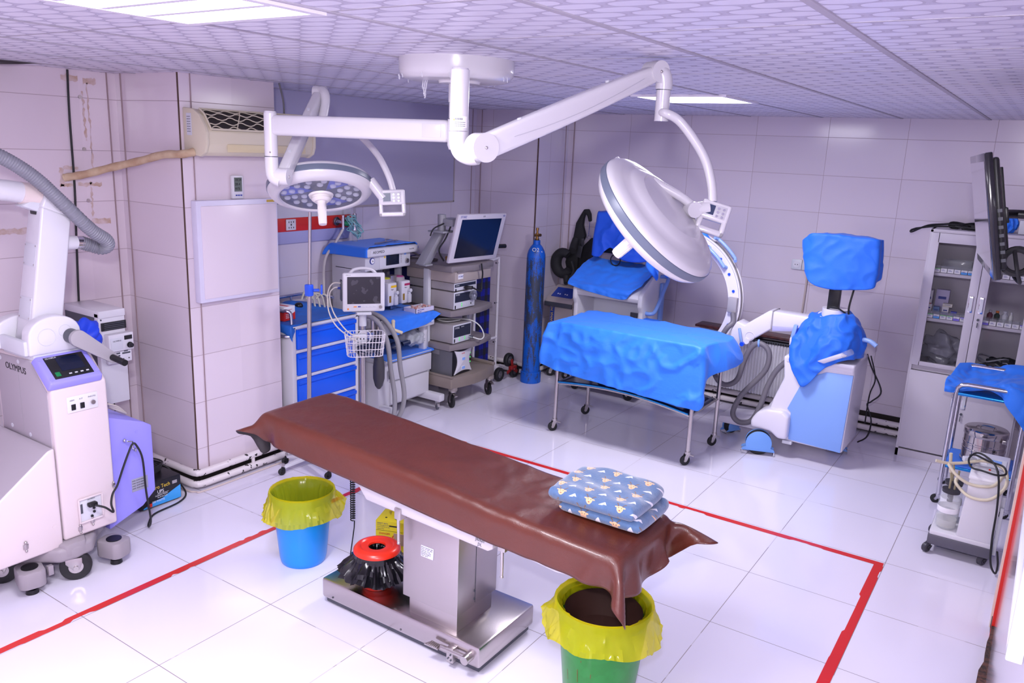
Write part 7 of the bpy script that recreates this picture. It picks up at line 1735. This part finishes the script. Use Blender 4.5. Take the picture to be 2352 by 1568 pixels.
G(tp).cyl((-.05, .05, .0), (-.05, .05, .02), .026, n=24).done('gauge', PALE, top)
G().box(2.892, 2.915, 3.36, 3.40, .33, .42, bev=.004).box(2.897, 2.915, 3.34, 3.36, .07, .36, bev=.003).done('side_bracket', PALE, SU)
for x, y in ((2.575, 3.32), (2.86, 3.34), (2.575, 3.62), (2.86, 3.62)): caster(x, y, .028, .03, 1.0, SU, .058, mat('dark_caster', (58, 56, 66), .5), mat('dark_caster', (58, 56, 66), .5), False)
def jar(x, y, z0, name):
    j = G().lathe([(0, z0 + .004), (.05, z0), (.056, z0 + .006), (.057, z0 + .17), (.052, z0 + .195), (.040, z0 + .21), (.040, z0 + .225)], (x, y), 32).done(name, glassy('jar_glass', (228, 232, 236), .75, .04), SU)
    G().lathe([(0, z0 + .012), (.053, z0 + .01), (.0535, z0 + .055), (0, z0 + .056)], (x, y), 28).done('liquid', glassy('jar_liquid', (206, 204, 196), .5, .1), j)
    G().cyl((x, y, z0 + .218), (x, y, z0 + .238), .047, .05, n=28).cyl((x, y, z0 + .16), (x, y, z0 + .22), .016, n=12).done('rubber_lid', mat('lid_black', (48, 46, 52), .5), j)
    G().lathe([(.0575, z0 + .10), (.0582, z0 + .102), (.0582, z0 + .13), (.0575, z0 + .132)], (x, y), 32).done('label', PAPER, j)
    G().tube([(x - .012, y, z0 + .235), (x - .012, y, z0 + .30), (x - .02, y + .01, z0 + .34)], .006, 8).tube([(x + .014, y, z0 + .235), (x + .016, y, z0 + .31)], .006, 8).done('spout', mat('spout_olive', (150, 140, 110), .4), j)
jar(2.64, 3.41, .145, 'suction_jar'); jar(2.64, 3.55, .145, 'suction_jar')
TUB = mat('cream_rubber', (206, 196, 170), .45)
G().tube([(2.655, 3.41, .455), (2.66, 3.38, .43), (2.74, 3.30, .40), (2.84, 3.28, .42), (2.90, 3.32, .50), (2.88, 3.40, .57), (2.78, 3.42, .59), (2.68, 3.40, .56), (2.60, 3.36, .55), (2.54, 3.33, .56)], .009, 10, sm=8).tube([(2.60, 3.36, .55), (2.66, 3.32, .50), (2.74, 3.31, .47), (2.84, 3.31, .49), (2.88, 3.36, .545)], .009, 10, sm=8).tube([(2.62, 3.42, .48), (2.61, 3.41, .54), (2.605, 3.40, .60)], .009, 10).done('suction_tubing', TUB, SU)
G().obox((2.70, 3.44, .575), (.07, .035, .03), Matrix.Rotation(.5, 3, 'Z'), bev=.006).done('inline_filter', PALE, SU)
G().tube([(2.70, 3.44, .60), (2.73, 3.40, .62), (2.80, 3.38, .605), (2.87, 3.36, .60), (2.89, 3.30, .58), (2.85, 3.26, .575), (2.78, 3.28, .575), (2.72, 3.32, .57), (2.70, 3.38, .60), (2.74, 3.42, .63), (2.82, 3.36, .61), (2.86, 3.29, .55), (2.88, 3.27, .38), (2.885, 3.26, .2), (2.90, 3.25, .06), (2.93, 3.22, .02), (2.935, 3.2, .08), (2.92, 3.2, .16)], .0055, 8, sm=8).done('mains_lead', RUBBER, SU)
# ------------------------------------------------------------------ twin surgical lamp on the ceiling
SL = thing('surgical_lamp', 'white twin-headed surgical lamp hanging on jointed arms from a round ceiling canopy', 'surgical lamp', (.73, 1.06, 2.24))
c = (.72, 1.06)
G().lathe([(0, 2.485), (.20, 2.485), (.222, 2.492), (.236, 2.508), (.24, 2.525), (.24, 2.572)], c, 64).done('canopy', LAMPW, SL)
r = random.Random(3); CT = glassy('clear_tape', (220, 220, 226), .5, .1)
for k in range(12):
    a = r.uniform(0, 6.28); q = Vector((c[0] + .241 * math.cos(a), c[1] + .241 * math.sin(a), 2.50)); G().tube([q, q + Vector((.004, .0, -.008)), q + Vector((.002, .003, -.014 - .006 * r.random()))], .0022, 5).done('loose_tape', CT, SL)
for k in range(3):
    G().tube([(c[0] - .12 + .01 * k, c[1] - .07, 2.487), (c[0] - .125 + .008 * k, c[1] - .07, 2.46 - .01 * k), (c[0] - .115 + .004 * k, c[1] - .072, 2.445 - .01 * k), (c[0] - .118 + .003 * k, c[1] - .07, 2.43 - .008 * k)], .003, 5, sm=3).done('loose_tape', CT, SL, sharp=20)
hub = G().cyl((.735, 1.06, 2.49), (.735, 1.06, 2.40), .044, n=28).cyl((.735, 1.06, 2.475), (.735, 1.06, 2.488), .085, .09, n=32).cyl((.735, 1.06, 2.40), (.735, 1.06, 2.335), .041, n=28).cyl((.735, 1.06, 2.333), (.735, 1.06, 2.225), .045, n=28).cyl((.735, 1.06, 2.225), (.735, 1.06, 2.208), .045, .038, n=28).done('hub', LAMPW, SL)
G().cyl((.735, 1.06, 2.399), (.735, 1.06, 2.402), .0418, n=28).cyl((.735, 1.06, 2.332), (.735, 1.06, 2.335), .0455, n=28).done('hub_seam', DGREY, hub)
# extension arm 1
a0, a1 = Vector((.72, 1.055, 2.283)), Vector((-.20, .865, 2.272)); d = (a1 - a0); q = basis(a0, d, (0, 0, 1))
e1 = G(q).box(.02, d.length, -.03, .03, -.046, .046, bev=.02, seg=4).done('extension_arm', LAMPW, SL)
G(q).box(.05, .14, .0302, .0318, -.028, .028, bev=.0005).done('cover_plate', LAMPW, e1)
p = Vector((-.205, .855, 0))
G().cyl(p + Vector((0, 0, 2.345)), p + Vector((0, 0, 2.332)), .026, .030, n=28).cyl(p + Vector((0, 0, 2.335)), p + Vector((0, 0, 2.142)), .030, n=28).done('arm_sleeve', LAMPW, SL)
kn = G().tube([p + Vector((0, 0, 2.138)), p + Vector((.002, .0, 2.075)), p + Vector((.012, .004, 2.045)), p + Vector((.04, .02, 2.03))], .031, 24, sm=4).done('knuckle', LAMPW, SL)
G().cyl(p + Vector((0, 0, 2.138)), p + Vector((0, 0, 2.142)), .0305, n=28).done('seam', DGREY, kn)
for z in (2.16,): G().sph(p + Vector((.02, -.023, z)), .004, u=8, v=6).done('screw', STEEL, kn)
def boom(b0, b1, w0, w1, h0, h1, nm, cap_r):
    d = b1 - b0; L = d.length; hz = Vector((d.x, d.y, 0)).normalized(); nrm = Vector((hz.y, -hz.x, 0))
    if nrm.dot(Vector((2.9, -1.7, 0)) - Vector((b0.x, b0.y, 0))) < 0: nrm = -nrm
    q = basis(b0, d, nrm)   # x along, z = side normal, y = up-ish
    g = G(q); n_ = 10; prof = []
    for k in range(n_ + 1):
        t = k / n_; h = h0 + (h1 - h0) * t + .012 * math.sin(PI * t); prof.append((L * t, h))
    poly = [(x, -h / 2) for x, h in prof] + [(x, h / 2 * .85) for x, h in reversed(prof)]
    s_ = 1 if (q.to_3x3() @ Vector((0, 1, 0))).z > 0 else -1
    if s_ < 0: poly = [(x, -y) for x, y in poly]
    g.prism(poly, 'z', -w0 / 2, w0 / 2, bev=.012, seg=3)
    o = g.done(nm, LAMPW, SL)
    for t, rr in ((0, cap_r[0]), (1, cap_r[1])):
        P0 = q @ Vector((L * t, 0, -w0 / 2 - .004)); P1 = q @ Vector((L * t, 0, w0 / 2 + .006))
        dd = G().cyl(P0, P1, rr, n=40).done('joint_disc', LAMPW, o)
        G().sph(P1, .0055, u=10, v=6).done('joint_screw', STEEL, o)
    G(q).tube([(L * t, (h0 * .1 - .028 * math.sin(PI * t)) * s_, w0 / 2 + .001) for t in [k / 20 for k in range(3, 19)]], .001, 4).done('cover_seam', mat('seam_grey', (180, 178, 188), .4), o)
    g = G(q)
    for t in (.22, .72): g.box(L * t, L * t + .04, .33 * h0 * s_, .33 * h0 * s_ + .018 * s_ if s_ > 0 else .33 * h0 * s_, -.012, .012) if False else g.cyl((L * t, .40 * h0 * s_, 0), (L * t, .475 * h0 * s_, 0), .008, n=12)
    g.done('top_plug', PALE, o)
    return o
boom(Vector((-.165, .885, 2.05)), Vector((-.395, 1.34, 2.462)), .052, .05, .074, .052, 'spring_arm', (.040, .034))
t1 = Vector((-.385, 1.335, 2.47)); G().tube([t1, t1 + Vector((.02, .0, .0)), t1 + Vector((.045, -.01, -.02)), t1 + Vector((.052, -.015, -.06)), t1 + Vector((.058, -.04, -.135))], .024, 20, sm=4).done('drop_tube', LAMPW, SL)
# second arm: extension towards the camera, drop tube, sprung boom
f = Vector((1.178, .49, 0))
G(basis((.735, 1.06, 2.447), f - Vector((.735, 1.06, 0)), (0, 0, 1))).box(.0, .74, -.024, .024, -.027, .027, bev=.012, seg=3).done('extension_arm', LAMPW, SL)
sl = G().cyl(f + Vector((0, 0, 2.476)), f + Vector((0, 0, 2.468)), .026, .031, n=32).cyl(f + Vector((0, 0, 2.47)), f + Vector((0, 0, 2.275)), .0315, n=32).done('arm_sleeve', LAMPW, SL)
ql = lambda a, z: f + Vector((.0318 * math.cos(a), .0318 * math.sin(a), z))
ac = math.atan2(-1.732 - .49, 2.89 - 1.178)
g = G(); N_ = 10
for k in range(N_):
    b0, b1 = ac - .75 + 1.7 * k / N_, ac - .75 + 1.7 * (k + 1) / N_
    g.poly([ql(b0, 2.285), ql(b1, 2.285), ql(b1, 2.322), ql(b0, 2.322)])
st = g.done('warning_label', PAPER, sl, flat=True)
g = G()
for rr, z in enumerate((2.310, 2.301, 2.295, 2.289)):
    for k in range(7 if rr else 5):
        b0 = ac - .45 + .17 * k; 
        P_ = [f + Vector((.0321 * math.cos(b), .0321 * math.sin(b), zz)) for b, zz in ((b0, z), (b0 + .12, z), (b0 + .12, z + (.006 if rr == 0 else .0025)), (b0, z + (.006 if rr == 0 else .0025)))]
        g.poly(P_)
g.done('label_line', INKGREY, st, flat=True)
b0 = ac - .66; g = G(); g.poly([f + Vector((.0321 * math.cos(b), .0321 * math.sin(b), zz)) for b, zz in ((b0, 2.308), (b0 + .2, 2.308), (b0 + .1, 2.3165))]); g.done('warning_triangle', mat('warning_yellow', (240, 200, 40), .5), st, flat=True)
el = G().tube([f + Vector((0, 0, 2.272)), f + Vector((.002, .0, 2.235)), f + Vector((.016, .0, 2.208)), f + Vector((.05, .0, 2.197)), f + Vector((.075, .005, 2.20))], .033, 28, sm=5).done('elbow', LAMPW, SL)
b0_, b1_ = Vector((1.272, .492, 2.224)), Vector((1.585, 1.127, 2.517))
boom(b0_, b1_, .06, .06, .086, .062, 'spring_arm', (.0475, .039))
e2 = Vector((1.585, 1.127, 2.517))
rt_ = Vector((.835, .55, 0))
G().tube([e2, e2 + rt_ * .012 + Vector((0, 0, .004)), e2 + rt_ * .03 + Vector((0, 0, -.012)), e2 + rt_ * .036 + Vector((0, 0, -.04)), e2 + rt_ * .036 + Vector((0, 0, -.06))], .031, 24, sm=5).done('elbow', LAMPW, SL)
tb = e2 + rt_ * .036
dt = G().cyl((tb.x, tb.y, 2.458), (tb.x, tb.y, 2.345), .026, n=28).done('drop_tube', LAMPW, SL); G().cyl((tb.x, tb.y, 2.455), (tb.x, tb.y, 2.458), .0263, n=28).done('seam', DGREY, dt)

REFL = mat('lamp_reflector', (58, 60, 78), .25, metal=.3); REFB = mat('lamp_reflector_blue', (44, 70, 190), .3)
LENS = glassy('lens_clear', (226, 228, 240), .35, .05)
def lamp_head(ctr, e, xref, R, nm):
    m = basis(ctr, xref, e)     # local z = the way it shines
    s = R / .27
    h = G(m).lathe([(x * s, z * s) for x, z in ((.206, .026), (.212, .034), (.224, .036), (.248, .026), (.262, .010), (.267, -.002), (.2675, -.004))], n=72).lathe([(x * s, z * s) for x, z in ((.268, -.034), (.264, -.044), (.252, -.054), (.222, -.064), (.196, -.068), (.186, -.076), (.150, -.092), (.142, -.0935), (.135, -.088), (.06, -.092), (0, -.093))], n=72).done(nm, LAMPW, SL)
    G(m).lathe([(x * s, z * s) for x, z in ((.2672, -.003), (.2705, -.006), (.2715, -.019), (.2705, -.032), (.2672, -.0345))], n=72).done('grey_band', GREYBLUE, h)
    g = G(m); n_ = 8
    ref = G(m).lathe([(0, .004 * s), (.206 * s, .004 * s), (.206 * s, .026 * s)], n=64).done('reflector', REFL, h)
    g = G(m)
    for k in range(3):
        aa = .35 + 2 * PI * k / 3
        pts = [(.03 * s * math.cos(aa), .03 * s * math.sin(aa), .006 * s)] + [(.204 * s * math.cos(aa + .75 * t / 10), .204 * s * math.sin(aa + .75 * t / 10), .006 * s) for t in range(11)]
        g.poly(pts)
    g.done('blue_sector', REFB, h, flat=True)
    for ring, (rr, cnt) in enumerate(((.10, 9), (.145, 12), (.185, 15))):
        for k in range(cnt):
            a = 2 * PI * k / cnt + ring * .2
            G(m).lathe([(.017 * s, .006 * s), (.016 * s, .013 * s), (.010 * s, .018 * s), (0, .0195 * s)], n=14, m=Matrix.Translation((rr * s * math.cos(a), rr * s * math.sin(a), 0))).done('lens', LENS, h)
    G(m).cyl((0, 0, .0245 * s), (0, 0, .0262 * s), .2055 * s, n=64).done('front_glass', glassy('lamp_glass', (210, 216, 235), .86, .02), h)
    hd = G(m).cyl((0, 0, .026 * s), (0, 0, .036 * s), .064 * s, .06 * s, n=36).cyl((0, 0, .036 * s), (0, 0, .05 * s), .046 * s, n=32).cyl((0, 0, .05 * s), (0, 0, .062 * s), .050 * s, .036 * s, n=32).cyl((0, 0, .06 * s), (0, 0, .185 * s), .0225 * s, .0195 * s, n=28).done('sterile_handle', mat('handle_ivory', (226, 220, 218), .35), h)
    g = G(m)
    for k in range(8): a = 2 * PI * k / 8; g.cyl((.0215 * s * math.cos(a), .0215 * s * math.sin(a), .09 * s), (.0195 * s * math.cos(a), .0195 * s * math.sin(a), .18 * s), .002, n=5)
    g.done('handle_rib', mat('handle_ivory', (226, 220, 218), .35), hd)
    return h, m
E1 = Vector((.341, -.258, -.904)); E2 = Vector((-.722, -.042, -.69))
C1 = Vector((-.27, 1.221, 1.972)); C2 = Vector((1.68, 1.0, 1.984))
h1, m1 = lamp_head(C1, E1, Vector((.835, .55, 0)), .268, 'lamp_head'); h2, m2 = lamp_head(C2, E2, Vector((.5, .3, -.8)), .272, 'lamp_head')
def control_box(ctr, nrm, upv, w, h, nm='control_box'):
    m = basis(ctr, Vector(upv).cross(Vector(nrm)), nrm)   # x right, y up, z out
    b = G(m).box(-w / 2, w / 2, -.01, h / 2, -.018, .018, bev=.009, seg=3).box(-w / 2, -w / 2 + .02, -h / 2, .0, -.016, .016, bev=.007, seg=3).box(w / 2 - .02, w / 2, -h / 2, .0, -.016, .016, bev=.007, seg=3).box(-w / 2, w / 2, -h / 2, -h / 2 + .022, -.016, .016, bev=.007, seg=3).done(nm, LAMPW, SL)
    kp = G(m).box(-w * .34, w * .36, .002, h * .40, .017, .0195, bev=.001).done('keypad', mat('keypad_silver', (186, 184, 190), .4), b)
    G(m).box(-w * .32, -w * .04, .008, h * .37, .019, .0205).done('display', mat('box_display', (40, 52, 84), .2), kp)
    for i in range(2):
        for k in range(3): G(m).cyl((w * .08 + w * .18 * i, h * .07 + h * .12 * k, .0195), (w * .08 + w * .18 * i, h * .07 + h * .12 * k, .0225), w * .042, n=12).done('button', CHROME, kp)
    return b
b1 = control_box(Vector((.045, 1.415, 1.924)), (.60, -.78, .12), (-.13, .06, .98), .135, .135)
G().tube([(-.33, 1.295, 2.345), (-.30, 1.308, 2.325), (-.208, 1.358, 2.295), (-.133, 1.391, 2.238), (-.052, 1.419, 2.152), (.007, 1.43, 2.056), (.036, 1.431, 1.985)], .0165, 18, sm=6).done('yoke_arm', LAMPW, SL)
G().cyl((.01, 1.392, 1.945), C1 + m1.to_3x3() @ Vector((.26, .02, -.02)), .026, n=24).done('yoke_pivot', LAMPW, SL)
b2 = control_box(Vector((1.848, 1.15, 2.006)), (.42, -.88, .22), (.30, -.10, .95), .108, .118)
G().tube([(tb.x - .005, tb.y, 2.375), (1.644, 1.121, 2.372), (1.69, 1.146, 2.345), (1.754, 1.164, 2.269), (1.797, 1.171, 2.20), (1.826, 1.168, 2.12), (1.838, 1.160, 2.065)], .0165, 18, sm=6).done('yoke_arm', LAMPW, SL)
G().cyl((1.772, 1.112, 2.032), (1.83, 1.15, 2.042), .026, n=28).cyl((1.80, 1.095, 2.035), (1.768, 1.125, 2.035), .029, n=28).done('yoke_pivot', LAMPW, SL)
G().tube([(1.783, 1.118, 2.045), (1.74, 1.095, 2.078), (1.675, 1.066, 2.113), (1.605, 1.033, 2.155), (1.565, 1.01, 2.172), (1.535, .994, 2.174)], .0165, 18, sm=6).done('yoke_arm', LAMPW, SL)
kb = Vector((1.512, .982, 2.191)); kd = Vector((1.556, .99, 2.155))
G().cyl(kb, kd, .027, .025, n=28).done('yoke_socket', LAMPW, SL)
G().hexa([(1.525, .965, 2.135), (1.59, 1.0, 2.10), (1.61, 1.03, 2.125), (1.535, 1.0, 2.17)], [(1.53, .955, 2.15), (1.60, .995, 2.125), (1.60, 1.04, 2.14), (1.54, 1.0, 2.178)], bev=.004).done('head_bracket', GREYBLUE, SL)

# ------------------------------------------------------------------ light
def area(name, loc, size, energy, color=(1, 1, 1), target=None, shape='SQUARE', sy=None):
    l = bpy.data.lights.new(name, 'AREA'); l.energy = energy; l.color = color; l.shape = shape; l.size = size
    if sy: l.size_y = sy
    o = bpy.data.objects.new(name, l); COL.objects.link(o); o.location = loc
    if target is not None: o.rotation_euler = (Vector(target) - Vector(loc)).to_track_quat('-Z', 'Y').to_euler()
    return o
COOL = (.95, .915, 1.0)
area('ceiling_panel_light', (.843, -.37, ZC - .02), .5, 60, COOL)
area('ceiling_panel_light', (.90, 3.25, ZC - .02),   .5, 62, COOL)
# added, unseen: a third panel for fill, a ceiling spot standing in for flash
panel(1.15, -1.88, 'added square fill light panel out of sight over the near side of the room', nst=1)
area('ceiling_panel_light', (1.45, -1.58, ZC - .02), .55, 55, COOL)  # fill light of the added panel
dl = thing('added_downlight', 'added round ceiling spot above the camera, standing in for a flash', 'added_downlight', (2.90, -1.84, ZC))
G().lathe([(.055, ZC - .001), (.085, ZC - .002), (.09, ZC - .008), (.086, ZC - .010), (.06, ZC - .004)], (2.87, -1.86), 40).done('ring', FRAMEM, dl)
lp = bpy.data.lights.new('flash_stand_in', 'SPOT'); lp.energy = 270; lp.color = (.955, .92, 1.0); lp.shadow_soft_size = .045; lp.spot_size = math.radians(165); lp.spot_blend = .35  # added spot in place of a flash above the camera
lo = bpy.data.objects.new('flash_stand_in', lp); COL.objects.link(lo); lo.location = (2.87, -1.86, ZC - .05)
lo.rotation_euler = (Vector((.9, 1.8, 1.0)) - lo.location).to_track_quat('-Z', 'Y').to_euler()
w = bpy.data.worlds.new('world'); SC.world = w; w.use_nodes = True
w.node_tree.nodes['Background'].inputs[0].default_value = (.8, .8, 1, 1); w.node_tree.nodes['Background'].inputs[1].default_value = .2
vs_ = SC.view_settings; vs_.view_transform = 'Standard'; vs_.look = 'None'; vs_.gamma = 1.0; vs_.use_curve_mapping = False; vs_.exposure = -0.38
SC.cycles.max_bounces = 10; SC.cycles.diffuse_bounces = 5; SC.cycles.glossy_bounces = 4; SC.cycles.transparent_max_bounces = 16; SC.cycles.transmission_bounces = 6
SC.cycles.use_denoising = True; SC.cycles.sample_clamp_indirect = 6
SC.cycles.caustics_reflective = False; SC.cycles.caustics_refractive = False
